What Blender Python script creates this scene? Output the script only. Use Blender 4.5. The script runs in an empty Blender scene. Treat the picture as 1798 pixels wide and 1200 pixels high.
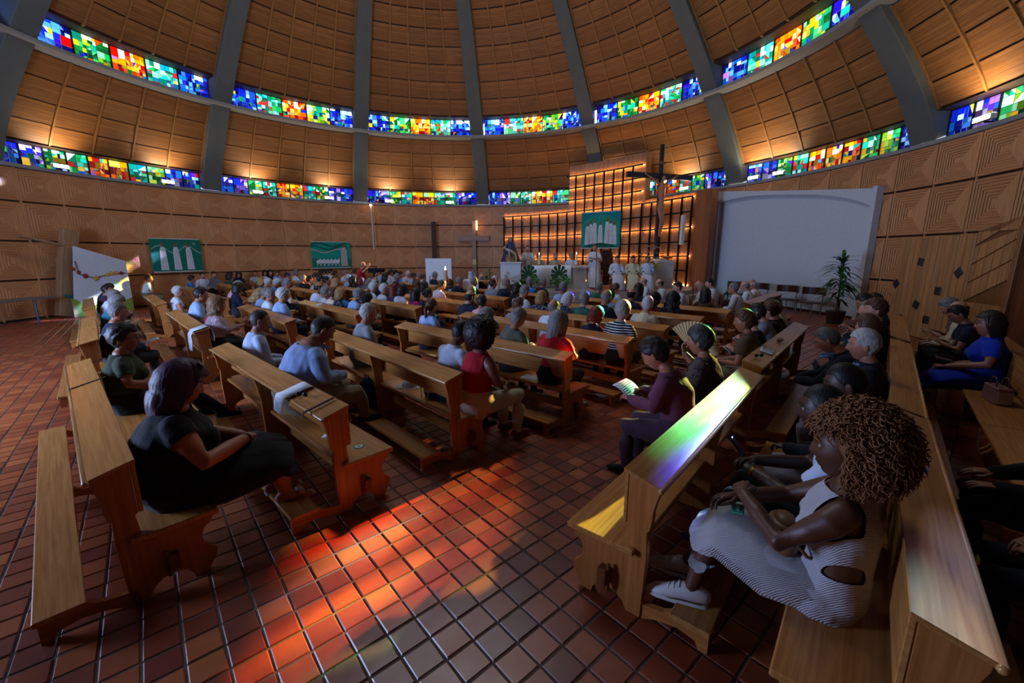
import bpy, bmesh, math, random
import numpy as np
from mathutils import Vector, Matrix, Euler

# ------------------------------------------------------------------ camera
SC = bpy.context.scene
FPX, PITCH, ROLL, CAMH = 735.5, math.radians(11.72), 0.0030, 2.2
CX, CY, RW, ZW = -2.58, 13.25, 14.42, 5.25          # centre, radius and height of the round wall
A0, DA = 2.543, 0.5127                              # angle of the first rib and rib spacing
_up = np.array([-math.sin(ROLL)*math.cos(PITCH), -math.cos(ROLL)*math.cos(PITCH), -math.sin(PITCH)])
_y = np.array([0, 0, 1.0]) - _up*_up[2]; _y /= np.linalg.norm(_y)
_x = np.cross(_y, _up)
CR = np.array([_x, _y, _up])                        # camera (x right, y down, z forward) -> world
CAMP = np.array([0, 0, CAMH])
cam_d = bpy.data.cameras.new('camera'); cam_o = bpy.data.objects.new('camera', cam_d)
SC.collection.objects.link(cam_o)
cam_d.sensor_fit = 'HORIZONTAL'; cam_d.sensor_width = 36.0; cam_d.lens = FPX/1798*36.0
cam_d.clip_start = 0.05; cam_d.clip_end = 300
_m = Matrix.Identity(4)
for i in range(3):
    _m[i][0] = CR[i, 0]; _m[i][1] = -CR[i, 1]; _m[i][2] = -CR[i, 2]; _m[i][3] = CAMP[i]
cam_o.matrix_world = _m
SC.camera = cam_o

# ------------------------------------------------------------------ sky, sun, exposure
SC.view_settings.view_transform = 'Standard'; SC.view_settings.look = 'None'
SC.view_settings.gamma = 1.0; SC.view_settings.use_curve_mapping = False
SC.view_settings.exposure = 0.72
WORLD = bpy.data.worlds.new('sky'); SC.world = WORLD; WORLD.use_nodes = True
_bg = WORLD.node_tree.nodes['Background']
_bg.inputs[0].default_value = (0.62, 0.78, 1.0, 1); _bg.inputs[1].default_value = 0.5
SUN_AZ, SUN_EL = math.radians(46.1), math.radians(17.45)
sun_d = bpy.data.lights.new('sun', 'SUN'); sun_o = bpy.data.objects.new('sun', sun_d)
SC.collection.objects.link(sun_o)
sun_d.energy = 62.0; sun_d.angle = math.radians(0.8); sun_d.color = (1.0, 0.93, 0.82)
_dir = Vector((math.cos(SUN_AZ)*math.cos(SUN_EL), math.sin(SUN_AZ)*math.cos(SUN_EL), math.sin(SUN_EL)))
sun_o.rotation_euler = _dir.to_track_quat('Z', 'Y').to_euler()
sun_o.location = _dir*60
# added fill light under the dome crown, and blue light from an assumed, unseen entrance behind the viewer
fill_d = bpy.data.lights.new('crown_fill', 'AREA'); fill_d.shape = 'DISK'; fill_d.size = 7.0; fill_d.energy = 400.0; fill_d.color = (.80, .89, 1.0)
fill_o = bpy.data.objects.new('crown_fill', fill_d); SC.collection.objects.link(fill_o); fill_o.location = (CX, CY, 14.9)
ent_d = bpy.data.lights.new('assumed_entrance_light', 'AREA'); ent_d.shape = 'RECTANGLE'; ent_d.size = 4.0; ent_d.size_y = 3.4; ent_d.energy = 950.0; ent_d.color = (.42, .58, 1.0)
ent_o = bpy.data.objects.new('assumed_entrance_light', ent_d); SC.collection.objects.link(ent_o)
_ea = math.radians(-128); ent_o.location = (CX+13.9*math.cos(_ea), CY+13.9*math.sin(_ea), 2.6)
ent_o.rotation_euler = Vector((math.cos(_ea), math.sin(_ea), 0)).to_track_quat('Z', 'Y').to_euler()
GLASS_EMIT = 2.0          # glow of the stained glass
LED_EMIT = 48.0
FLOOD_W = 90.0
SC.cycles.use_denoising = True
SC.cycles.max_bounces = 6; SC.cycles.diffuse_bounces = 3; SC.cycles.glossy_bounces = 3
SC.cycles.transparent_max_bounces = 12; SC.cycles.sample_clamp_indirect = 6.0
SC.cycles.caustics_reflective = False; SC.cycles.caustics_refractive = False

random.seed(7); RNG = np.random.default_rng(7)
COL = SC.collection
PI = math.pi

# ------------------------------------------------------------------ view helpers (pixel of the 1798x1200 frame -> place)
def ray(px, py): return CR @ np.array([(px-899)/FPX, (py-600)/FPX, 1.0])
def at(px, py, z):
    d = ray(px, py); return CAMP + d*((z-CAMH)/d[2])
def at_y(px, py, y):
    d = ray(px, py); return CAMP + d*(y/d[1])
def at_r(px, py, r):
    d = ray(px, py); a = d[0]**2+d[1]**2; b = -(d[0]*CX+d[1]*CY); c = CX*CX+CY*CY-r*r
    return CAMP + d*((-b+math.sqrt(b*b-a*c))/a)
def pix(p):
    v = CR.T @ (np.array(p, float)-CAMP); return 899+FPX*v[0]/v[2], 600+FPX*v[1]/v[2], v[2]
def polar(p): return math.hypot(p[0]-CX, p[1]-CY), math.atan2(p[1]-CY, p[0]-CX)
def cyl(r, a, z): return np.array([CX+r*math.cos(a), CY+r*math.sin(a), z])

# ------------------------------------------------------------------ materials
MATS = {}
def hexc(h):
    h = h.lstrip('#'); c = [int(h[i:i+2], 16)/255 for i in (0, 2, 4)]
    return tuple(x/12.92 if x <= .04045 else ((x+.055)/1.055)**2.4 for x in c)
def mat(name):
    m = bpy.data.materials.new(name); m.use_nodes = True
    nt = m.node_tree; b = nt.nodes['Principled BSDF']
    return m, nt, b
def setb(b, **k):
    for n, v in k.items():
        n = n.replace('_', ' ')
        if n in b.inputs: b.inputs[n].default_value = v
def plain(name, col, rough=.6, metal=0.0, spec=.4, bump=0.0, bscale=60):
    key = ('p', name)
    if key in MATS: return MATS[key]
    m, nt, b = mat(name); c = hexc(col) if isinstance(col, str) else col
    setb(b, Roughness=rough, Metallic=metal); b.inputs['Specular IOR Level'].default_value = spec
    tc = nt.nodes.new('ShaderNodeTexCoord'); nz = nt.nodes.new('ShaderNodeTexNoise'); nz.inputs['Scale'].default_value = bscale*.3
    mx = nt.nodes.new('ShaderNodeMixRGB'); mx.blend_type = 'MULTIPLY'
    mx.inputs[1].default_value = (*c, 1); rp = nt.nodes.new('ShaderNodeValToRGB')
    rp.color_ramp.elements[0].color = (.82, .82, .82, 1); rp.color_ramp.elements[1].color = (1.08, 1.08, 1.08, 1)
    nt.links.new(tc.outputs['Object'], nz.inputs['Vector']); nt.links.new(nz.outputs['Fac'], rp.inputs[0])
    nt.links.new(rp.outputs[0], mx.inputs[2]); mx.inputs[0].default_value = 1
    nt.links.new(mx.outputs[0], b.inputs['Base Color'])
    if bump:
        n2 = nt.nodes.new('ShaderNodeTexNoise'); n2.inputs['Scale'].default_value = bscale; n2.inputs['Detail'].default_value = 4
        bp = nt.nodes.new('ShaderNodeBump'); bp.inputs['Strength'].default_value = bump; bp.inputs['Distance'].default_value = .01
        nt.links.new(tc.outputs['Object'], n2.inputs['Vector']); nt.links.new(n2.outputs['Fac'], bp.inputs['Height'])
        nt.links.new(bp.outputs[0], b.inputs['Normal'])
    MATS[key] = m; return m
def wood(name, dark, light, axis='X', rough=.36, scale=1.0, rnd=.25, lines=0, laxis='Z', spec=.45):
    """grain along the object's axis; lines: fine board joints every 1/lines metres across laxis"""
    key = ('w', name)
    if key in MATS: return MATS[key]
    m, nt, b = mat(name); setb(b, Roughness=rough); b.inputs['Specular IOR Level'].default_value = spec
    N = nt.nodes.new; L = nt.links.new
    tc = N('ShaderNodeTexCoord'); mp = N('ShaderNodeMapping'); oi = N('ShaderNodeObjectInfo')
    s = {'X': (1.0, 26, 26), 'Y': (26, 1.0, 26), 'Z': (26, 26, 1.0)}[axis]
    mp.inputs['Scale'].default_value = [v*scale for v in s]
    cmb = N('ShaderNodeVectorMath'); cmb.operation = 'ADD'
    sc = N('ShaderNodeVectorMath'); sc.operation = 'SCALE'; sc.inputs['Scale'].default_value = 37.0
    cxyz = N('ShaderNodeCombineXYZ')
    for i in range(3): L(oi.outputs['Random'], cxyz.inputs[i])
    L(cxyz.outputs[0], sc.inputs[0]); L(tc.outputs['Object'], cmb.inputs[0]); L(sc.outputs[0], cmb.inputs[1])
    L(cmb.outputs[0], mp.inputs['Vector'])
    nz = N('ShaderNodeTexNoise'); nz.inputs['Scale'].default_value = 1.6; nz.inputs['Detail'].default_value = 7; nz.inputs['Distortion'].default_value = .6
    L(mp.outputs[0], nz.inputs['Vector'])
    rp = N('ShaderNodeValToRGB'); rp.color_ramp.elements[0].position = .25; rp.color_ramp.elements[1].position = .75
    rp.color_ramp.elements[0].color = (*hexc(dark), 1); rp.color_ramp.elements[1].color = (*hexc(light), 1)
    L(nz.outputs['Fac'], rp.inputs[0])
    hsv = N('ShaderNodeHueSaturation'); mr = N('ShaderNodeMapRange')
    mr.inputs['To Min'].default_value = 1-rnd; mr.inputs['To Max'].default_value = 1+rnd*.6
    L(oi.outputs['Random'], mr.inputs['Value']); L(mr.outputs[0], hsv.inputs['Value']); L(rp.outputs[0], hsv.inputs['Color'])
    col = hsv.outputs[0]
    bp = N('ShaderNodeBump'); bp.inputs['Strength'].default_value = .12; bp.inputs['Distance'].default_value = .004
    hgt = nz.outputs['Fac']
    if lines:
        sx = N('ShaderNodeSeparateXYZ'); L(tc.outputs['Object'], sx.inputs[0])
        mu = N('ShaderNodeMath'); mu.operation = 'MULTIPLY'; mu.inputs[1].default_value = lines; L(sx.outputs[laxis], mu.inputs[0])
        fr = N('ShaderNodeMath'); fr.operation = 'FRACT'; L(mu.outputs[0], fr.inputs[0])
        fl = N('ShaderNodeMath'); fl.operation = 'FLOOR'; L(mu.outputs[0], fl.inputs[0])
        wn = N('ShaderNodeTexWhiteNoise'); wn.noise_dimensions = '1D'; L(fl.outputs[0], wn.inputs['W'])
        m2 = N('ShaderNodeMapRange'); m2.inputs['To Min'].default_value = .84; m2.inputs['To Max'].default_value = 1.12; L(wn.outputs['Value'], m2.inputs['Value'])
        gp = N('ShaderNodeMath'); gp.operation = 'GREATER_THAN'; gp.inputs[1].default_value = .07; L(fr.outputs[0], gp.inputs[0])
        m3 = N('ShaderNodeMapRange'); m3.inputs['To Min'].default_value = .42; L(gp.outputs[0], m3.inputs['Value'])
        mm = N('ShaderNodeMath'); mm.operation = 'MULTIPLY'; L(m2.outputs[0], mm.inputs[0]); L(m3.outputs[0], mm.inputs[1])
        vs = N('ShaderNodeVectorMath'); vs.operation = 'SCALE'; L(col, vs.inputs[0]); L(mm.outputs[0], vs.inputs['Scale'])
        col = vs.outputs[0]
        ad = N('ShaderNodeMath'); ad.operation = 'ADD'; L(gp.outputs[0], ad.inputs[0]); L(nz.outputs['Fac'], ad.inputs[1]); hgt = ad.outputs[0]
        bp.inputs['Strength'].default_value = .4
    L(col, b.inputs['Base Color']); L(hgt, bp.inputs['Height']); L(bp.outputs[0], b.inputs['Normal'])
    MATS[key] = m; return m
def emit(name, col, strength):
    key = ('e', name)
    if key in MATS: return MATS[key]
    m, nt, b = mat(name); c = hexc(col) if isinstance(col, str) else col
    setb(b, Base_Color=(*c, 1), Emission_Color=(*c, 1), Emission_Strength=strength)
    MATS[key] = m; return m
def cloth(col, kind='plain'):
    key = ('c', col, kind)
    if key in MATS: return MATS[key]
    m, nt, b = mat('cloth_%s_%s' % (kind, col)); c = hexc(col); N = nt.nodes.new; L = nt.links.new
    setb(b, Roughness=.85); b.inputs['Specular IOR Level'].default_value = .2; b.inputs['Sheen Weight'].default_value = .08
    tc = N('ShaderNodeTexCoord'); src = None
    if kind == 'stripe':
        wv = N('ShaderNodeTexWave'); wv.bands_direction = 'Z'; wv.inputs['Scale'].default_value = 9.5
        L(tc.outputs['Object'], wv.inputs['Vector']); rp = N('ShaderNodeValToRGB'); rp.color_ramp.interpolation = 'CONSTANT'
        rp.color_ramp.elements[0].color = (*c, 1); rp.color_ramp.elements[1].color = (.62, .72, .74, 1); rp.color_ramp.elements[1].position = .80
        L(wv.outputs['Fac'], rp.inputs[0]); src = rp.outputs[0]
    elif kind in ('floral', 'dots', 'leopard'):
        vo = N('ShaderNodeTexVoronoi'); vo.inputs['Scale'].default_value = {'floral': 17, 'dots': 42, 'leopard': 34}[kind]
        L(tc.outputs['Object'], vo.inputs['Vector']); rp = N('ShaderNodeValToRGB')
        if kind == 'floral':
            rp.color_ramp.interpolation = 'CONSTANT'; rp.color_ramp.elements[0].color = (.62, .58, .56, 1); rp.color_ramp.elements[1].color = (*c, 1); rp.color_ramp.elements[1].position = .42
            e = rp.color_ramp.elements.new(.28); e.color = (.30, .14, .16, 1)
        elif kind == 'dots':
            rp.color_ramp.elements[0].color = (.7, .75, .78, 1); rp.color_ramp.elements[1].color = (*c, 1); rp.color_ramp.elements[0].position = .22; rp.color_ramp.elements[1].position = .3
        else:
            rp.color_ramp.elements[0].color = (.012, .01, .01, 1); rp.color_ramp.elements[1].color = (*c, 1); rp.color_ramp.elements[0].position = .25; rp.color_ramp.elements[1].position = .38
        L(vo.outputs['Distance'], rp.inputs[0]); src = rp.outputs[0]
    else:
        nz = N('ShaderNodeTexNoise'); nz.inputs['Scale'].default_value = 7; nz.inputs['Detail'].default_value = 3; L(tc.outputs['Object'], nz.inputs['Vector'])
        rp = N('ShaderNodeValToRGB'); rp.color_ramp.elements[0].color = tuple(x*.8 for x in c)+(1,); rp.color_ramp.elements[1].color = tuple(min(1, x*1.12) for x in c)+(1,)
        L(nz.outputs['Fac'], rp.inputs[0]); src = rp.outputs[0]
    L(src, b.inputs['Base Color'])
    nb = N('ShaderNodeTexNoise'); nb.inputs['Scale'].default_value = 14; nb.inputs['Detail'].default_value = 3; L(tc.outputs['Object'], nb.inputs['Vector'])
    bp = N('ShaderNodeBump'); bp.inputs['Strength'].default_value = .5; bp.inputs['Distance'].default_value = .02
    h = nb.outputs['Fac']
    if kind == 'rib':
        wv = N('ShaderNodeTexWave'); wv.bands_direction = 'DIAGONAL'; wv.inputs['Scale'].default_value = 52; wv.inputs['Distortion'].default_value = 4.0
        wv.inputs['Detail Scale'].default_value = .6
        L(tc.outputs['Object'], wv.inputs['Vector']); h = wv.outputs['Fac']; bp.inputs['Distance'].default_value = .006; bp.inputs['Strength'].default_value = .55
    L(h, bp.inputs['Height']); L(bp.outputs[0], b.inputs['Normal'])
    MATS[key] = m; return m
def skin(col):
    key = ('s', col)
    if key in MATS: return MATS[key]
    m, nt, b = mat('skin_'+col); c = hexc(col); N = nt.nodes.new; L = nt.links.new
    setb(b, Roughness=.48); b.inputs['Subsurface Weight'].default_value = 0.0
    tc = N('ShaderNodeTexCoord'); nz = N('ShaderNodeTexNoise'); nz.inputs['Scale'].default_value = 22; nz.inputs['Detail'].default_value = 4
    L(tc.outputs['Object'], nz.inputs['Vector']); rp = N('ShaderNodeValToRGB')
    rp.color_ramp.elements[0].color = (c[0]*.85, c[1]*.72, c[2]*.68, 1); rp.color_ramp.elements[1].color = (min(1, c[0]*1.1), min(1, c[1]*1.1), min(1, c[2]*1.1), 1)
    L(nz.outputs['Fac'], rp.inputs[0]); L(rp.outputs[0], b.inputs['Base Color'])
    MATS[key] = m; return m
def hairm(col, rough=.5):
    key = ('h', col)
    if key in MATS: return MATS[key]
    m, nt, b = mat('hair_'+col); c = hexc(col); N = nt.nodes.new; L = nt.links.new
    setb(b, Roughness=rough); b.inputs['Specular IOR Level'].default_value = .35
    tc = N('ShaderNodeTexCoord'); mp = N('ShaderNodeMapping'); mp.inputs['Scale'].default_value = (55, 55, 7)
    nz = N('ShaderNodeTexNoise'); nz.inputs['Scale'].default_value = 1.5; nz.inputs['Detail'].default_value = 5
    L(tc.outputs['Object'], mp.inputs[0]); L(mp.outputs[0], nz.inputs['Vector']); rp = N('ShaderNodeValToRGB')
    rp.color_ramp.elements[0].position = .3; rp.color_ramp.elements[1].position = .75
    rp.color_ramp.elements[0].color = tuple(x*.5 for x in c)+(1,); rp.color_ramp.elements[1].color = tuple(min(1, x*1.25) for x in c)+(1,)
    L(nz.outputs['Fac'], rp.inputs[0]); L(rp.outputs[0], b.inputs['Base Color'])
    bp = N('ShaderNodeBump'); bp.inputs['Strength'].default_value = .7; bp.inputs['Distance'].default_value = .006
    L(nz.outputs['Fac'], bp.inputs['Height']); L(bp.outputs[0], b.inputs['Normal'])
    MATS[key] = m; return m
def glassm(col):
    key = ('g', col)
    if key in MATS: return MATS[key]
    m = bpy.data.materials.new('stained_glass_'+col); m.use_nodes = True; nt = m.node_tree; nt.nodes.clear()
    c = tuple(v**1.2 for v in hexc(col)); N = nt.nodes.new; L = nt.links.new
    out = N('ShaderNodeOutputMaterial'); tr = N('ShaderNodeBsdfTransparent'); em = N('ShaderNodeEmission'); ad = N('ShaderNodeAddShader')
    gl = N('ShaderNodeBsdfGlossy'); gl.inputs['Roughness'].default_value = .12; mx = N('ShaderNodeMixShader'); mx.inputs[0].default_value = .04
    tc = N('ShaderNodeTexCoord'); nz = N('ShaderNodeTexNoise'); nz.inputs['Scale'].default_value = 9; nz.inputs['Detail'].default_value = 3
    L(tc.outputs['Object'], nz.inputs['Vector']); mr = N('ShaderNodeMapRange'); mr.inputs['To Min'].default_value = .7; mr.inputs['To Max'].default_value = 1.3
    L(nz.outputs['Fac'], mr.inputs['Value'])
    tr.inputs[0].default_value = (*c, 1); em.inputs[0].default_value = (*c, 1)
    mu = N('ShaderNodeMath'); mu.operation = 'MULTIPLY'; mu.inputs[1].default_value = GLASS_EMIT; L(mr.outputs[0], mu.inputs[0]); L(mu.outputs[0], em.inputs[1])
    L(tr.outputs[0], ad.inputs[0]); L(em.outputs[0], ad.inputs[1]); L(ad.outputs[0], mx.inputs[1]); L(gl.outputs[0], mx.inputs[2]); L(mx.outputs[0], out.inputs[0])
    MATS[key] = m; return m

# ------------------------------------------------------------------ mesh helpers
class MB:
    def __init__(s): s.v = []; s.f = []; s.mi = []; s.n = 0; s.cur = 0
    def add(s, V, Fs, mi=None):
        V = np.asarray(V, float).reshape(-1, 3); s.v.append(V); o = s.n
        for f in Fs: s.f.append(tuple(i+o for i in f)); s.mi.append(s.cur if mi is None else mi)
        s.n += len(V); return s
    def box(s, x0, x1, y0, y1, z0, z1, M=None, mi=None):
        V = np.array([(x, y, z) for z in (z0, z1) for y in (y0, y1) for x in (x0, x1)], float)
        if M is not None: V = xf(M, V)
        return s.add(V, [(0, 2, 3, 1), (4, 5, 7, 6), (0, 1, 5, 4), (2, 6, 7, 3), (0, 4, 6, 2), (1, 3, 7, 5)], mi)
    def prism(s, poly, a, b, axis='X', M=None, mi=None, poly2=None):
        """polygon extruded along an axis; poly in the two other axes (Y,Z / X,Z / X,Y)"""
        n = len(poly); Q = poly2 or poly
        def P(p, t): return {'X': (t, p[0], p[1]), 'Y': (p[0], t, p[1]), 'Z': (p[0], p[1], t)}[axis]
        V = np.array([P(p, a) for p in poly]+[P(p, b) for p in Q], float)
        if M is not None: V = xf(M, V)
        Fs = [tuple(range(n)), tuple(range(2*n-1, n-1, -1))]+[(i, i+n, (i+1) % n+n, (i+1) % n) for i in range(n)]
        return s.add(V, Fs, mi)
    def tube(s, P, r, seg=8, mi=None, cap=True, r2=None):
        V, Fs = loft(P, r, r if r2 is None else r2, seg, cap); return s.add(V, Fs, mi)
    def lathe(s, prof, seg=20, c=(0, 0, 0), mi=None, M=None, a0=0, a1=2*PI):
        full = abs(a1-a0-2*PI) < 1e-6; n = seg if full else seg+1
        V = [(c[0]+r*math.cos(a0+(a1-a0)*i/seg), c[1]+r*math.sin(a0+(a1-a0)*i/seg), c[2]+z) for r, z in prof for i in range(n)]
        Fs = []
        for j in range(len(prof)-1):
            for i in range(seg):
                k = (i+1) % n; Fs.append((j*n+i, j*n+k, (j+1)*n+k, (j+1)*n+i))
        V = np.array(V, float)
        if M is not None: V = xf(M, V)
        return s.add(V, Fs, mi)
    def ell(s, c, r, seg=12, rings=8, mi=None, M=None):
        V = []; Fs = []
        for j in range(rings+1):
            t = PI*j/rings
            for i in range(seg):
                a = 2*PI*i/seg; V.append((math.sin(t)*math.cos(a)*r[0], math.sin(t)*math.sin(a)*r[1], math.cos(t)*r[2]))
        V = np.array(V)
        if M is not None: V = xf(M, V)
        V = V+np.array(c)
        for j in range(rings):
            for i in range(seg):
                k = (i+1) % seg; Fs.append((j*seg+i, (j+1)*seg+i, (j+1)*seg+k, j*seg+k))
        return s.add(V, Fs, mi)
    def mesh(s, name, mats, smooth=False, bevel=0):
        V = np.concatenate(s.v) if s.v else np.zeros((0, 3))
        me = bpy.data.meshes.new(name); me.from_pydata(V.tolist(), [], s.f)
        for m in (mats if isinstance(mats, (list, tuple)) else [mats]): me.materials.append(m)
        if me.polygons:
            if any(s.mi): me.polygons.foreach_set('material_index', s.mi)
            if bevel or smooth == 'clean':
                bm = bmesh.new(); bm.from_mesh(me); bmesh.ops.recalc_face_normals(bm, faces=bm.faces)
                if bevel:
                    ed = [e for e in bm.edges if len(e.link_faces) == 2 and e.calc_face_angle(0) > .6]
                    bmesh.ops.bevel(bm, geom=ed, offset=bevel, segments=1, profile=.5, affect='EDGES', clamp_overlap=True)
                bm.to_mesh(me); bm.free()
            else:
                bm = bmesh.new(); bm.from_mesh(me); bmesh.ops.recalc_face_normals(bm, faces=bm.faces); bm.to_mesh(me); bm.free()
            if smooth: me.polygons.foreach_set('use_smooth', [True]*len(me.polygons))
        me.update(); return me
    def obj(s, name, mats, parent=None, smooth=False, bevel=0):
        return ob(name, s.mesh(name, mats, smooth, bevel), parent)
def xf(M, V):
    M = np.array(M); V = np.asarray(V, float); return V @ M[:3, :3].T + M[:3, 3]
def loft(P, RX, RY=None, seg=12, caps=True, ref=None):
    P = np.asarray(P, float); n = len(P)
    RX = np.broadcast_to(np.asarray(RX, float), (n,)); RY = RX if RY is None else np.broadcast_to(np.asarray(RY, float), (n,))
    T = np.zeros_like(P); T[1:-1] = P[2:]-P[:-2]; T[0] = P[1]-P[0]; T[-1] = P[-1]-P[-2]
    T /= np.linalg.norm(T, axis=1, keepdims=True)+1e-12
    ref = np.array(ref if ref is not None else ((0, 1, 0) if abs(T[0, 1]) < .9 else (0, 0, 1)), float)
    rings = []
    def ring(c, t, a, b):
        A = np.cross(t, ref); na = np.linalg.norm(A)
        if na < 1e-4: A = np.cross(t, (1, 0, 0.01)); na = np.linalg.norm(A)
        A /= na; B = np.cross(A, t); an = np.arange(seg)*2*PI/seg
        return c+np.outer(np.cos(an)*a, A)+np.outer(np.sin(an)*b, B)
    if caps:
        for q, k in ((.92, .4), (.55, .84)): rings.append(ring(P[0]-T[0]*min(RX[0], RY[0])*q, T[0], RX[0]*k, RY[0]*k))
    for i in range(n): rings.append(ring(P[i], T[i], RX[i], RY[i]))
    if caps:
        for q, k in ((.55, .84), (.92, .4)): rings.append(ring(P[-1]+T[-1]*min(RX[-1], RY[-1])*q, T[-1], RX[-1]*k, RY[-1]*k))
    m = len(rings); V = np.concatenate(rings); Fs = []
    for j in range(m-1):
        for i in range(seg):
            k = (i+1) % seg; Fs.append((j*seg+i, j*seg+k, (j+1)*seg+k, (j+1)*seg+i))
    if caps:
        Fs.append(tuple(range(seg-1, -1, -1))); Fs.append(tuple((m-1)*seg+i for i in range(seg)))
    return V, Fs
def ob(name, me, parent=None, M=None):
    o = bpy.data.objects.new(name, me); COL.objects.link(o)
    if parent is not None: o.parent = parent
    if M is not None: o.matrix_basis = Matrix(M)
    return o
def tag(o, label=None, cat=None, group=None, kind=None):
    if label: o['label'] = label
    if cat: o['category'] = cat
    if group: o['group'] = group
    if kind: o['kind'] = kind
    return o
def empty(name, M=None, **k):
    o = bpy.data.objects.new(name, None); COL.objects.link(o); o.empty_display_size = .1
    if M is not None: o.matrix_basis = Matrix(M)
    return tag(o, **k)
def copy_tree(o, parent=None):
    c = o.copy(); COL.objects.link(c); c.parent = parent
    for ch in list(o.children): copy_tree(ch, c)
    return c
def TR(x, y, z=0, rz=0, s=1.0):
    return np.array(Matrix.Translation((x, y, z)) @ Matrix.Rotation(rz, 4, 'Z') @ Matrix.Scale(s, 4))
def setmat(o, m, i=0):
    o.material_slots[i].link = 'OBJECT'; o.material_slots[i].material = m
# ------------------------------------------------------------------ palette of surfaces
W_PEW = wood('pew_wood', '#9a602e', '#c4884a', 'X', .27, 1.0, .10, spec=.5)
W_PEWZ = wood('pew_wood_upright', '#935426', '#bd7a40', 'Z', .3, 1.0, .10, spec=.5)
W_PEWY = wood('pew_wood_cross', '#935426', '#bd7a40', 'Y', .3, 1.0, .10, spec=.5)
W_WALLH = wood('wall_wood_horizontal', '#a26a40', '#cb8c5a', 'X', .5, 1.3, .10)  # toned darker than the vertical boards: differing grain reflection put into the colour
W_WALLV = wood('wall_wood_vertical', '#ab7449', '#d69c69', 'Z', .5, 1.3, .10)
W_WALLB = wood('wall_wood_batten', '#a86f46', '#d09a68', 'Z', .5, 1.3, .05)
W_GROOVE = wood('wall_groove', '#3a2010', '#54301a', 'X', .6)
W_DOME = wood('dome_boards', '#7d4c22', '#a9703a', 'X', .5, 1.0, .13, lines=9.0, laxis='Z')
W_BATT = wood('dome_batten_wood', '#855326', '#b07a40', 'Z', .5, 1.0, .08)
W_DARK = wood('dark_backing_wood', '#2d190c', '#4a2b15', 'Z', .7)
CONC = plain('rib_concrete', '#5f625c', .85, bump=.35, bscale=9)
LEDGE = plain('ledge_paint', '#8d8b86', .7)
PLASTER = plain('white_plaster', '#c3cad2', .75)
LEAD = plain('lead_came', '#0c0d10', .6)
BLACKM = plain('black_metal', '#0d0d0f', .45, .6)
MARBLE = plain('pale_marble', '#c9c2bd', .35, bump=.02, bscale=14)
WHITEC = cloth('#dfe1e6')

# ------------------------------------------------------------------ floor
TX, TY, TTH, TS = -1.3763, 2.2409, 0.7160, 0.1823
tile_m, _nt, _b = mat('terracotta_tile')
def _tile_nodes(nt, b):
    N = nt.nodes.new; L = nt.links.new
    tc = N('ShaderNodeNewGeometry'); oi = N('ShaderNodeObjectInfo'); atn = N('ShaderNodeAttribute'); atn.attribute_name = 'tone'
    ad = N('ShaderNodeMath'); ad.operation = 'ADD'; L(oi.outputs['Random'], ad.inputs[0]); L(atn.outputs['Fac'], ad.inputs[1])
    fr = N('ShaderNodeMath'); fr.operation = 'FRACT'; L(ad.outputs[0], fr.inputs[0])
    rp = N('ShaderNodeValToRGB'); e = rp.color_ramp.elements
    e[0].color = (*hexc('#6d3020'), 1); e[1].color = (*hexc('#a55a32'), 1); x = e.new(.5); x.color = (*hexc('#8a3f26'), 1)
    L(fr.outputs[0], rp.inputs[0])
    nz = N('ShaderNodeTexNoise'); nz.inputs['Scale'].default_value = 14; nz.inputs['Detail'].default_value = 5; L(tc.outputs['Position'], nz.inputs['Vector'])
    r2 = N('ShaderNodeValToRGB'); r2.color_ramp.elements[0].color = (.72, .68, .66, 1); r2.color_ramp.elements[1].color = (1.15, 1.12, 1.1, 1); L(nz.outputs['Fac'], r2.inputs[0])
    mx = N('ShaderNodeMixRGB'); mx.blend_type = 'MULTIPLY'; mx.inputs[0].default_value = 1; L(rp.outputs[0], mx.inputs[1]); L(r2.outputs[0], mx.inputs[2])
    L(mx.outputs[0], b.inputs['Base Color'])
    n3 = N('ShaderNodeTexNoise'); n3.inputs['Scale'].default_value = 5; n3.inputs['Detail'].default_value = 4; L(tc.outputs['Position'], n3.inputs['Vector'])
    mr = N('ShaderNodeMapRange'); mr.inputs['To Min'].default_value = .24; mr.inputs['To Max'].default_value = .44; L(n3.outputs['Fac'], mr.inputs['Value']); L(mr.outputs[0], b.inputs['Roughness'])
    bp = N('ShaderNodeBump'); bp.inputs['Strength'].default_value = .25; bp.inputs['Distance'].default_value = .01; L(n3.outputs['Fac'], bp.inputs['Height']); L(bp.outputs[0], b.inputs['Normal'])
    b.inputs['Specular IOR Level'].default_value = .5
_tile_nodes(_nt, _b)
GROUT = plain('grout', '#5c534c', .95, bump=.3, bscale=40)
fm = MB(); fm.lathe([(0.01, -.25), (RW+.5, -.25), (RW+.5, 0), (0.01, 0)], 96, (CX, CY, 0))
floor = tag(fm.obj('floor', GROUT), 'terracotta tile floor of the round church hall', kind='structure')
tc_, ts_ = math.cos(TTH), math.sin(TTH)
def tile_xy(u, v): return TX+TS*(tc_*v+ts_*u), TY+TS*(ts_*v-tc_*u)
hs = TS/2-.006; hb = hs-.006
_tv = np.array([(-hs, -hs, 0), (hs, -hs, 0), (hs, hs, 0), (-hs, hs, 0), (-hb, -hb, .006), (hb, -hb, .006), (hb, hb, .006), (-hb, hb, .006)])
_tf = [(4, 5, 6, 7), (0, 1, 5, 4), (1, 2, 6, 5), (2, 3, 7, 6), (3, 0, 4, 7)]
rotm = np.array(Matrix.Rotation(TTH, 3, 'Z')); _tvr = _tv @ rotm.T
cells = []
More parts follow.
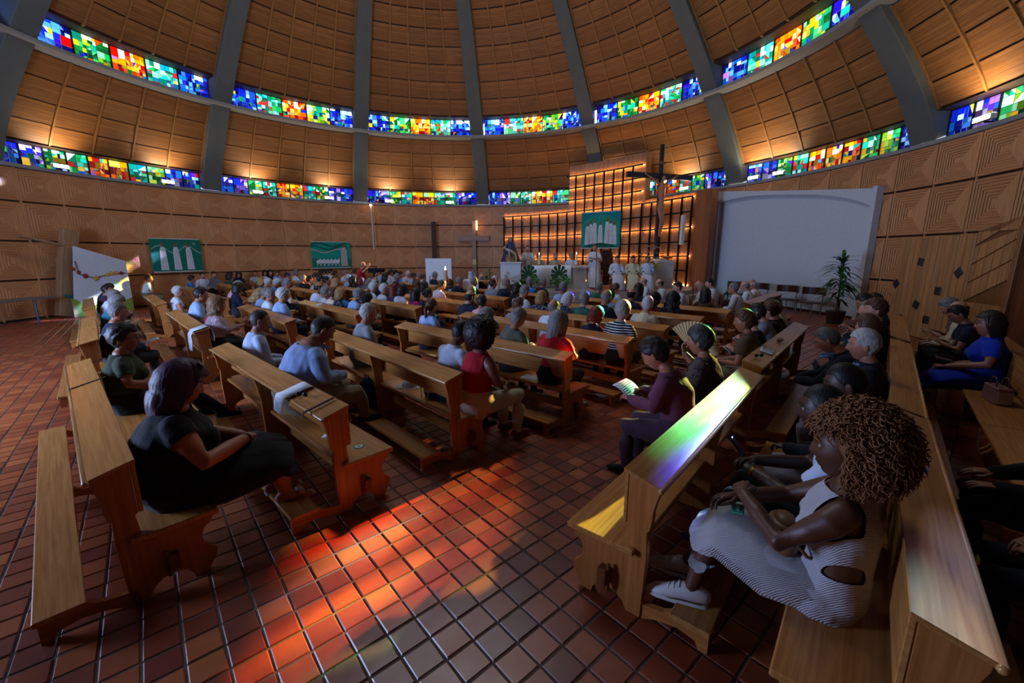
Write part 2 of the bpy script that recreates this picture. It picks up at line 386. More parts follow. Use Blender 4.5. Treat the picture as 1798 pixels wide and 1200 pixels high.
for u in range(-130, 90):
    for v in range(-90, 150):
        x, y = tile_xy(u+.5, v+.5)
        if math.hypot(x-CX, y-CY) > RW-.15: continue
        q = pix((x, y, 0)) if y > .3 else (-1, -1, -1)
        vis = q[2] > .5 and -20 < q[0] < 1818 and 0 < q[1] < 1215
        cells.append((math.hypot(x, y) if vis else 999, x, y))
cells.sort()
tme = bpy.data.meshes.new('tile'); tme.from_pydata(_tvr.tolist(), [], _tf); tme.materials.append(tile_m)
for d, x, y in cells[:300]:
    t = ob('tile', tme, floor); t.location = (x, y, RNG.uniform(-.0015, .0015)); t.rotation_euler = (RNG.uniform(-.006, .006), RNG.uniform(-.006, .006), RNG.uniform(-.012, .012))
rest = np.array([(x, y) for d, x, y in cells[300:] if not (y > 17.6 and x > -1)]); nr = len(rest)
VV = (_tvr[None]+np.c_[rest, RNG.uniform(-.0015, .0015, nr)][:, None, :]).reshape(-1, 3)
FF = (np.array([f for f in _tf])[None]+(np.arange(nr)*8)[:, None, None]).reshape(-1, 4)
rme = bpy.data.meshes.new('floor_tiles'); rme.from_pydata(VV.tolist(), [], FF.tolist()); rme.materials.append(tile_m)
at_ = rme.attributes.new('tone', 'FLOAT', 'FACE'); at_.data.foreach_set('value', np.repeat(RNG.random(nr), 5).astype(np.float32))
tag(ob('floor_tiles', rme, floor), kind='stuff')

# ------------------------------------------------------------------ dome profile
_pz = np.array([5.25, 6.24, 7.1, 8.0, 8.75, 9.5, 10.2, 10.9, 11.6, 12.8, 14.2, 15.5, 16.4, 16.8])
_pr = np.array([14.42, 14.0, 13.46, 12.82, 12.22, 11.66, 11.1, 10.5, 9.88, 8.75, 7.0, 4.6, 2.0, .2])
def prof(z): return float(np.interp(z, _pz, _pr))
BAYS = [(A0-DA*k, A0-DA*(k+1)) for k in range(-2, 6)]            # bays in and near the frame
_a0, _a1 = A0-DA*6, A0+2*DA-2*PI
BACK = [(_a0+(_a1-_a0)*i/4, _a0+(_a1-_a0)*(i+1)/4) for i in range(4)]

# outer shell that keeps the daylight out between the bands of glass
sh = MB()
sh.lathe([(14.48, -.2), (14.48, 5.22)], 120, (CX, CY, 0))
wall = tag(sh.obj('wall_round', W_DARK), 'round wall lined with square timber panels', kind='structure')
sh = MB()
zz = np.linspace(6.06, 8.62, 9)
sh.lathe([(14.9, 6.04), (14.30, 6.05)]+[(prof(z)+.36, z) for z in zz]+[(12.9, 8.66), (12.9, 8.70)], 120, (CX, CY, 0))
dome_low = tag(sh.obj('ceiling', W_DARK), 'timber lining of the dome between the two bands of stained glass', kind='structure')
sh = MB()
zz = np.concatenate([np.linspace(9.64, 13, 12), [14.2, 15.5, 16.4, 16.8]])
sh.lathe([(12.9, 9.62), (12.1, 9.63)]+[(prof(z)+.36, z) for z in zz], 120, (CX, CY, 0))
dome_up = tag(sh.obj('ceiling', W_DARK), 'timber lining of the dome above the upper band of stained glass', kind='structure')
sh = MB()
sh.lathe([(14.44, 5.16), (14.36, 5.18), (14.36, 5.29), (14.85, 5.31), (14.85, 5.1)], 120, (CX, CY, 0))
tag(sh.obj('trim_1', LEDGE), 'grey sill along the top of the timber wall', kind='structure')
sh = MB()
sh.lathe([(12.75, 8.62), (12.14, 8.66), (12.12, 8.72), (12.14, 8.78), (12.75, 8.80)], 120, (CX, CY, 0))
tag(sh.obj('trim_2', LEDGE), 'pale ledge under the upper band of stained glass', kind='structure')

# wall panels: nested mitred squares of boards
PW, ROWZ = 14.40*DA/6, [(0.06, 1.36), (1.40, 2.69), (2.73, 4.02), (4.06, 5.15)]
def wall_panel(w, h, steps, depth):
    mb = MB(); w2, h2 = w/2-.018, h/2-.012
    # local x along the wall, z up, -y into the room
    ins = np.linspace(0, 1, steps+1)*min(w2, h2)*.86
    lay = []
    for i, q in enumerate(ins):
        y0 = -depth(i/steps); lay.append((w2-q, h2-q, y0))
    def rect(a, b, y): return [(-a, y, -b), (a, y, -b), (a, y, b), (-a, y, b)]
    # outer side faces
    V = rect(w2, h2, .03)+rect(w2, h2, lay[0][2]); mb.add(V, [(i, (i+1) % 4, 4+(i+1) % 4, 4+i) for i in range(4)], 1)
    for i in range(steps):
        a, b, y = lay[i]; a2, b2, y2 = lay[i+1]; g = .006
        R0, R1, R2 = rect(a, b, y), rect(a2+g, b2+g, y), rect(a2+g, b2+g, max(y, y2)+.014)
        for s in range(4):
            t = (s+1) % 4
            mb.add([R0[s], R0[t], R1[t], R1[s]], [(0, 1, 2, 3)], 0 if s in (0, 2) else 1)
            mb.add([R1[s], R1[t], R2[t], R2[s]], [(0, 1, 2, 3)], 2)
            R3 = rect(a2, b2, max(y, y2)+.014); R4 = rect(a2, b2, y2)
            mb.add([R2[s], R2[t], R3[t], R3[s]], [(0, 1, 2, 3)], 2); mb.add([R3[s], R3[t], R4[t], R4[s]], [(0, 1, 2, 3)], 2)
    a, b, y = lay[-1]; mb.add(rect(a, b, y), [(0, 1, 2, 3)], 1)
    return mb.mesh('panel', [W_WALLH, W_WALLV, W_GROOVE])
PAN = {}
for ri, (z0, z1) in enumerate(ROWZ):
    PAN[ri, 0] = wall_panel(PW, z1-z0, 6, lambda t: .010+.020*t)
    PAN[ri, 1] = wall_panel(PW, z1-z0, 7, lambda t: .075-.062*t)      # sunk pyramid
NICHE_A = (math.radians(30.9), math.radians(2.6))
for b in range(-2, 6):
    for j in range(6):
        a = A0-DA*b-DA*(j+1)/6
        for ri, (z0, z1) in enumerate(ROWZ):
            if NICHE_A[1]+.02 < a < NICHE_A[0]-.02 and ri < 3: continue
            sunk = 1 if (a < math.radians(137)) else 0
            p = ob('panel', PAN[ri, sunk], wall)
            p.matrix_basis = Matrix.Translation(cyl(14.42, a, (z0+z1)/2)) @ Matrix.Rotation(a-PI/2, 4, 'Z')
bt = MB(); bt.box(-.022, .022, -.012, .03, .02, 5.17); bme = bt.mesh('batten', W_WALLB)
for b in range(-2, 6):
    for j in range(6):
        a = A0-DA*b-DA*j/6-DA/12
        o = ob('batten', bme, wall); o.matrix_basis = Matrix.Translation(cyl(14.41, a, 0)) @ Matrix.Rotation(a-PI/2, 4, 'Z')

# ribs
def rib_at(a, name='rib'):
    mb = MB(); zs = np.concatenate([[5.30], np.linspace(5.6, 16.4, 26)])
    V = []; w = .37
    for z in zs:
        r = prof(z); t = np.array([-math.sin(a), math.cos(a), 0])
        dz = .05; dr = prof(z+dz)-prof(z-dz); nrm = np.array([2*dz, -dr]); nrm /= np.linalg.norm(nrm)   # outward (r,z)
        p0 = cyl(r, a, z); p1 = cyl(r+nrm[0]*.75, a, z+nrm[1]*.75); wz = w*(1.08-.03*(z-5.3))
        V += [p0-t*wz, p0+t*wz, p1+t*wz, p1-t*wz]
    Fs = [(0, 1, 2, 3)]
    for i in range(len(zs)-1):
        for s in range(4): Fs.append((i*4+s, i*4+(s+1) % 4, (i+1)*4+(s+1) % 4, (i+1)*4+s))
    mb.add(V, Fs); return mb.obj('trim_3', CONC, bevel=.02)
for k in range(-2, 7):
    tag(rib_at(A0-DA*k), 'curved grey concrete rib of the dome', kind='structure', group='concrete dome ribs')
for a, _ in BACK[1:]:
    tag(rib_at(a), 'curved grey concrete rib of the dome', kind='structure', group='concrete dome ribs')

# dome board panels, shared between bays
def bay_edges(z, half): return half-(.40*(1.08-.03*(z-5.3)))/(prof(z)+.3)
def make_dome_panels():
    out = []
    zones = [(np.linspace(6.10, 8.60, 5), dome_low, 5), (np.array([9.68, 10.32, 10.95, 11.55, 12.12, 12.66, 13.16, 13.6, 14.0, 14.4, 14.8]), dome_up, 5)]
    for zi, (zs, par, nc) in enumerate(zones):
        for ri in range(len(zs)-1):
            z0, z1 = zs[ri]+.012, zs[ri+1]-.012
            for c in range(nc):
                def pt(u, z, off=.3):
                    h = bay_edges(z, DA/2); a = -h+2*h*((c+u)/nc); r = prof(z)+off
                    return np.array([r*math.cos(a), r*math.sin(a), z])
                g = .035
                P = [pt(g, z0, .265), pt(1-g, z0, .265), pt(1-g, z1, .30), pt(g, z1, .30)]
                ctr = sum(P)/4; X = (P[1]-P[0])+(P[2]-P[3]); X /= np.linalg.norm(X)
                Z = (P[3]-P[0])+(P[2]-P[1]); Y = np.cross(Z, X); Y /= np.linalg.norm(Y); Z = np.cross(X, Y)
                if np.dot(Y, np.array([ctr[0], ctr[1], 0])) < 0: Y = -Y; X = -X
                Q = np.array([[np.dot(p-ctr, ax) for ax in (X, Y, Z)] for p in P])
                mb = MB(); V = np.concatenate([Q, Q+np.array([0, .03, 0])])
                mb.add(V, [(0, 1, 2, 3), (4, 7, 6, 5), (0, 4, 5, 1), (1, 5, 6, 2), (2, 6, 7, 3), (3, 7, 4, 0)])
                M = Matrix.Identity(4)
                for i in range(3): M[i][0] = X[i]; M[i][1] = Y[i]; M[i][2] = Z[i]; M[i][3] = ctr[i]
                out.append((mb.mesh('board_panel', W_DOME), M, par, 'board_panel'))
        for c in range(nc+1):
            mb = MB(); V = []; zl = np.linspace(zs[0]-.03, zs[-1], 10)
            for z in zl:
                h = bay_edges(z, DA/2); a = -h+2*h*c/nc; r = prof(z); t = np.array([-math.sin(a), math.cos(a), 0])*.03
                e = np.array([math.cos(a), math.sin(a), 0]); b0 = e*(r+.24)+np.array([0, 0, z]); b1 = e*(r+.33)+np.array([0, 0, z])
                V += [b0-t, b0+t, b1+t, b1-t]
            Fs = [(0, 1, 2, 3), tuple(len(V)-4+i for i in (3, 2, 1, 0))]
            for i in range(len(zl)-1):
                for s in range(4): Fs.append((i*4+s, i*4+(s+1) % 4, (i+1)*4+(s+1) % 4, (i+1)*4+s))
            mb.add(V, Fs); out.append((mb.mesh('batten', W_BATT), Matrix.Identity(4), par, 'batten'))
    return out
DP = make_dome_panels()
dome_bays = {}
for bi, (a, b) in enumerate(BAYS):
    Mb = Matrix.Translation((CX, CY, 0)) @ Matrix.Rotation((a+b)/2, 4, 'Z')
    for me, M, par, nm in DP:
        o = ob(nm, me, par); o.matrix_basis = Mb @ M

# stained glass
PAL = {'blue': ['#0a28d8', '#08169a', '#1c54f0', '#4a90ff', '#8cc4ff', '#2a14b0', '#060e60', '#0c6cd8', '#0a1e88'],
       'violet': ['#4a2cc8', '#8a68e8', '#c0b0ff', '#1028c0', '#9a60b8', '#1c1068', '#d8d0ff', '#1858e0'],
       'green': ['#049038', '#3cc870', '#9cf0b8', '#065a28', '#8cc818', '#c8e850', '#0c9c80', '#067a30', '#e8b810'],
       'orange': ['#ff8400', '#ffb000', '#ffd048', '#ff5000', '#c01002', '#ffe090', '#a00808', '#e0b808', '#ff7000'],
       'teal': ['#0cac9c', '#58dccc', '#0a7458', '#a8fcec', '#129c4c', '#d02a2a', '#0890b0', '#78e8a0']}
def cells_of(w, h, mn, rng):
    todo = [(0, 0, w, h)]; out = []
    while todo:
        x0, y0, x1, y1 = todo.pop(); a, b = x1-x0, y1-y0
        if max(a, b) < mn*1.7 or (max(a, b) < mn*2.6 and rng.random() < .3): out.append((x0, y0, x1, y1)); continue
        t = rng.uniform(.35, .65)
        if a > b*rng.uniform(.7, 1.4): todo += [(x0, y0, x0+a*t, y1), (x0+a*t, y0, x1, y1)]
        else: todo += [(x0, y0, x1, y0+b*t), (x0, y0+b*t, x1, y1)]
    return out
def window(name, a0, a1, r, z0, z1, pals, mn, single, label, rng, n=None):
    root = empty(name, label=label, kind='structure')
    h = .40/r; a0, a1 = a0-h, a1+h; npan = len(pals)
    fr = MB(); groups = {}
    for i, pal in enumerate(pals):
        s0, s1 = a0+(a1-a0)*i/npan, a0+(a1-a0)*(i+1)/npan
        A, B = cyl(r, s0, z0), cyl(r, s1, z0); w = np.linalg.norm(B-A); hgt = z1-z0; U = (B-A)/w; Zv = np.array([0, 0, 1.0])
        nrm = np.cross(U, Zv)
        def P(x, y, o=0): return A+U*x+Zv*y+nrm*o
        bw = .022
        for (x0, x1, y0, y1) in ((0, bw, 0, hgt), (w-bw, w, 0, hgt), (0, w, 0, bw), (0, w, hgt-bw, hgt)):
            V = [P(x, y, o) for o in (-.03, .03) for x, y in ((x0, y0), (x1, y0), (x1, y1), (x0, y1))]
            fr.add(V, [(0, 1, 2, 3), (7, 6, 5, 4)]+[(q, (q+1) % 4, 4+(q+1) % 4, 4+q) for q in range(4)])
        for (x0, y0, x1, y1) in cells_of(w-2*bw, hgt-2*bw, mn, rng):
            x0 += bw; x1 += bw; y0 += bw; y1 += bw; e = .006
            q = [(x0, y0), (x1, y0), (x1, y1), (x0, y1)]
            polys = [q] if rng.random() > .28 or min(x1-x0, y1-y0) < mn*.7 else ([[q[0], q[1], q[2]], [q[0], q[2], q[3]]] if rng.random() < .5 else [[q[0], q[1], q[3]], [q[1], q[2], q[3]]])
            for po in polys:
                c = np.mean(po, axis=0); po = np.array(po)
                dv = po-c; ln = np.linalg.norm(dv, axis=1, keepdims=True); ins = c+dv*(1-np.minimum(.3, e*1.6/np.maximum(ln, .01)))
                m_ = len(po)
                fr.add([P(*p, -.004) for p in po]+[P(*p, -.004) for p in ins], [(k, (k+1) % m_, m_+(k+1) % m_, m_+k) for k in range(m_)])
                pl = pal if rng.random() > .10 else rng.choice(list(PAL)); col = str(rng.choice(PAL[pl]))
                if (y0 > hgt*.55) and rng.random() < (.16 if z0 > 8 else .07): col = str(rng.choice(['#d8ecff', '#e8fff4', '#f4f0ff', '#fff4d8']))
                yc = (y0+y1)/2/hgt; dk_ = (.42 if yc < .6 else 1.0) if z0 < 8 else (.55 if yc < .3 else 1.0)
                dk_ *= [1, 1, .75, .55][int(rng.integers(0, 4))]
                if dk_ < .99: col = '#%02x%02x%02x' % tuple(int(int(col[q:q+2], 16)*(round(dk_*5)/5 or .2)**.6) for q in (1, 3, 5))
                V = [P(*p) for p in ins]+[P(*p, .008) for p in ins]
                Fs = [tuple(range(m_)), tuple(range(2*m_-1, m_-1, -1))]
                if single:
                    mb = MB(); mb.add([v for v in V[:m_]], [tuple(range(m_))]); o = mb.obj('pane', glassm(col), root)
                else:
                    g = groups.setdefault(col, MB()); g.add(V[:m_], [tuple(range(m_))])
    fr.obj('lead_frame', LEAD, root)
    if groups:
        mb = MB(); ms = []
        for i, (c, g) in enumerate(groups.items()):
            ms.append(glassm(c)); mb.add(np.concatenate(g.v), g.f, i)
        tag(mb.obj('pane', ms, root), kind='stuff')
    return root
_wn = 0
RG = np.random.default_rng(3)
UP5 = ['blue', 'green', 'orange', 'teal', 'blue']; UP5b = ['blue', 'teal', 'orange', 'green', 'blue']
LO10 = ['blue', 'violet', 'green', 'teal', 'orange', 'orange', 'teal', 'green', 'violet', 'blue']
WHERE = ['outside the left edge', 'at the left edge of the picture', 'between the second and third rib from the left', 'left of the central rib', 'right of the central rib', 'above the lit altar screen', 'at the upper right', 'at the right edge']
for bi, (a, b) in enumerate(BAYS):
    _wn += 1; window('window_%d' % _wn, a, b, 12.42, 8.80, 9.64, UP5 if bi % 2 else UP5b, .125, bi in (1, 6), 'upper band of stained glass, bay '+WHERE[bi], RG)
    _wn += 1; window('window_%d' % _wn, a, b, 14.70, 5.31, 6.05, (['blue', 'violet', 'green', 'teal', 'orange', 'orange', 'orange', 'green', 'green', 'blue'] if bi == 6 else LO10), .125, bi == 7, 'lower band of stained glass, bay '+WHERE[bi], RG)
for (a, b) in BACK:
    _wn += 1; window('window_%d' % _wn, a, b, 12.42, 8.80, 9.64, UP5, .4, False, 'stained glass behind the viewer', RG)
    _wn += 1; window('window_%d' % _wn, a, b, 14.70, 5.31, 6.05, LO10, .4, False, 'stained glass behind the viewer', RG)

# flood lamps along the sill
def flood(a, label):
    root = empty('flood_lamp', np.array(Matrix.Translation(cyl(14.22, a, 5.34)) @ Matrix.Rotation(a-PI/2, 4, 'Z')), label=label, cat='lamp', group='flood lamps along the sill')
    mb = MB(); mb.box(-.24, .24, -.07, .07, .0, .13); mb.obj('housing', plain('lamp_housing', '#cfcfcf', .5), root, bevel=.008)
    mb = MB(); mb.box(-.015, .015, .0, .2, -.04, .0); mb.obj('bracket', BLACKM, root)
    mb = MB(); mb.box(-.22, .22, -.082, -.07, .015, .115); mb.box(-.22, .22, -.05, .05, .131, .134); mb.obj('lens', emit('flood_lens', '#fff0d0', 20.0), root)
    ld = bpy.data.lights.new('flood', 'SPOT'); ld.energy = FLOOD_W; ld.color = (1, .84, .58); ld.spot_size = 2.3; ld.spot_blend = .9; ld.shadow_soft_size = .08
    lo = bpy.data.objects.new('flood_light', ld); COL.objects.link(lo); lo.parent = root; lo.location = (0, -.25, .2)
    lo.rotation_euler = Vector((0, -.12, -1)).to_track_quat('Z', 'Y').to_euler()
FL = [(107, 300), (295, 325), (453, 343), (578, 352), (684, 358), (790, 360), (1367, 312)]
NM = ['leftmost lamp on the sill, under the blue and green glass', 'second sill lamp from the left, above the light patch on the wall', 'third sill lamp from the left', 'fourth sill lamp from the left, above the lamb banner', 'fifth sill lamp, right of the middle rib', 'sill lamp nearest the altar screen', 'sill lamp above the white niche']
for (px, py), t in zip(FL, NM):
    p = at_r(px, py, 14.22); flood(polar(p)[1], 'white flood lamp, '+t)
for ad, t in ((52.5, 'hidden behind the tall middle of the altar screen'), (38, 'between the crucifix and the altar screen edge'), (24, 'above the left part of the white niche'), (-9, 'above the side screen at the right edge')):
    flood(math.radians(ad), 'assumed small white flood lamp '+t)  # further lamps, assumed from the warm glow on the boards
# ------------------------------------------------------------------ chancel platform
PLZ = 0.70
STONE = plain('step_stone', '#a59a94', .45, bump=.05, bscale=12)
def plat_poly(o):   # outline of a step, grown outwards by o (towards the nave)
    arc = [tuple(cyl(14.3, math.radians(a), 0)[:2]) for a in (35, 42, 49, 56, 63, 70, 77, 83+o)]
    return [(-1.0-o, 17.35-o), (7.0+o*.6, 17.35-o), (8.3+o*.6, 18.6-o*.5), (8.5+o*.3, 20.0)]+arc
plat = empty('platform', label='raised stone chancel platform with steps under the altar', cat='platform')
for i in range(4):
    mb = MB(); z1 = PLZ*(4-i)/4; o = .32*i
    mb.prism(plat_poly(o), 0.002 if i == 3 else z1-PLZ/4, z1, 'Z'); mb.obj('step', STONE, plat, bevel=.008)
mb = MB(); mb.box(3.5, 4.9, 17.4, 20.0, PLZ+.001, PLZ+.012)
tag(mb.obj('carpet', cloth('#7c1018')), 'red carpet running up the chancel steps', 'carpet')

# ------------------------------------------------------------------ lit timber altar screen with black grid
W_SLAT = wood('screen_slats', '#765038', '#a87a58', 'Z', .5, 1.0, .05, lines=9.5, laxis='X')
RS = 13.15
scr = empty('altar_screen', label='tall curved timber altar screen with black grid and warm light strips', cat='screen')
def arc_slab(a0, a1, r0, r1, z0, zt, n, m, name, par):
    """curved slab built of vertical boards; zt(t) gives the top"""
    for i in range(n):
        t0, t1 = i/n, (i+1)/n; s0, s1 = a0+(a1-a0)*t0, a0+(a1-a0)*t1; sc = (s0+s1)/2
        w = abs(s1-s0)*r0/2-.001; ta, tb = zt(t0), zt(t1)
        mb = MB(); V = []
        for y in (0, r1-r0):
            V += [(-w, y, 0), (w, y, 0), (w, y, tb-z0), (-w, y, ta-z0)]
        mb.add(V, [(0, 1, 2, 3), (7, 6, 5, 4), (0, 4, 5, 1), (1, 5, 6, 2), (2, 6, 7, 3), (3, 7, 4, 0)])
        o = mb.obj(name, m, par); o.matrix_basis = Matrix.Translation(cyl(r0, sc, z0)) @ Matrix.Rotation(sc-PI/2, 4, 'Z')
r_ = math.radians
def low_top(t): return 4.62+(5.04-4.62)*t
arc_slab(r_(80.9), r_(29.0), RS, RS+.35, PLZ, low_top, 40, W_SLAT, 'slat_board', scr)
arc_slab(r_(63.4), r_(44.2), RS-.10, RS+.40, PLZ, lambda t: 7.02+.2*t, 16, W_SLAT, 'slat_board', scr)
arc_slab(r_(32.4), r_(28.8), RS-.02, RS+.42, PLZ, lambda t: 5.06, 3, wood('screen_return', '#6b3b1e', '#8f5730', 'Z', .5), 'end_board', scr)
LED = emit('led_strip', (1.0, .50, .13), LED_EMIT)
NCOL = 20; GA0, GA1 = r_(80.6), r_(32.6)
def gz(row, t): return PLZ+.05+(low_top(t)-.22-PLZ-.05)*row/6
def bar(p, q, s, name='grid_bar', m=BLACKM):
    p, q = np.array(p), np.array(q); d = q-p; ln = np.linalg.norm(d); mb = MB(); mb.box(-s, s, -s, s, 0, ln)
    o = mb.obj(name, m, scr); o.matrix_basis = Matrix.Translation(p) @ Vector(d).to_track_quat('Z', 'Y').to_matrix().to_4x4(); return o
mid_c = lambda a: r_(63.0) > a > r_(45.2)
RG_ = RS-.20
for c in range(NCOL+1):
    t = c/NCOL; a = GA0+(GA1-GA0)*t
    top = gz(6, t)+(1.9 if mid_c(a) else 0)
    rr = RG_-(.10 if mid_c(a) else 0)
    bar(cyl(rr, a, PLZ), cyl(rr, a, top), .042)
for row in range(0, 10):
    for c in range(NCOL):
        t0, t1 = c/NCOL, (c+1)/NCOL; a0, a1 = GA0+(GA1-GA0)*t0, GA0+(GA1-GA0)*t1; mc = mid_c((a0+a1)/2)
        if row > 6 and not mc: continue
        if row == 0: continue
        z0 = gz(row, t0) if row <= 6 else gz(6, t0)+(row-6)*.633; z1 = gz(row, t1) if row <= 6 else gz(6, t1)+(row-6)*.633
        rr = RG_-(.10 if mc else 0)
        bar(cyl(rr, a0, z0), cyl(rr, a1, z1), .03)
        if row in (2, 4, 6, 7, 8, 9):
            if mc and row in (2, 4) and False: continue
            lr = RS-.075-(.10 if mc else 0); bar(cyl(lr, a0, z0), cyl(lr, a1, z1), .006, 'light_strip', LED)
for c in range(NCOL):
    a0, a1 = GA0+(GA1-GA0)*c/NCOL, GA0+(GA1-GA0)*(c+1)/NCOL; rr = RS-.028-(.10 if mid_c((a0+a1)/2) else 0)
    bar(cyl(rr, a0, PLZ+.03), cyl(rr, a1, PLZ+.03), .006, 'light_strip', LED)

# ------------------------------------------------------------------ white niche
nic = MB(); na, nb = NICHE_A
def ntop(t): return 5.06+(4.22-5.06)*t
n = 24
for i in range(n):
    s0, s1 = na+(nb-na)*i/n, na+(nb-na)*(i+1)/n
    V = [cyl(14.30, s0, 0), cyl(14.30, s1, 0), cyl(14.30, s1, ntop((i+1)/n)-.05), cyl(14.30, s0, ntop(i/n)-.05)]
    nic.add(V, [(0, 1, 2, 3)])
def arch(t): return ntop(t)-.16-.42*(abs(2*t-1)**3.0)
for i in range(n):      # arched white front board
    t0, t1 = i/n, (i+1)/n; s0, s1 = na+(nb-na)*t0, na+(nb-na)*t1
    for r in (14.12, 14.18):
        nic.add([cyl(r, s0, arch(t0)), cyl(r, s1, arch(t1)), cyl(r, s1, ntop(t1)), cyl(r, s0, ntop(t0))], [(0, 1, 2, 3)])
    nic.add([cyl(14.12, s0, arch(t0)), cyl(14.12, s1, arch(t1)), cyl(14.3, s1, arch(t1)), cyl(14.3, s0, arch(t0))], [(0, 1, 2, 3)])
    nic.add([cyl(14.12, s0, ntop(t0)), cyl(14.12, s1, ntop(t1)), cyl(14.4, s1, ntop(t1)), cyl(14.4, s0, ntop(t0))], [(0, 1, 2, 3)])
for (s, w) in ((na, -.012), (nb, .012)):
    V = [cyl(r, q, z) for r in (14.12, 14.35) for q in (s, s+w) for z in (0, 4.3 if s == nb else 5.0)]
    nic.add(V, [(0, 1, 3, 2), (4, 5, 7, 6), (0, 1, 5, 4), (2, 3, 7, 6), (1, 3, 7, 5)])
tag(nic.obj('wall_niche', PLASTER, smooth=False), 'white arched recess beside the altar screen', kind='structure')
mb = MB()
for i in range(n):
    s0, s1 = na+(nb-na)*i/n, na+(nb-na)*(i+1)/n
    mb.add([cyl(r, s, z) for r in (14.24, 14.32) for s in (s0, s1) for z in (0, .09)], [(0, 1, 3, 2), (4, 5, 7, 6), (1, 3, 7, 5), (0, 2, 6, 4)])
tag(mb.obj('baseboard_niche', wood('skirting', '#3b2011', '#5a3319', 'X')), 'dark skirting under the white recess', kind='structure')

# ------------------------------------------------------------------ timber side screen with diamond openings, right
W_SIDE = wood('side_screen_wood', '#8a5c33', '#b98652', 'Z', .45, 1.0, .06, lines=5.0, laxis='X')
W_SIDE2 = wood('side_screen_wood_dark', '#6b4020', '#8f5d33', 'Z', .45)
P0, P1 = np.array([11.05, 12.15]), np.array([10.35, 8.75]); dv = P1-P0; LS = np.linalg.norm(dv); SA = math.atan2(dv[1], dv[0])
ss = empty('side_screen', TR(P0[0], P0[1], 0, SA), label='timber side screen with small dark diamond openings and slanting grooves', cat='screen')
def side_panel(x0, x1, z0, z1, name, m=W_SIDE, y=0.0):
    mb = MB(); mb.box(x0+.006, x1-.006, y-.05, y, z0, z1); return mb.obj(name, m, ss, bevel=.006)
xs = np.linspace(0, LS, 8)
for i in range(5): side_panel(xs[i], xs[i+1], .02, 2.60+.012*i, 'board')
side_panel(xs[5], xs[7], .02, 1.1, 'board', W_SIDE, -.01)
side_panel(xs[5], xs[7], 1.1, 2.66, 'backing_board', W_SIDE2, .03)
for k in range(4):      # slanting boards
    za, zb = 1.12+k*.42, 1.12+(k+1)*.42-.03; sl = .55
    poly = [(xs[5]+.01, za), (xs[7]-.01, za+sl), (xs[7]-.01, min(2.68, zb+sl)), (xs[5]+.01, min(2.68, zb))]
    mb = MB(); mb.prism(poly, -.05, .0, 'Y'); mb.obj('slanting_board', W_SIDE, ss, bevel=.006)
for (u, z, rot) in ((.9, 1.98, .2), (.12, 1.36, .7), (1.02, .86, .35), (1.65, 1.28, 0.05), (2.15, 1.75, .75), (1.45, .52, 0.0), (.55, .42, .3)):
    M = np.array(Matrix.Translation((u*LS/3.4, -.058 if True else 0, z)) @ Matrix.Rotation(rot, 4, 'Y'))
    mb = MB(); mb.box(-.10, .10, -.012, .012, -.10, .10, M); o = mb.obj('diamond_opening', plain('dark_opening', '#1c232b', .35), ss, bevel=.006)
mb = MB(); mb.box(LS+.02, LS+.14, -.1, .1, 0, 2.75); mb.obj('edge_post', W_SIDE2, ss, bevel=.01)
mb = MB(); mb.box(LS+.14, LS+1.6, -.02, .05, 0, 2.70); mb.obj('return_panel', wood('side_return', '#5c3017', '#7a4522', 'Z', .45, lines=6, laxis='X'), ss)

# ------------------------------------------------------------------ banners (flat printed cloths)
def ribbon_figure(mb, x, z0, h, w, mi, lean=0, hm=2):
    """simple robed figure outline in the banner plane (x,z), slightly proud"""
    y = -.012
    pts = [(-.5, 0), (.5, 0), (.42, .45), (.36, .72), (.22, .82), (-.22, .82), (-.36, .72), (-.42, .45)]
    mb.add([(x+w*px+lean*pz, y, z0+h*pz) for px, pz in pts], [tuple(range(8))], mi)
    n_ = 10; mb.add([(x+lean*.9+w*.22*math.cos(2*PI*i/n_), y-.001, z0+h*.9+h*.085*math.sin(2*PI*i/n_)) for i in range(n_)], [tuple(range(n_))], hm)
    for fx in (-.2, .05, .28):
        mb.add([(x+w*fx-.004+lean*.1, y-.002, z0+h*.03), (x+w*fx+.004+lean*.1, y-.002, z0+h*.03), (x+w*fx*.6+.004+lean*.7, y-.002, z0+h*.72), (x+w*fx*.6-.004+lean*.7, y-.002, z0+h*.72)], [(0, 1, 2, 3)], 3)
def banner(corners, r, label, paint, base='#0f6f5c'):
    (xl, yt), (xr, yt2), (xl2, yb) = corners
    TL, TRr, BL = at_r(xl, yt, r), at_r(xr, yt2, r), at_r(xl2, yb, r)
    z1, z0 = (TL[2]+TRr[2])/2, BL[2]; c = (TL[:2]+TRr[:2])/2; d = TRr[:2]-TL[:2]; w = np.linalg.norm(d); ang = math.atan2(d[1], d[0])
    root = empty('banner', TR(c[0], c[1], z0, ang), label=label, cat='banner')
    h = z1-z0; mb = MB(); nx = 10
    for i in range(nx):
        u0, u1 = -w/2+w*i/nx, -w/2+w*(i+1)/nx
        mb.add([(u0, -.004, 0), (u1, -.004, 0), (u1, -.004, h), (u0, -.004, h), (u0, .004, 0), (u1, .004, 0), (u1, .004, h), (u0, .004, h)], [(0, 1, 2, 3), (7, 6, 5, 4), (0, 4, 5, 1), (3, 2, 6, 7)])
    mb.obj('cloth', cloth(base), root)
    for zz in (-.03, h-.01):
        mb = MB()
        for i in range(int(w/.06)): mb.box(-w/2+i*.06+.006, -w/2+i*.06+.05, -.012, .006, zz, zz+.045)
        mb.obj('fringe', cloth('#c9d2cf'), root)
    mb = MB(); paint(mb, w, h); mb.obj('print', [cloth('#cfd3d6'), cloth('#16907c'), cloth('#7d5236'), cloth('#5b6468'), cloth('#0c5748'), cloth('#b9a9a0')], root)
    return root
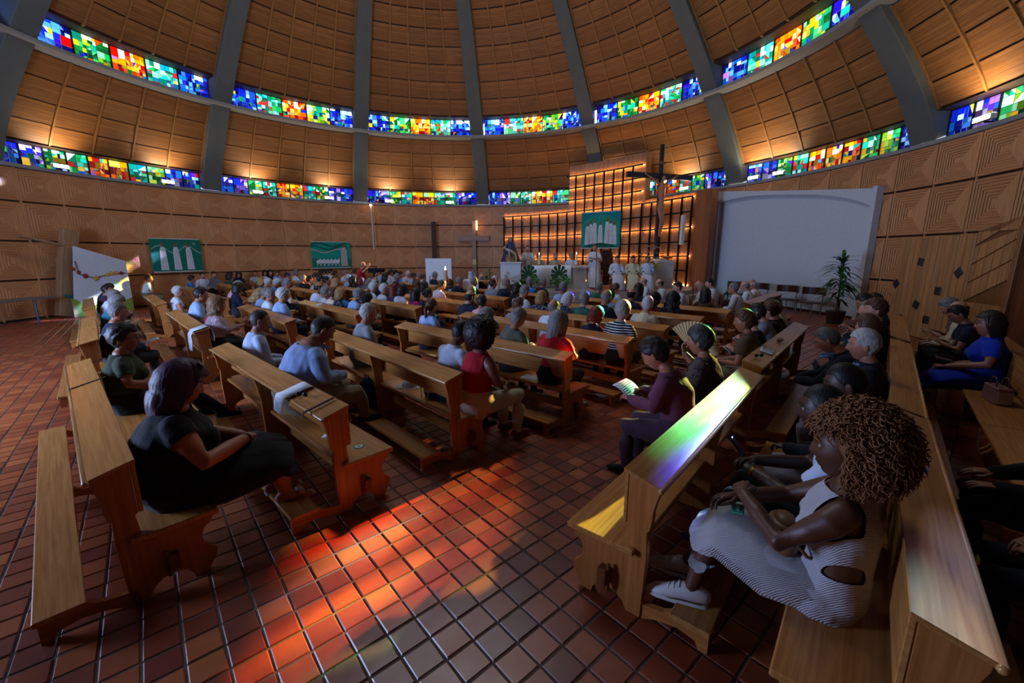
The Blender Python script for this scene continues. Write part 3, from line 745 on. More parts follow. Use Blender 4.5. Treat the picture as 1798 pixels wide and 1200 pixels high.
def curve_strip(mb, pts, wd, mi, y=-.010):
    for (x0, z0), (x1, z1) in zip(pts[:-1], pts[1:]): mb.add([(x0, y, z0-wd), (x1, y, z1-wd), (x1, y, z1+wd), (x0, y, z0+wd)], [(0, 1, 2, 3)], mi)
def paint1(mb, w, h):
    for x, ln in ((-.28, .02), (-.02, .0), (.24, -.02)): ribbon_figure(mb, w*x, h*.05, h*.86, w*.15, 0, ln)
    curve_strip(mb, [(w*(-.48+i*.08), h*(.68+.12*math.sin(i*.9))) for i in range(13)], .012, 0)
    for i in range(4):
        a = i*PI/2; mb.add([(w*.36+.09*math.cos(a+q)*k, -.012, h*.86+.07*math.sin(a+q)*k) for q, k in ((-.4, .4), (0, 1), (.4, .4), (0, .2))], [(0, 1, 2, 3)], 0)
def paint2(mb, w, h):
    mb.add([(-w/2, -.008, h*.36), (w/2, -.008, h*.36), (w/2, -.008, h*.98), (-w/2, -.008, h*.98)], [(0, 1, 2, 3)], 1)
    for k in range(3): curve_strip(mb, [(w*(-.5+i*.07), h*(.9-.12*k+.07*math.sin(i*.6+k))) for i in range(14)], .05-.012*k, 4 if k == 0 else 5 if k == 2 else 4)
    ribbon_figure(mb, w*.32, h*.06, h*.9, w*.18, 5)
    for i in range(6):
        x = -w*.34+i*w*.095; 
        mb.add([(x+w*.06*math.cos(2*PI*q/12), -.013, h*.24+h*.075*math.sin(2*PI*q/12)) for q in range(12)], [tuple(range(12))], 0)
        mb.add([(x+w*.03, -.014, h*.26), (x+w*.07, -.014, h*.30), (x+w*.05, -.014, h*.37), (x+w*.015, -.014, h*.32)], [(0, 1, 2, 3)], 0)
        for lx in (-.035, .035): mb.add([(x+w*lx-.012, -.013, h*.07), (x+w*lx+.012, -.013, h*.07), (x+w*lx+.014, -.013, h*.2), (x+w*lx-.014, -.013, h*.2)], [(0, 1, 2, 3)], 0)
def paint3(mb, w, h):
    mb.add([(w*.48*math.cos(PI*i/16)*1.0, -.008, h*.62+h*.30*math.sin(PI*i/16)) for i in range(17)]+[(-w*.48, -.008, h*.08), (w*.48, -.008, h*.08)], [tuple(list(range(17))+[17, 18])], 1)
    for x, z, s in ((-.34, .10, .74), (-.25, .11, .80), (-.15, .12, .84), (.17, .12, .86), (.26, .11, .80), (.35, .10, .74)): ribbon_figure(mb, w*x, h*z, h*s*.86, w*.13, 0)
    ribbon_figure(mb, 0, h*.10, h*.66, w*.13, 0)
    mb.add([(-w*.45, -.016, 0.02), (w*.45, -.016, .02), (w*.3, -.016, h*.10), (0, -.016, h*.15), (-w*.3, -.016, h*.10)], [(0, 1, 2, 3, 4)], 4)
banner(((260, 419), (350, 421), (270, 478)), 14.25, 'green banner with three robed figures on the left wall', paint1)
banner(((545, 425), (614, 426), (549, 471)), 14.25, 'teal banner with a shepherd and a row of lambs', paint2)
banner(((1022, 375), (1091, 370), (1021, 436)), 12.72, 'turquoise banner with a group of white robed figures on the altar screen', paint3, '#0e7d80')

# ------------------------------------------------------------------ crucifix
cw = plain('crucifix_wood', '#0f2230', .5)
cr = empty('crucifix', TR(7.02, 20.9, PLZ, .30), label='tall dark crucifix with carved figure before the altar screen', cat='crucifix')
mb = MB(); mb.box(-.085, .085, -.06, .06, 0, 6.5); mb.obj('upright', cw, cr, bevel=.01)
mb = MB(); mb.box(-1.8, 1.8, -.06, .07, 4.98, 5.22); mb.obj('crossbar', cw, cr, bevel=.01)
mb = MB(); mb.box(-.16, .16, -.09, -.06, 5.62, 5.74); mb.obj('title_board', plain('title_board', '#6d5a49', .7), cr)
fig = MB(); y = -.17
fig.tube([(.02, y, 3.55), (.0, y, 3.75), (.02, y, 4.0), (0, y, 4.3), (0, y, 4.55), (0, y, 4.75), (0, y, 4.85)], [.12, .14, .115, .15, .17, .09, .05], 10)
fig.ell((.03, y-.06, 4.97), (.085, .1, .12))
for s in (-1, 1):
    fig.tube([(s*.14, y, 4.70), (s*.48, y+.03, 4.93), (s*.82, y+.07, 5.12)], [.06, .045, .035], 8); fig.ell((s*.87, y+.08, 5.15), (.06, .03, .04))
    fig.tube([(s*.07, y, 3.6), (s*.06+.05, y-.12, 3.05), (s*.03, y-.02, 2.5), (s*.02, y-.05, 2.35)], [.095, .07, .045, .04], 8)
tag(fig.obj('figure', plain('carved_wood', '#a8765a', .6), cr, smooth=True), 'carved brown figure')
mb = MB(); mb.lathe([(.15, -.12), (.165, .0), (.15, .12)], 14, (.01, y, 3.72)); mb.obj('loincloth', plain('carved_cloth', '#9a7a5c', .6), cr, smooth=True)

# ------------------------------------------------------------------ altar and its cloth, pedestal, statue
def put(px, py, z): return at(px, py, z)
alt = empty('altar', TR(1.95, 19.6, PLZ, .0), label='stone altar block with carved step bands', cat='altar')
mb = MB(); mb.box(-.95, 1.5, -.45, .45, 0, .22); mb.obj('base', MARBLE, alt, bevel=.01)
mb = MB(); mb.box(-.85, 1.42, -.40, .40, .22, .90); mb.obj('block', MARBLE, alt, bevel=.01)
mb = MB(); mb.box(-.98, 1.52, -.48, .48, .90, 1.0); mb.obj('slab', MARBLE, alt, bevel=.012)
mb = MB(); nx = 40
V = []; Fs = []
for i in range(nx+1):
    x = -1.02+1.75*i/nx; f = .018*math.sin(i*1.3)+.01*math.sin(i*2.9)
    V += [(x, .5, 1.012), (x, -.5, 1.012), (x, -.515+f*.3, .85), (x, -.52-f, .06+.02*math.sin(i*.7))]
for i in range(nx):
    for j in range(3): Fs.append((i*4+j, i*4+4+j, i*4+5+j, i*4+1+j))
mb.add(V, Fs)
ac = mb.obj('altar_cloth', WHITEC, smooth=True); ac.matrix_basis = Matrix(TR(1.95, 19.6, PLZ)); tag(ac, 'white cloth draped over the front of the altar', 'cloth')
sm = ac.modifiers.new('t', 'SOLIDIFY'); sm.thickness = .008
ped = empty('pedestal', TR(-.05, 19.5, PLZ-.0, 0), label='white square pedestal under the sorrowful statue', cat='pedestal')
mb = MB(); mb.box(-.46, .46, -.4, .4, 0, 1.12); mb.obj('body', plain('white_panel', '#c4c9d0', .6), ped, bevel=.008)
mb = MB(); mb.box(-.5, .5, -.44, .44, 1.12, 1.18); mb.obj('top', MARBLE, ped, bevel=.008)
st = empty('statue', TR(-.05, 19.5, PLZ+1.18), label='painted statue of a seated mourning woman holding a body', cat='statue')
mb = MB(); mb.lathe([(.45, 0), (.44, .05), (.36, .3), (.27, .55), (.19, .75), (.12, .88)], 18, M=np.diag([1, .72, 1, 1])); mb.obj('robe', plain('statue_robe', '#20264a', .5), st, smooth=True)
mb = MB(); mb.lathe([(.17, .62), (.15, .8), (.12, .95), (.085, 1.06), (.001, 1.12)], 16, (0, .03, 0)); mb.obj('veil', plain('statue_veil', '#2c3052', .5), st, smooth=True)
mb = MB(); mb.ell((0, -.05, .95), (.07, .085, .10)); mb.obj('face', plain('statue_face', '#a58a74', .5), st, smooth=True)
mb = MB(); mb.lathe([(.30, 0), (.30, .08), (.24, .3), (.15, .42)], 16, (0, -.14, .0), M=np.diag([1, .8, 1, 1])); mb.obj('lap_drape', plain('statue_drape', '#7a6238', .4), st, smooth=True)
mb = MB(); mb.tube([(-.20, -.30, .56), (-.08, -.33, .50), (.08, -.34, .44), (.20, -.33, .36), (.25, -.34, .20), (.24, -.34, .04)], [.05, .075, .07, .055, .042, .035], 10); mb.ell((-.26, -.28, .62), (.06, .065, .075)); mb.tube([(-.08, -.38, .5), (-.06, -.42, .34), (-.04, -.42, .2)], [.03, .026, .02], 8)
mb.obj('body', plain('statue_body', '#a5917c', .5), st, smooth=True)
amb = empty('ambo', TR(6.75, 19.15, PLZ, .25), label='white lectern block at the right of the altar with a red book', cat='lectern')
mb = MB(); mb.box(-.42, .42, -.3, .3, 0, 1.15); mb.obj('body', plain('white_panel', '#c4c9d0', .6), amb, bevel=.01)
mb = MB(); mb.prism([(-.3, 1.15), (.3, 1.15), (.3, 1.3), (-.3, 1.2)], -.36, .36, 'X'); mb.obj('desk', plain('white_panel', '#c4c9d0', .6), amb, bevel=.006)
bk = MB(); bk.box(-.2, .2, -.16, .16, 0, .05); o = bk.obj('book', plain('red_book', '#7a1518', .5), bevel=.005); o.matrix_basis = Matrix(TR(6.95, 19.15, PLZ+1.335, .25)) @ Matrix.Rotation(.165, 4, 'X'); tag(o, 'closed red book lying on the white lectern', 'book')
def candle(x, y, z, h, label, lit=False):
    root = empty('candle', TR(x, y, z), label=label, cat='candle')
    mb = MB(); mb.lathe([(.001, 0), (.07, 0), (.07, .02), (.03, .04), (.03, .07)], 12); mb.obj('holder', plain('brass', '#8a6a2c', .35, .8), root, smooth=True)
    mb = MB(); mb.lathe([(.035, .05), (.035, h), (.001, h)], 12); mb.obj('wax', plain('candle_wax', '#e5ddc9', .5), root, smooth=False)
    mb = MB(); mb.lathe([(.001, h), (.016, h+.03), (.010, h+.07), (.001, h+.11)], 10); mb.obj('flame', emit('flame', (1, .55, .16), 25 if lit else 12), root, smooth=True)
candle(1.25, 19.5, PLZ+1.012, .48, 'left white candle on the altar'); candle(2.95, 19.5, PLZ+1.0, .5, 'right white candle on the altar')
# great candle on its stand left of the chancel
gc = at(782, 520, .0)
root = empty('paschal_candle', TR(-2.6, 16.6), label='thick lit candle on a dark stand left of the chancel', cat='candle')
mb = MB(); mb.lathe([(.001, 0), (.22, 0), (.2, .05), (.05, .1), (.045, .95), (.14, 1.0), (.14, 1.06), (.001, 1.06)], 16); mb.obj('stand', BLACKM, root, smooth=False)
mb = MB(); mb.lathe([(.075, 1.06), (.078, 1.6), (.06, 1.62), (.001, 1.6)], 16); mb.obj('wax', plain('paschal_wax', '#d9a57c', .5), root, smooth=False)
mb = MB(); mb.lathe([(.001, 1.61), (.024, 1.65), (.014, 1.70), (.001, 1.76)], 10); mb.obj('flame', emit('flame_big', (1, .6, .25), 40), root, smooth=True)
# cathedra
ch = empty('bishop_chair', TR(4.75, 21.2, PLZ, .1), label='dark high-backed chair with rounded top beside the standing priest', cat='chair')
DKW = wood('dark_chair_wood', '#24130b', '#3d2314', 'Z', .4)
mb = MB(); mb.prism([(-.34, .0), (.34, .0), (.36, 1.35), (.3, 1.6), (.15, 1.72), (-.15, 1.72), (-.3, 1.6), (-.36, 1.35)], .18, .26, 'Y'); mb.obj('backrest', DKW, ch, bevel=.01)
mb = MB(); mb.box(-.34, .34, -.35, .2, .42, .5); mb.obj('seat', DKW, ch, bevel=.01)
for sx in (-.31, .31):
    mb = MB(); mb.box(sx-.03, sx+.03, -.35, -.29, 0, .68); mb.obj('leg', DKW, ch)
    mb = MB(); mb.box(sx-.035, sx+.035, -.38, .2, .68, .73); mb.obj('armrest', DKW, ch, bevel=.008)
# microphone stand
ms = empty('microphone_stand', TR(3.72, 18.75, PLZ), label='thin black microphone stand before the standing priest', cat='stand')
mb = MB(); mb.lathe([(.001, 0), (.13, 0), (.13, .02), (.02, .03)], 14); mb.obj('base', BLACKM, ms)
mb = MB(); mb.tube([(0, 0, .02), (0, 0, 1.45)], .011, 8); mb.obj('pole', BLACKM, ms)
mb = MB(); mb.tube([(0, 0, 1.42), (.02, .1, 1.5), (.03, .2, 1.55)], .018, 8); mb.obj('microphone', BLACKM, ms)

# ------------------------------------------------------------------ plants and flowers
LEAFM = [plain('leaf_dark', '#1d4a24', .45), plain('leaf_mid', '#35702f', .45), plain('leaf_pale', '#6f9a50', .5)]
PET = [plain('petal_white', '#d8d4c2', .6), plain('petal_yellow', '#c98a1c', .6), plain('petal_red', '#a3142a', .5), plain('petal_cream', '#b9bd7a', .6)]
def leaf(mb, base, d, ln, w, droop=.3, mi=0, seg=5):
    d = np.array(d, float); d /= np.linalg.norm(d); s = np.cross(d, (0, 0, 1)); s = s/(np.linalg.norm(s)+1e-6) if np.linalg.norm(s) > 1e-3 else np.array([1., 0, 0])
    V = []; base = np.array(base, float)
    for i in range(seg+1):
        t = i/seg; c = base+d*ln*t-np.array([0, 0, droop*ln*t*t]); wd = w*math.sin(PI*min(.97, .12+.86*t))
        V += [c-s*wd, c+np.array([0, 0, -.15*wd]), c+s*wd]
    Fs = []
    for i in range(seg): Fs += [(i*3, i*3+1, i*3+4, i*3+3), (i*3+1, i*3+2, i*3+5, i*3+4)]
    mb.add(V, Fs, mi)
def monstera(mb, base, tilt, size, mi=0, yaw=0.0, seed=0):
    """one broad split leaf standing on a stalk, facing the nave"""
    base = np.array(base, float); V = [(0, 0, 0)]; n = 9; lob = []
    for i in range(n):
        d0 = -2.45+4.9*i/n; d1 = -2.45+4.9*(i+1)/n
        for q, k in ((.04, .36), (.14, .93), (.5, 1.0), (.86, .93), (.96, .36)):
            th = d0+(d1-d0)*q; r = size*(.62+.30*math.cos(th*.62))*k; lob.append((math.sin(th)*r*.92, -.06*size*k*k, math.cos(th)*r))
    V += lob; Fs = [(0, i, i+1) for i in range(1, len(lob))]
    M = np.array(Matrix.Translation(base+np.array([0, 0, size*.75])) @ Matrix.Rotation(yaw, 4, 'Z') @ Matrix.Rotation(tilt, 4, 'X'))
    mb.add(xf(M, V), Fs, mi); mb.tube([base, base+np.array([0, .03, size*.4]), base+np.array([0, 0, size*.78])], .012, 6, mi)
def arrangement(x, y, z, label, kind, h, s=1.0, seed=0):
    rg = np.random.default_rng(seed); root = empty('flower_arrangement', TR(x, y, z), label=label, cat='flowers')
    mb = MB(); mb.lathe([(.001, 0), (.12*s, 0), (.16*s, .14*s), (.15*s, .15*s)], 14); mb.obj('vase', plain('vase', '#77736c', .5), root, smooth=True)
    for i in range(14):
        a = rg.uniform(0, 2*PI); e = rg.uniform(.2, 1.2); mb = MB()
        leaf(mb, (.05*s*math.cos(a), .05*s*math.sin(a), .13*s), (math.cos(a)*math.cos(e), math.sin(a)*math.cos(e), math.sin(e)), h*rg.uniform(.5, .95)*(.55 if kind == 'monstera' else 1), .05*s*rg.uniform(.7, 1.5), .35, 0)
        mb.obj('leaf', LEAFM[int(rg.integers(0, 3))], root)
    if kind == 'monstera':
        for (bx, by, bz, sz, ti, yw, mi_) in ((0, -.05, .30, .48, .15, 0, 0), (.22*s, -.1, .10, .36, .3, -.4, 1), (-.2*s, -.1, .08, .34, .3, .5, 1)):
            mb = MB(); monstera(mb, (bx, by, bz), ti, sz, 0, yw); o_ = mb.obj('leaf', LEAFM[mi_], root); sm_ = o_.modifiers.new('t', 'SOLIDIFY'); sm_.thickness = .004
    for i in range(34):
        a = rg.uniform(0, 2*PI); e = rg.uniform(.3, 1.45) if kind != 'monstera' else rg.uniform(.05, .7); ln = h*rg.uniform(.45, 1.0)*(1 if kind != 'monstera' else .6)
        c = np.array([math.cos(a)*math.cos(e)*ln*.8, math.sin(a)*math.cos(e)*ln*.8-.05, .15*s+math.sin(e)*ln])
        mb = MB(); n_ = 6
        for k in range(n_):
            b = 2*PI*k/n_; leaf(mb, c, (math.cos(b), math.sin(b), .6), .085*s, .034*s, .2, 0, 3)
        mb.obj('blossom', PET[[0, 3, 0, 1][int(rg.integers(0, 4))] if kind != 'red' else 2], root)
    return root
arrangement(.72, 18.0, PLZ-.0, 'flower arrangement with big split leaves before the altar, left one', 'monstera', .85, 1.1, 1)
arrangement(2.0, 18.0, PLZ-.0, 'flower arrangement with big split leaves before the altar, right one', 'monstera', .85, 1.1, 2)
arrangement(-.15, 18.3, PLZ, 'cream flower arrangement at the foot of the statue pedestal', 'plain', .6, 1.2, 3)
arrangement(6.0, 18.3, PLZ+.75, 'tall white flower arrangement on the lectern', 'plain', .95, 1.3, 4)
mb = MB(); mb.lathe([(.001, 0), (.17, 0), (.15, .06), (.11, .7), (.16, .75), (.001, .75)], 16, (6.0, 18.3, PLZ)); tag(mb.obj('plant_stand', MARBLE, smooth=False), 'round stone stand under the tall white flowers', 'stand')
def potted(x, y, z, label, h, n, seed, red=False, s=1.0, spread=.9):
    rg = np.random.default_rng(seed); root = empty('potted_plant', TR(x, y, z), label=label, cat='plant')
    mb = MB(); mb.lathe([(.001, 0), (.13*s, 0), (.17*s, .26*s), (.15*s, .26*s), (.001, .22*s)], 16); mb.obj('pot', plain('pot_brown', '#3a2a20', .5), root, smooth=False)
    mb = MB(); mb.tube([(0, 0, .2*s), (.02, 0, h*.5), (0, .02, h*.85)], .018*s, 8); mb.obj('stem', plain('stem', '#5c5a34', .7), root)
    for i in range(n):
        t = rg.uniform(.25, 1); a = rg.uniform(0, 2*PI); e = rg.uniform(-.1, .9) if t < .9 else rg.uniform(.6, 1.4); mb = MB()
        leaf(mb, (0, 0, .2*s+(h*.72)*t), (math.cos(a)*math.cos(e), math.sin(a)*math.cos(e), math.sin(e)), h*.32*rg.uniform(.7, 1.25)*spread, .028*s*rg.uniform(.8, 1.3), .55, 0)
        mb.obj('leaf', LEAFM[int(rg.integers(0, 2))], root)
    if red:
        mb = MB(); mb.lathe([(.001, h*.75), (.035, h*.85), (.02, h*1.0), (.001, h*1.1)], 8); mb.obj('blossom', PET[2], root, smooth=True)
potted(10.35, 13.3, 0, 'tall leafy dracaena in a pot beside the side screen', 2.35, 120, 5, s=1.6, spread=.9)
potted(6.9, 16.0, .0, 'small potted plant with a red flower spike near the lectern', 1.0, 18, 6, True)
potted(9.05, 17.6, .0, 'leafy potted plant at the right foot of the altar screen', 1.1, 30, 7)
potted(9.6, 16.9, .0, 'bushy potted fern left of the white niche', 1.15, 44, 8, spread=1.2)
potted(-1.0, 18.9, PLZ, 'potted plant left of the statue pedestal', .9, 26, 9)

# ------------------------------------------------------------------ items along the back wall
wc = empty('wall_cross', np.array(Matrix.Translation(at_r(833, 440, 14.2)) @ Matrix.Rotation(polar(at_r(833, 440, 14.2))[1]-PI/2, 4, 'Z')), label='large plain pale wooden cross on the back wall', cat='cross')
WC = wood('pale_cross_wood', '#8a6a5c', '#a98a78', 'Z', .5); sc_ = np.linalg.norm(at_r(833, 440, 14.2)-CAMP)/FPX
mb = MB(); mb.box(-.12, .12, -.08, .06, -62*sc_, 50*sc_); mb.obj('upright', WC, wc, bevel=.01)
mb = MB(); mb.box(-26*sc_, 26*sc_, -.085, .05, 16*sc_, 24*sc_); mb.obj('crossbar', wood('pale_cross_wood_x', '#8a6a5c', '#a98a78', 'X', .5), wc, bevel=.01)
mb = MB(); mb.box(-.11, .11, -.10, -.08, -24*sc_, -15*sc_); mb.obj('plaque', plain('paper', '#c9c296', .8), wc)
ln_ = at_r(837, 396, 14.0); mb = MB(); mb.box(-.04, .04, -.05, .0, -.28, .28)
o = mb.obj('wall_light', emit('wall_light', (1, .5, .18), 6)); o.matrix_basis = Matrix.Translation(ln_) @ Matrix.Rotation(polar(ln_)[1]-PI/2, 4, 'Z'); tag(o, 'slim orange wall light by the pale cross', 'lamp')
p0 = at_r(764, 470, 14.1); mb = MB(); mb.box(-.14, .14, -.14, .14, 0, at_r(761, 390, 14.1)[2]); o = mb.obj('post', wood('dark_post', '#2b170d', '#472a18', 'Z')); o.matrix_basis = Matrix(TR(p0[0], p0[1], 0, polar(p0)[1])); tag(o, 'dark square timber post against the back wall', 'post')
p0 = at_r(656, 430, 13.9); zt = at_r(655, 362, 13.9)[2]; zb = at_r(657, 437, 13.9)[2]
root = empty('pole_lamp', TR(p0[0], p0[1], zb), label='thin white pole lamp hanging on the back wall', cat='lamp')
mb = MB(); mb.tube([(0, 0, 0), (0, 0, zt-zb)], .03, 8); mb.obj('pole', plain('white_paint', '#d8d8d8', .5), root)
mb = MB(); mb.ell((0, -.05, zt-zb+.04), (.07, .07, .05)); mb.obj('bulb', emit('bulb', (1, .6, .3), 25), root, smooth=True)
p0 = at_r(1198, 405, 12.6); zt = at_r(1199, 378, 12.6)[2]; zb = at_r(1195, 430, 12.6)[2]
mb = MB(); mb.box(-.08, .08, -.08, .08, 0, zt-zb); o = mb.obj('column_loudspeaker', plain('white_paint', '#d8d8d8', .5), bevel=.01); o.matrix_basis = Matrix(TR(p0[0], p0[1], zb, .3)); tag(o, 'slim white column loudspeaker on the right of the altar screen', 'loudspeaker')
ea = empty('easel_board', TR(-3.15, 18.3, 0, .1), label='white board on a black easel left of the chancel', cat='board')
mb = MB(); mb.box(-.55, .55, -.02, .02, .95, 2.05); mb.obj('board', plain('white_board', '#ccd3da', .6), ea, bevel=.004)
for sx in (-.45, .45):
    mb = MB(); mb.tube([(sx*1.1, -.1, 0), (sx*.7, .04, 1.9)], .02, 6); mb.obj('leg', BLACKM, ea)
mb = MB(); mb.tube([(0, .6, 0), (0, .04, 1.9)], .02, 6); mb.obj('leg', BLACKM, ea)
mb = MB(); mb.box(-.6, .6, -.09, .0, .9, .95); mb.obj('tray', BLACKM, ea)
bt_ = empty('side_table', TR(-1.28, 15.9, 0), label='small wooden side table with cloth left of the chancel', cat='table')
mb = MB(); mb.box(-.5, .5, -.3, .3, 1.22, 1.27); mb.obj('tabletop', W_PEW, bt_, bevel=.008)
for sx in (-.42, .42):
    for sy in (-.24, .24):
        mb = MB(); mb.box(sx-.03, sx+.03, sy-.03, sy+.03, 0, 1.22); mb.obj('leg', W_PEWZ, bt_)
mb = MB(); mb.box(-.52, .05, -.32, .32, 1.272, 1.282); mb.box(-.52, .05, -.33, -.32, .95, 1.28); o = mb.obj('runner', WHITEC); o.matrix_basis = Matrix(TR(-1.28, 15.9, 0)); tag(o, 'white cloth over the left half of the side table', 'cloth')
root = empty('glass_jug', TR(-1.53, 15.85, 1.285), label='clear jug standing on the side table', cat='jug')
mb = MB(); mb.lathe([(.001, 0), (.09, 0), (.11, .12), (.08, .26), (.1, .3), (.092, .3), (.07, .25), (.1, .12), (.085, .012), (.001, .012)], 16); mb.obj('body', plain('jug_glass', '#9fb0bc', .15), root, smooth=True)
mb = MB(); mb.tube([(.1, 0, .25), (.17, 0, .2), (.16, 0, .1), (.1, 0, .08)], .012, 6); mb.obj('handle', plain('jug_glass', '#9fb0bc', .15), root, smooth=True)
arrangement(-.98, 15.9, 1.272, 'small white flower vase on the side table', 'plain', .3, .6, 11)
# left: trestle table, timber post with rosary board
tb = empty('folding_table', TR(*at_r(26, 545, 13.55)[:2], 0, polar(at_r(26, 545, 13.55))[1]-PI/2+.05), label='long grey folding table against the left wall', cat='table')
mb = MB(); mb.box(-1.3, 1.0, -.4, .4, .78, .83); mb.obj('tabletop', plain('grey_table', '#6b6866', .5), tb, bevel=.008)
for sx in (-.9, -.3, .35, .9):
    mb = MB(); mb.tube([(sx, -.3 if sx in (-.9, .35) else .3, 0), (sx*.98, -.32 if sx in (-.9, .35) else .3, .78)], .025, 6); mb.obj('leg', plain('table_leg', '#3a4456', .4, .5), tb)
pb = at_r(112, 545, 13.75)
po = empty('timber_post', np.array(Matrix(TR(pb[0], pb[1], 0, polar(pb)[1]-PI/2)) @ Matrix.Rotation(.22, 4, 'Y')), label='broad raw timber post with a crossarm by the left wall', cat='post')
RAW = wood('raw_timber', '#7d5c3e', '#ab8660', 'Z', .75)
mb = MB(); mb.box(-.26, .26, -.12, .12, .06, 2.55); mb.obj('post', RAW, po, bevel=.015)
mb = MB(); mb.box(-.25, .25, -.12, .12, 2.62, 3.2); mb.obj('upper_block', RAW, po, bevel=.015)
mb = MB(); mb.prism([(-1.4, 2.60), (.1, 2.54), (.1, 2.62), (-1.4, 2.64)], -.1, .1, 'Y'); mb.obj('crossarm', RAW, po)
mb = MB(); mb.box(-.14, .1, -.135, -.12, .72, .86); mb.obj('green_label', plain('green_label', '#1f7a5c', .6), po)
bl, br = at_r(128, 545, 13.35), at_r(231, 520, 13.45)
dd = br[:2]-bl[:2]; LBd = np.linalg.norm(dd)
bo = empty('display_board', TR(bl[0], bl[1], 0, math.atan2(dd[1], dd[0])), label='white display board painted with a bead chain and green ground', cat='board')
mb = MB(); mb.prism([(0, .02), (LBd, .02), (LBd, 2.0), (.42, 2.55)], -.02, .02, 'Y'); mb.obj('panel', plain('board_white', '#c8d0da', .6), bo)
mb = MB(); pts = [(0, .3+.3)]+[(LBd*i/12, .55+.08*math.sin(i*.9)) for i in range(13)]
mb.add([(x, -.024, .03) for x in (0, LBd)]+[(LBd*i/12, -.024, .55-.2*math.sin(PI*i/12)+.15*(i < 2)) for i in range(12, -1, -1)], [tuple(range(15))]); mb.obj('ground_print', plain('board_green', '#8a9a38', .6), bo)
mb = MB(); mb.tube([(0.36, -.03, 2.0), (LBd*.2, -.03, 1.55), (LBd*.42, -.03, 1.38), (LBd*.7, -.03, 1.52), (LBd*.95, -.03, 1.52)], .018, 6); mb.obj('chain', plain('chain_brown', '#5c3020', .6), bo)
for i, (u, z, s, c) in enumerate(((.12, 1.74, .07, 0), (.19, 1.62, .07, 0), (.28, 1.48, .09, 0), (.44, 1.38, .10, 1), (.64, 1.49, .075, 1), (.71, 1.53, .075, 1), (.79, 1.54, .075, 1), (.88, 1.53, .07, 0))):
    mb = MB(); mb.ell((LBd*u, -.04, z), (s, .03, s)); mb.obj('bead', plain('bead_red', '#8a2f22', .4) if c == 0 else plain('bead_gold', '#d09a48', .4), bo, smooth=True)

# ------------------------------------------------------------------ assumed glazed entrance behind the viewer, left: unseen, added for its blue light
ed_ = empty('door_assumed_1', np.array(Matrix.Translation(cyl(14.3, _ea, 0)) @ Matrix.Rotation(_ea-PI/2, 4, 'Z')), label='glazed entrance doors', kind='structure')
for i in range(5): mb = MB(); mb.box(-2.0+i-.04, -2.0+i+.04, -.06, .06, 0, 3.2); mb.obj('post', BLACKM, ed_)
for i in range(4): mb = MB(); mb.box(-1.96+i, -1.04+i, -.01, .01, .1, 3.1); mb.obj('pane', emit('assumed_door_glow', (.45, .62, 1.0), 1.0), ed_)  # glowing panes added to go with the assumed entrance light
# ------------------------------------------------------------------ pews
LA, RA = math.radians(-45.3), math.radians(48.5)
ET = np.array([math.cos(LA), math.sin(LA)]); EN = np.array([-ET[1], ET[0]])
ES = np.array([math.cos(RA), math.sin(RA)]); EM = np.array([-ES[1], ES[0]])
ROWN = [-.29, 1.10, 2.52, 3.94, 5.42, 6.87, 8.40, 9.95]
COLS = {'A': (-7.12, -3.20), 'B': (-12.45, -8.80), 'C': (-18.0, -14.55), 'D': (-23.2, -19.8)}
SUP = [(.07, 0), (.16, 0), (.19, .055), (.24, .095), (.30, .108), (.36, .09), (.395, .045), (.405, 0), (.48, 0), (.545, .11), (.552, .165),
       (.515, .195), (.485, .24), (.478, .29), (.495, .34), (.545, .375), (.552, .425), (.185, .425), (.168, .60), (.186, .615), (.186, .945),
       (.0, .888), (.0, .862), (.018, .80), (.03, .74), (.035, .66), (.045, .615), (.058, .60), (.052, .44)]
MIDS = [(.07, 0), (.48, 0), (.50, .2), (.50, .425), (.175, .425), (.165, .60), (.186, .615), (.186, .945), (.0, .888), (.0, .862), (.02, .78), (.04, .66), (.05, .60), (.052, .44)]
PEWM = {}
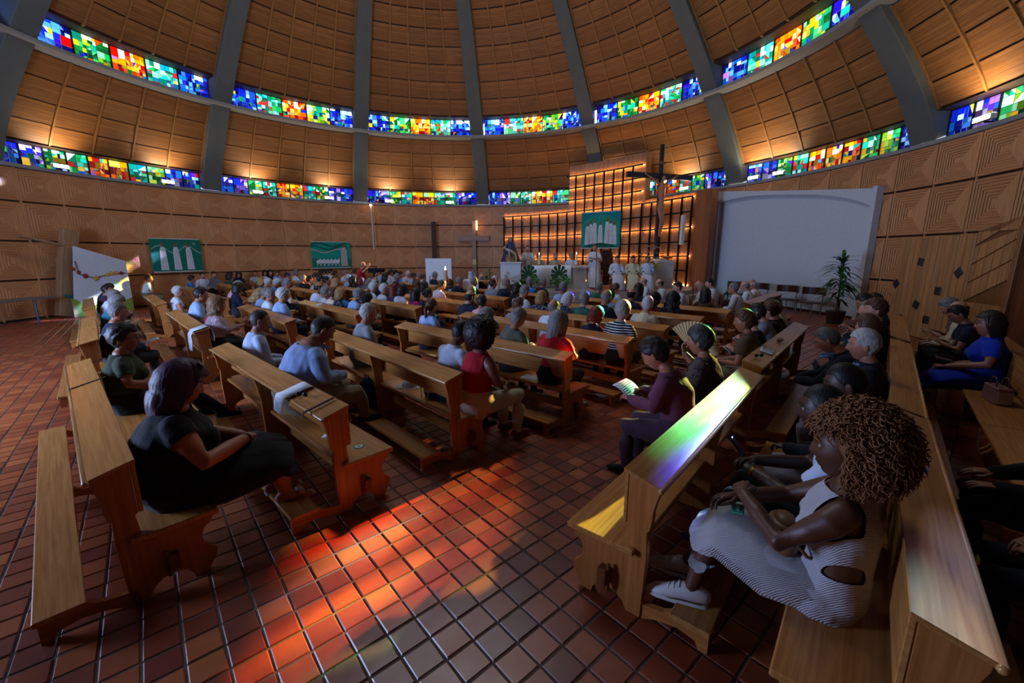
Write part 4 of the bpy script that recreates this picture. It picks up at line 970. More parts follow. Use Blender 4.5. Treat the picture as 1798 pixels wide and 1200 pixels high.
def pew_meshes(L):
    L = round(L, 2)
    if L in PEWM: return PEWM[L]
    out = []
    mb = MB(); mb.prism([(-.008, .888), (.215, .950), (.215, .975), (-.008, .914)], 0, L, 'X'); out.append(('book_ledge', mb.mesh('book_ledge', W_PEW, bevel=.004)))
    mb = MB(); mb.tube([(0, -.012, .901), (L, -.012, .901)], .017, 10); out.append(('ledge_lip', mb.mesh('ledge_lip', wood('pew_lip', '#9a6636', '#cf9a60', 'X', .16, spec=.7), smooth=True)))
    mb = MB(); mb.box(.02, L-.02, .188, .212, .612, .948); out.append(('backrest', mb.mesh('backrest', W_PEW, bevel=.004)))
    mb = MB(); mb.box(-.02, L/2-.002, .12, .585, .427, .467); out.append(('seat', mb.mesh('seat', W_PEW, bevel=.008)))
    mb = MB(); mb.box(L/2+.002, L+.02, .12, .585, .427, .467); out.append(('seat', mb.mesh('seat', W_PEW, bevel=.008)))
    for i, x in enumerate((.02, L/2-.022, L-.065)):
        mb = MB(); mb.prism(MIDS if i == 1 else SUP, x, x+.045, 'X'); out.append(('middle_support' if i == 1 else 'end_panel', mb.mesh('end_panel', W_PEWZ, bevel=.003)))
    mb = MB(); mb.box(.0, L, .28, .335, .155, .26); out.append(('stretcher', mb.mesh('stretcher', W_PEW)))
    for x0 in (-.045, L-.022):
        mb = MB(); mb.box(x0, x0+.065, .275, .34, .15, .262); mb.box(x0+.02, x0+.045, .265, .285, .11, .30); out.append(('tenon_peg', mb.mesh('tenon_peg', wood('peg_wood', '#532a11', '#7a451f', 'Z'), bevel=.006)))
    mb = MB(); mb.box(-.02, L+.02, -.335, -.115, .15, .185); out.append(('kneeler', mb.mesh('kneeler', W_PEW, bevel=.005)))
    for x in (.03, L/2-.02, L-.06):
        mb = MB(); mb.prism([(-.32, 0), (-.27, 0), (-.25, .05), (-.15, .07), (-.03, .045), (.06, .0), (.12, .0), (.12, .09), (-.06, .12), (-.11, .15), (-.32, .15)], x, x+.04, 'X'); out.append(('kneeler_foot', mb.mesh('kneeler_foot', W_PEWY)))
    PEWM[L] = out; return out
ORD = ['last', 'second last', 'third last', 'fourth last', 'fifth last', 'sixth last', 'seventh last', 'front']
COLN = {'A': 'nearest', 'B': 'middle', 'C': 'left', 'D': 'far left'}
PEWS = []
NEARP = {('A', 0): ((-5.32, 4.84), (-2.47, 2.22)), ('A', 1): ((-4.24, 5.76), (-1.51, 3.17)), ('A', 2): ((-3.20, 6.88), (-.68, 4.16)), ('A', 3): ((-2.15, 7.65), (.65, 5.05)), ('A', 4): ((-1.15, 9.05), (1.71, 6.07)), ('RB', 0): ((1.55, 1.10), (3.27, 3.11)), ('R1', 0): ((.82, 2.12), (2.70, 4.36))}
def pew(frame, n, t0, t1, label, group, near=None):
    e, f, a = (ET, EN, LA) if frame == 'L' else (ES, EM, RA)
    p = e*t0+f*n
    if near in NEARP:
        p, q = [np.array(v) for v in NEARP[near]]; a = math.atan2(q[1]-p[1], q[0]-p[0]); t1 = t0+np.linalg.norm(q-p)
    root = empty('pew', TR(p[0], p[1], 0, a), label=label, cat='pew', group=group)
    own = {}
    for nm, me in pew_meshes(t1-t0):
        host = {'kneeler_foot': 'kneeler', 'ledge_lip': 'book_ledge', 'tenon_peg': 'end_panel'}.get(nm)
        par = root
        if host: par = own[host][min(len(own[host])-1, len(own.get(nm, [])))]
        own.setdefault(nm, []).append(ob(nm, me, par))
    PEWS.append((frame, n, t0, t1, root)); return root
for c, (t0, t1) in COLS.items():
    for k, n in enumerate(ROWN):
        if c == 'D' and k < 2: continue
        pew('L', n, t0, t1, '%s row wooden pew of the %s column of left-hand pews' % (ORD[k], COLN[c]), 'left-hand pews', (c, k))
RROWS = [(.90, 2.13, 5.30, 'wooden pew in the middle foreground with coloured light on its ledge'), (.94, 5.42, 9.15, 'wooden pew behind the seated women with the hand fan'),
         (-.40, 1.86, 4.50, 'wooden pew at the lower right carrying the curly haired person'), (-.38, 4.56, 8.30, 'wooden pew behind the two men in dark jackets'), (-.38, 8.5, 11.9, 'wooden pew at the right beside the leafy plant'),
         (-1.53, 2.5, 6.28, 'wooden pew at the right edge, nearer half'), (-1.53, 6.33, 10.1, 'wooden pew carrying the person in the blue dress'),
         (2.50, 12.2, 16.3, 'short wooden pew carrying white robed clergy')]
for i_, (m, s0, s1, lab) in enumerate(RROWS): pew('R', m, s0, s1, lab, 'right-hand pews', {0: ('R1', 0), 2: ('RB', 0)}.get(i_))
# ------------------------------------------------------------------ people: bodies grown from lofted limbs and merged into one skin
def rotm3(yaw=0, pitch=0, roll=0):
    return np.array((Matrix.Rotation(yaw, 3, 'Z') @ Matrix.Rotation(-pitch, 3, 'X') @ Matrix.Rotation(roll, 3, 'Y')))
HEADS = {}
def head_mesh(female=False, nu=56, nv=44):
    key = (female, nu)
    if key in HEADS: return HEADS[key]
    V = []; Fs = []
    # denser towards the face
    az = np.linspace(0, 2*PI, nu, endpoint=False); az = az-.38*np.sin(az*1.0)*1.0   # denser near az=0 (front)
    el = np.linspace(0, PI, nv+1)
    for t in el:
        for a in az:
            d = np.array([math.sin(t)*math.sin(a), math.sin(t)*math.cos(a), math.cos(t)]); x, y, z = d*np.array([.076, .096, .118])
            if z < 0:
                q = min(1, -z/.118); x *= 1-(.34 if female else .27)*q**1.6
                if y < 0: y *= 1-.42*q
                else: y *= 1-.10*q
            if y > 0:
                y *= .94; w = 1.0
                nz = math.exp(-(x/.0125)**2)
                g = 0
                if -.040 < z < .03: g = ((.03-z)/.06)**1.3 if z > -.028 else max(0, (z+.040)/.012)
                y += (.021 if female else .026)*nz*g
                if -.04 < z < -.016: y += .006*math.exp(-((abs(x)-.013)/.006)**2)*max(0, 1-abs(z+.028)/.012)
                y -= .011*math.exp(-((abs(x)-.031)/.015)**2-((z-.012)/.012)**2)
                y += .0055*math.exp(-((z-.034)/.010)**2-(x/.055)**2)
                y += .004*math.exp(-((abs(x)-.04)/.016)**2-((z+.018)/.018)**2)
                y += .0065*math.exp(-(x/.022)**2)*(math.exp(-((z+.056)/.0055)**2)+.9*math.exp(-((z+.069)/.0065)**2))
                y += .009*math.exp(-(x/.022)**2-((z+.098)/.014)**2)
            V.append((x, y, z))
    for j in range(nv):
        for i in range(nu):
            k = (i+1) % nu; Fs.append((j*nu+i, j*nu+k, (j+1)*nu+k, (j+1)*nu+i))
    V = np.array(V); mi = []
    for f in Fs:
        c = V[list(f)].mean(0); mi.append(1 if (c[1] > .06 and abs(c[0]) < .021 and -.077 < c[2] < -.051) else 0)
    mb = MB()
    mb.add(V, Fs); mb.mi = mi
    for s in (-1, 1):    # ears
        M = np.array(Matrix.Rotation(s*.35, 4, 'Z') @ Matrix.Rotation(-.15, 4, 'X'))
        mb.ell((s*.0765, -.012, -.004), (.009, .019, .031), 10, 8, 0, M); mb.ell((s*.0815, -.016, .004), (.008, .014, .022), 8, 6, 0, M)
    HEADS[key] = (np.concatenate(mb.v), mb.f, mb.mi); return HEADS[key]

def hand(mb, wrist, d, nrm, side, curl=.5, spread=.12, s=1.0, mi=0, thumb_in=.5):
    """palm and five unequal, bent fingers; d: towards fingertips, nrm: back of the hand"""
    d = np.array(d, float); d /= np.linalg.norm(d); nrm = np.array(nrm, float); nrm -= d*np.dot(d, nrm); nrm /= np.linalg.norm(nrm); u = np.cross(d, nrm)*side  # u: towards the thumb side
    w = np.array(wrist, float); P = lambda a, b, c: w+d*a*s+u*b*s+nrm*c*s
    V, Fs = loft([P(-.02, 0, 0), P(.02, 0, 0), P(.055, .002, -.002), P(.085, 0, -.004)], np.array([.026, .033, .041, .040])*s, np.array([.02, .017, .015, .012])*s, 10, True, ref=nrm); mb.add(V, Fs, mi)
    for k, (b, ln, r, a0) in enumerate(((.030, .072, .0088, .08), (.010, .080, .009, .088), (-.010, .074, .0086, .086), (-.029, .058, .0078, .078))):
        p = P(a0, b, -.004); pts = [P(a0-.025, b, -.002), p]; ang = curl*.7+.05*k; dirv = d+u*(spread*(1.5-k)*.5)
        for sg, fr in enumerate((.45, .32, .25)):
            dd = dirv*math.cos(ang)-nrm*math.sin(ang); p = p+dd/np.linalg.norm(dd)*ln*fr*s; pts.append(p); ang += curl*.9
        V, Fs = loft(pts, np.array([r, r*1.02, r*.96, r*.88, r*.7])*s, None, 7, True, ref=u); mb.add(V, Fs, mi)
    p = P(.02, .030, -.004); q = P(.052, .052, -.012-.01*thumb_in); t = P(.082, .050-.022*thumb_in, -.022-.012*thumb_in); t2 = P(.104, .044-.036*thumb_in, -.028-.016*thumb_in)
    V, Fs = loft([p, q, t, t2], np.array([.015, .0125, .0105, .008])*s, None, 7, True, ref=nrm); mb.add(V, Fs, mi)

def remesh(parts, voxel, smooth=5):
    mb = MB()
    for V, Fs in parts: mb.add(V, Fs)
    me = bpy.data.meshes.new('tmp'); me.from_pydata(np.concatenate(mb.v).tolist(), [], mb.f)
    bm = bmesh.new(); bm.from_mesh(me); bmesh.ops.recalc_face_normals(bm, faces=bm.faces); bm.to_mesh(me); bm.free()
    o = bpy.data.objects.new('tmp', me); COL.objects.link(o)
    r = o.modifiers.new('r', 'REMESH'); r.mode = 'VOXEL'; r.voxel_size = voxel
    s = o.modifiers.new('s', 'SMOOTH'); s.iterations = smooth; s.factor = .5
    dg = bpy.context.evaluated_depsgraph_get(); ev = o.evaluated_get(dg); m2 = bpy.data.meshes.new_from_object(ev)
    n = len(m2.vertices); V = np.empty(n*3); m2.vertices.foreach_get('co', V); V = V.reshape(-1, 3)
    Nn = np.empty(n*3); m2.vertices.foreach_get('normal', Nn); Nn = Nn.reshape(-1, 3)
    Fs = [tuple(p.vertices) for p in m2.polygons]
    bpy.data.objects.remove(o); bpy.data.meshes.remove(me); bpy.data.meshes.remove(m2)
    return V, Nn, Fs

def fold_noise(V, amp, k=1.0):
    x, y, z = V[:, 0]*k, V[:, 1]*k, V[:, 2]*k
    return amp*(np.sin(23*x+17*z+5*np.sin(9*y))*.5+np.sin(31*y-19*z+4*np.sin(13*x))*.35+np.sin(47*z+29*x)*.25)

PROTO = {}
HS = 1.15   # heads a little large, as in the picture
def build_person(key, seat=.412, lean=.08, slouch=.05, w=1.0, sh=.18, female=False, arms=None, legs=None, head=(0, .1, 0), sleeve='long', lower='trousers',
                 voxel=.015, stand=False, belly=0, bust=0, neckline=.49, robe=False, eyes=False, hem=.17, lit=1.0, waist=1.0, tank=False, side_cut=False, sh_drop=0):
    """returns the meshes of one figure in its own frame: origin on the floor under the hips, facing +Y"""
    hz = .93 if stand else seat+.095
    dz = np.array([0, 0, 0 if stand else seat-.465])
    C0 = np.array([0, 0, hz]); sd = np.array([0, math.sin(lean), math.cos(lean)])
    fw = np.array([0, math.cos(lean), -math.sin(lean)])
    def SP(d, f=0.0): # point on spine at distance d; slouch bends forward
        return C0+sd*d*.97+fw*(f+slouch*max(0, d-.15)**1.5*3)
    seg = []   # (p,q,rp,rq,label)
    parts = []
    def limb(P, R, labels, RY=None, ref=None, sg=12):
        V, Fs = loft(P, R, RY, sg, True, ref); parts.append((V, Fs))
        for i in range(len(P)-1): seg.append((np.array(P[i], float), np.array(P[i+1], float), (R[i]+(RY[i] if RY is not None else R[i]))/2, (R[i+1]+(RY[i+1] if RY is not None else R[i+1]))/2, labels[i]))
    D = [-.075, 0, .10, .20, .30, .39, .45, .49]
    RXs = np.array([.150, .172, .160*waist, .150*waist, .162, .168+.2*(sh-.18), .135+.4*(sh-.18), .085])*w; RYs = np.array([.105, .128+belly*.03, .118+belly*.05, .112+belly*.045, .122+bust*.02, .108+bust*.012, .085, .066])*w
    torso = [SP(d, (.018*belly if .05 < d < .25 else 0)+(.014*bust if .25 < d < .4 else 0)) for d in D]
    limb(torso, RXs, ['bottom', 'bottom', 'top', 'top', 'top', 'top', 'top'], RYs, ref=(0, 1, 0), sg=18)
    if bust:
        for s in (-1, 1): 
            c = SP(.30, .075*w); parts.append(loft([c+np.array([s*.075*w, -.03, .03]), c+np.array([s*.078*w, .035, 0])], [.06*w, .058*w*bust])); seg.append((c+np.array([s*.075*w, -.03, .03]), c+np.array([s*.078*w, .035, 0]), .06, .058, 'top'))
    nb = SP(.50); yaw, pit, rol = head
    hc = SP(.655)+np.array([0, .025+.05*max(0, pit), -.02*max(0, pit)])
    limb([SP(.44), SP(.52), hc*.55+SP(.52)*.45, hc], [.062, .053 if female else .058, .05 if female else .055, .05], ['skin']*3, ref=(0, 1, 0))
    # arms
    for i, s in enumerate((-1, 1)):
        S = SP(.425-sh_drop)+np.array([s*sh, 0, 0]); spec = (arms or {}).get('LR'[i], 'lap')
        if spec == 'lap': E = S+np.array([s*.075, .045, -.275]); Wr = np.array([s*.085, .30, hz+.105]); hd = (-s*.75, .6, -.12); hn = (0, .15, 1)
        elif spec == 'thigh': E = S+np.array([s*.06, .06, -.275]); Wr = np.array([s*.12, .33, hz+.095]); hd = (-s*.1, 1, -.05); hn = (0, 0, 1)
        elif spec == 'read': E = S+np.array([s*.06, .09, -.27]); Wr = np.array([s*.11, .34, hz+.20]); hd = (-s*.3, .8, .45); hn = (s*.5, -.3, .8)
        elif spec == 'cross': E = S+np.array([s*.08, .10, -.25]); Wr = np.array([-s*.06, .235, hz+.19+.03*s]); hd = (-s, .12, .0); hn = (0, 1, .3)
        elif spec == 'side': E = S+np.array([s*.07, -.03, -.28]); Wr = S+np.array([s*.09, .03, -.53]); hd = (0, .1, -1); hn = (s, 0, 0)
        elif spec == 'pray': E = S+np.array([s*.07, .08, -.27]); Wr = S+np.array([-s*.13, .31, -.20]); hd = (-s*.7, .5, .25); hn = (0, .5, .8)
        elif spec == 'face': E = S+np.array([s*.06, .2, -.2]); Wr = hc+np.array([s*.075, .10, -.16]); hd = (-s*.15, -.05, 1); hn = (0, 1, 0)
        else: E, Wr, hd, hn = [np.array(q, float) for q in spec[:4]]; E = E+dz; Wr = Wr+dz
        sl = sleeve if isinstance(sleeve, str) else sleeve[i]
        lab = {'long': ['top']*5, 'short': ['top', 'top', 'skin', 'skin', 'skin'], 'none': ['skin']*5, 'three': ['top', 'top', 'top', 'top', 'skin']}[sl]
        k = w*.5+.5; pts = [S-np.array([s*.03, 0, 0]), S*.8+E*.2, S*.45+E*.55, E, E*.45+Wr*.55, Wr]
        limb(pts, np.array([.062, .060, .051, .043, .041, .029])*k, ['skin' if tank else 'top']+lab[1:], sg=12)
        seg.append(('hand', i, Wr, hd, hn, s, (spec[4] if not isinstance(spec, str) and len(spec) > 4 else (.65 if spec in ('lap', 'cross', 'read', 'pray') else .3))))
    # legs
    hip_w = .09*w
    for i, s in enumerate((-1, 1)):
        if stand:
            H = np.array([s*hip_w, 0, hz-.02]); K = np.array([s*.10, .03, .50]); An = np.array([s*.11, -.02, .085]); fd = (s*.25, 1, 0)
        else:
            H = np.array([s*hip_w, .03, hz-.02]); lg = (legs or {}).get('LR'[i])
            if lg is None: K = np.array([s*.115, .44, seat+.035]); An = np.array([s*.12, .40, .085]); fd = (s*.2, 1, 0)
            else: K, An, fd = [np.array(q, float) for q in lg]; K = K+dz
        lb = {'trousers': ['bottom']*5, 'shorts': ['bottom', 'bottom', 'skin', 'skin', 'skin'], 'skirt': ['bottom', 'skin', 'skin', 'skin', 'skin'], 'dress': ['bottom', 'skin', 'skin', 'skin', 'skin'], 'crop': ['bottom', 'bottom', 'bottom', 'skin', 'skin']}[lower]
        k = w*.6+.4
        limb([H, H*.5+K*.5, K, K*.65+An*.35, K*.3+An*.7, An], np.array([.095, .082, .060, .056, .044, .036])*k, lb, sg=12)
        fdv = np.array(fd, float); fdv /= np.linalg.norm(fdv); b = An+np.array([0, 0, -.045])
        limb([b-fdv*.045, b+fdv*.03+np.array([0, 0, .005]), b+fdv*.10-np.array([0, 0, .006]), b+fdv*.165-np.array([0, 0, .012])], [.034, .038, .040, .030], ['shoe']*3, [.036, .036, .026, .018], ref=(0, 0, 1))
    V, Nn, Fs = remesh(parts, voxel)
    lim = [q for q in seg if q[0] is not None and not isinstance(q[0], str)]; hands = [q for q in seg if isinstance(q[0], str)]
    best = np.full(len(V), 1e9); lab = np.zeros(len(V), int); names = ['skin', 'top', 'bottom', 'shoe']
    for p, q, rp, rq, l in lim:
        d = q-p; t = np.clip(((V-p)@d)/(d@d+1e-9), 0, 1); dist = np.linalg.norm(V-(p+t[:, None]*d), axis=1)-(rp+(rq-rp)*t)
        m = dist < best; best[m] = dist[m]; lab[m] = names.index(l)
    # neckline and sleeveless cuts
    rel = V-C0; along = rel@sd
    lab[(lab == 1) & (along > neckline) & (np.abs(V[:, 0]) < .16)] = 0
    if tank:
        lab[(lab == 1) & (along > .345*.97) & (np.abs(V[:, 0]) > .125*w)] = 0
    if side_cut:
        lab[(lab == 1) & (((along-.13)/.085)**2+((V[:, 1]-SP(.13)[1]+.03)/.075)**2 < 1) & (np.abs(V[:, 0]) > .09)] = 0
    if lower == 'dress': lab[lab == 2] = 1
    # body
    mb = MB(); mb.add(V, Fs); mb.mi = [0]*len(Fs)
    for _, i, Wr, hd, hn, s, cu in hands: hand(mb, Wr, hd, hn, s*-1, cu, mi=0)
    HV, HF, HM = head_mesh(female); Rh = rotm3(yaw, pit+lean*.35, rol)*HS
    mb.add(HV@Rh.T+hc, HF); mb.mi[-len(HF):] = HM
    body = mb.mesh(key+'_body', [skin('#b07a5c'), skin('#9a5a4e')], smooth=True)
    out = {'body': body, 'parts': []}
    faces = np.array([list(f)+[f[-1]]*(4-len(f)) for f in Fs])
    def extract(l, off, amp, nm):
        m = (lab == l); fm_ = m[faces].any(1)
        if fm_.sum() < 6: return
        ff = faces[fm_]; u, inv = np.unique(ff, return_inverse=True); inv = inv.reshape(ff.shape)
        P = V[u]+Nn[u]*(off+fold_noise(V[u], amp))[:, None]
        cnt = {}
        for r in inv.tolist():
            r = list(dict.fromkeys(r))
            for q in range(len(r)):
                e_ = (min(r[q], r[q-1]), max(r[q], r[q-1])); cnt[e_] = cnt.get(e_, 0)+1
        be = np.array([e_ for e_, c_ in cnt.items() if c_ == 1])
        if len(be):
            for it in range(8):      # even out the hems
                acc = np.zeros_like(P); dg_ = np.zeros(len(P)); np.add.at(acc, be[:, 0], P[be[:, 1]]); np.add.at(acc, be[:, 1], P[be[:, 0]]); np.add.at(dg_, be[:, 0], 1); np.add.at(dg_, be[:, 1], 1)
                m_ = dg_ > 0; P[m_] = P[m_]*.4+.6*acc[m_]/dg_[m_][:, None]
        mb = MB(); mb.add(P, [tuple(dict.fromkeys(r)) for r in inv.tolist()]); me = mb.mesh(key+'_'+nm, cloth('#888888'), smooth=True)
        out['parts'].append((nm, me))
    extract(1, .013, .005, 'robe_top' if robe else 'shirt')
    if not robe: extract(2, .012, .004, {'trousers': 'trousers', 'shorts': 'shorts', 'skirt': 'skirt_band', 'dress': 'dress_band', 'crop': 'trousers'}[lower])
    extract(3, .005, .0, 'shoes')
    def swept(P, RX, RY, nm, folds=9, amp=.02, sg=40, ref=(0, 0, 1), cap=False, open_end=True):
        Vs, F2 = loft(P, RX, RY, sg, False, ref); n = len(P); Vs = Vs.reshape(n, sg, 3); c = np.array(P)[:, None]
        ph = np.arange(sg)*2*PI/sg; gr = np.linspace(.1, 1, n)[:, None]
        f = 1+amp/np.mean(RX)*gr*(np.sin(ph*folds)[None]+.5*np.sin(ph*(folds*2+1)+1)[None])
        Vs = c+(Vs-c)*f[..., None]; Vs = Vs.reshape(-1, 3); Vs[:, 2] = np.maximum(Vs[:, 2], .012)
        mb = MB(); mb.add(Vs, F2); me = mb.mesh(key+'_'+nm, cloth('#888888'), smooth=True); out['parts'].append((nm, me))
    if lower in ('skirt', 'dress') and not robe:
        k_ = [np.array(q[0], float)+dz for q in (legs or {}).values()] if legs else [np.array([0, .44, seat+.035])]
        kn = np.mean(k_, axis=0); kn = np.array([kn[0], kn[1], kn[2]]); wx = .20*w+.02
        swept([np.array([0, -.09*w, hz-.01]), np.array([0, .03, hz-.0]), np.array([kn[0]*.5, .22, hz-.01]), np.array([kn[0], kn[1]*.92, kn[2]-.005]), np.array([kn[0], kn[1]+.045, kn[2]-.06*hem/.17]), np.array([kn[0], kn[1]+.04, kn[2]-hem])],
              [.10*w, .19*w, wx*1.03, wx*1.04, wx*1.02, wx*1.02], [.085*w, .125*w, .125*w, .108*w, .09*w, .075*w], 'skirt' if lower == 'skirt' else 'dress_skirt', 7, .008)
    if robe:
        if stand: swept([SP(.40), SP(.2), SP(0), np.array([0, .01, .6]), np.array([0, .02, .3]), np.array([0, .02, .02])], [.19, .22, .24, .265, .285, .31], [.14, .165, .18, .2, .215, .23], 'robe', 11, .014, ref=(0, 1, 0))
        else:
            swept([np.array([0, -.12, hz+.02]), np.array([0, .05, hz+.01]), np.array([0, .3, hz]), np.array([0, .48, hz-.04]), np.array([0, .53, hz-.2]), np.array([0, .55, .02])], [.14, .185, .20, .21, .215, .235], [.10, .12, .115, .09, .085, .10], 'robe', 9, .009)
        for s in (-1, 1):
            hh = hands[0 if s < 0 else 1]; S = SP(.425)+np.array([s*sh, 0, 0]); Wr = np.array(hh[2], float)
            a = (arms or {}).get('LR'[0 if s < 0 else 1], 'lap'); E = S+np.array([s*.075, .06, -.26])
            swept([S+np.array([-s*.02, 0, .01]), S*.5+E*.5, E, E*.35+Wr*.65], [.068, .070, .078, .092], None, 'sleeve', 5, .004, 20)
    if female is not None and eyes:
        for s in (-1, 1):
            mb = MB(); mb.ell((0, 0, 0), (.0115, .0115, .0115), 12, 8, 0)
            mb.lathe([(.0001, .0118), (.0055, .0105)], 10, mi=1, M=np.array(Matrix.Rotation(-PI/2, 4, 'X')))
            mb.lathe([(.0055, .0108), (.0001, .0122)], 10, mi=1, M=np.array(Matrix.Rotation(-PI/2, 4, 'X')))
            me = mb.mesh(key+'_eye', [plain('eye_white', '#8f857c', .4), plain('eye_iris', '#2a1a12', .3)], smooth=True)
            M = np.eye(4); M[:3, :3] = Rh; M[:3, 3] = hc+Rh@np.array([s*.031, .0672, .012]); out['parts'].append(('eye', me, M, None))
            mb = MB(); pts = [(s*(.014+.035*t), .0905-.018*t*t, .034+.007*math.sin(PI*min(1, t*1.2))) for t in (0, .33, .66, 1)]
            mb.tube(pts, [.003, .004, .0035, .002], 6); me = mb.mesh(key+'_brow', hairm('#33241a'), smooth=True)
            M = np.eye(4); M[:3, :3] = Rh; M[:3, 3] = hc; out['parts'].append(('eyebrow', me, M, 'hair'))
    M = np.eye(4); M[:3, :3] = Rh; M[:3, 3] = hc; out['head'] = M; out['hc'] = hc; out['hands'] = [(q[2], q[3]) for q in hands]
    PROTO[key] = out; return out

# ------------------------------------------------------------------ hair
HAIR = {}
def hair_mesh(style):
    if style in HAIR: return HAIR[style]
    rg = np.random.default_rng(abs(hash(style)) % 1000 if False else sum(map(ord, style)))
    nu, nv = 48, 18
    def shell(edge, thick, flare=lambda a: 0, strand=.002, wave=0, taper=None, hang=0.0, tuck=0.0, lump=.0):
        """edge(a): lowest z at azimuth a (a=0 front). Follows the skull, thinning towards the hairline (taper), or hangs down below the ears"""
        V = []
        for a in np.arange(nu)*2*PI/nu:
            ze = edge(a); back = max(0, -math.cos(a))
            th_e = math.acos(max(-.999, min(.999, max(ze, -.10 if taper else -.02)/.118)))
            nsk = nv if (taper or ze > -.02) else nv//2
            for j in range(nv):
                if j < nsk:
                    t = j/(nsk-1); th = th_e*t; tk = thick*(1-t**taper*.93) if taper else thick
                    st = (strand*math.sin(a*19+5*math.sin(th*7))+strand*.8*math.sin(a*37+th*11)+wave*math.sin(th*14+a*3))*min(1, th*1.5)
                    lp = lump*math.sin(a*5+th*6)*math.sin(th*9+a*2)
                    r = tk+st+lp; x, y, z = math.sin(th)*math.sin(a)*(.076+r), math.sin(th)*math.cos(a)*(.096+r), math.cos(th)*(.118+tk)
                    if z < 0:
                        q = min(1, -z/.118); x *= 1-.27*q**1.6*(1 if taper else .3); y *= (1-.42*q*(1 if taper else .3)) if y < 0 else 1
                else:
                    t = (j-nsk+1)/(nv-nsk); z = -.02+(ze+.02)*t; d_ = -(z+.02)
                    st = strand*math.sin(a*19+z*25)+strand*.8*math.sin(a*37+z*31)+wave*math.sin(z*55+a*3)
                    g = thick+flare(a)*d_+st-tuck*max(0, t-.55)**1.3-hang*d_*back
                    x, y = math.sin(a)*(.076+g), math.cos(a)*(.096+g*(.9 if math.cos(a) > 0 else 1.0))
                V.append((x, y-.003, z+.003))
        V = np.array(V).reshape(nu, nv, 3); inner = V*np.array([.90, .90, 1])+np.array([0, 0, -.004])
        V2 = np.concatenate([V.reshape(-1, 3), inner.reshape(-1, 3)]); Fs = []; o = nu*nv
        for i in range(nu):
            k = (i+1) % nu
            for j in range(nv-1): Fs.append((i*nv+j, k*nv+j, k*nv+j+1, i*nv+j+1))
            Fs.append((i*nv+nv-1, k*nv+nv-1, o+k*nv+nv-1, o+i*nv+nv-1))
            for j in range(nv//2, nv-1): Fs.append((o+i*nv+j+1, o+k*nv+j+1, o+k*nv+j, o+i*nv+j))
        return V2, Fs
    def lerp_edge(front, side, back, pw=1.0):
        def f(a):
            a = abs((a+PI) % (2*PI)-PI); t = a/PI
            if t < .3: return front
            if t < .5: return front+(side-front)*((t-.3)/.2)
            return side+(back-side)*min(1, (t-.5)/.25)
        return f
    mb = MB()
    if style == 'short': mb.add(*shell(lerp_edge(.066, -.012, -.078), .017, strand=.0025, taper=2.2, lump=.002))
    elif style == 'crop': mb.add(*shell(lerp_edge(.070, .0, -.07), .007, strand=.0006, taper=2.5))
    elif style == 'wavy_short': mb.add(*shell(lerp_edge(.058, -.02, -.085), .030, strand=.006, wave=.004, taper=3.0, lump=.004))
    elif style == 'pixie': mb.add(*shell(lerp_edge(.05, -.03, -.09), .027, strand=.004, taper=3.5, lump=.002))
    elif style == 'bald':   # fringe only round the sides and back
        V, Fs = shell(lerp_edge(-.005, -.02, -.075), .009, strand=.0015, taper=3.0); P = np.array(V)
        keep = [f for f in Fs if P[list(f), 2].mean() < .045 and not (P[list(f), 1].mean() > .03)]
        mb.add(V, keep)
    elif style == 'bob': mb.add(*shell(lerp_edge(.054, -.115, -.125), .030, lambda a: .06, strand=.003, tuck=.05))
    elif style == 'bob_full': mb.add(*shell(lerp_edge(.052, -.15, -.165), .036, lambda a: .10, strand=.0035, tuck=.07))
    elif style == 'bob_long': mb.add(*shell(lerp_edge(.056, -.16, -.18), .030, lambda a: .10, strand=.006, wave=.007, tuck=.04))
    elif style == 'long': mb.add(*shell(lerp_edge(.06, -.20, -.32), .024, lambda a: .06, strand=.004, wave=.004))
    elif style == 'wavy_long': mb.add(*shell(lerp_edge(.06, -.15, -.24), .034, lambda a: .16, strand=.009, wave=.012))
    elif style in ('bun', 'ponytail'):
        mb.add(*shell(lerp_edge(.064, -.01, -.07), .013, taper=3.0))
        if style == 'bun': mb.ell((0, -.115, .02), (.042, .04, .042), 12, 8)
        else: mb.tube([(0, -.10, .0), (0, -.135, -.03), (0, -.13, -.10), (0, -.12, -.18)], [.026, .03, .026, .012], 10)
    elif style in ('afro', 'curls'):
        R = .155 if style == 'afro' else .14
        V, Fs = [], []; nu2, nv2 = 60, 40
        for j in range(nv2+1):
            t = PI*j/nv2
            for i in range(nu2):
                a = 2*PI*i/nu2; d = np.array([math.sin(t)*math.sin(a), math.sin(t)*math.cos(a), math.cos(t)])
                r = R*(1+.055*math.sin(d[0]*31+d[2]*17)*math.sin(d[1]*29-d[2]*23)+.04*math.sin(d[0]*67+d[1]*51)*math.sin(d[2]*71)+rg.uniform(-.022, .022))
                p = d*r*np.array([1.0, 1.0, .98])+np.array([0, -.035, .045])
                if d[1] > .45 and d[2] < .35: p = p*.62+np.array([0, -.01, .02])
                V.append(p)
        for j in range(nv2):
            for i in range(nu2): k = (i+1) % nu2; Fs.append((j*nu2+i, (j+1)*nu2+i, (j+1)*nu2+k, j*nu2+k))
        mb.add(V, Fs)
    elif style == 'big_curls':
        mb.ell((0, -.068, .05), (.122, .112, .122), 28, 20)
        n = 2600
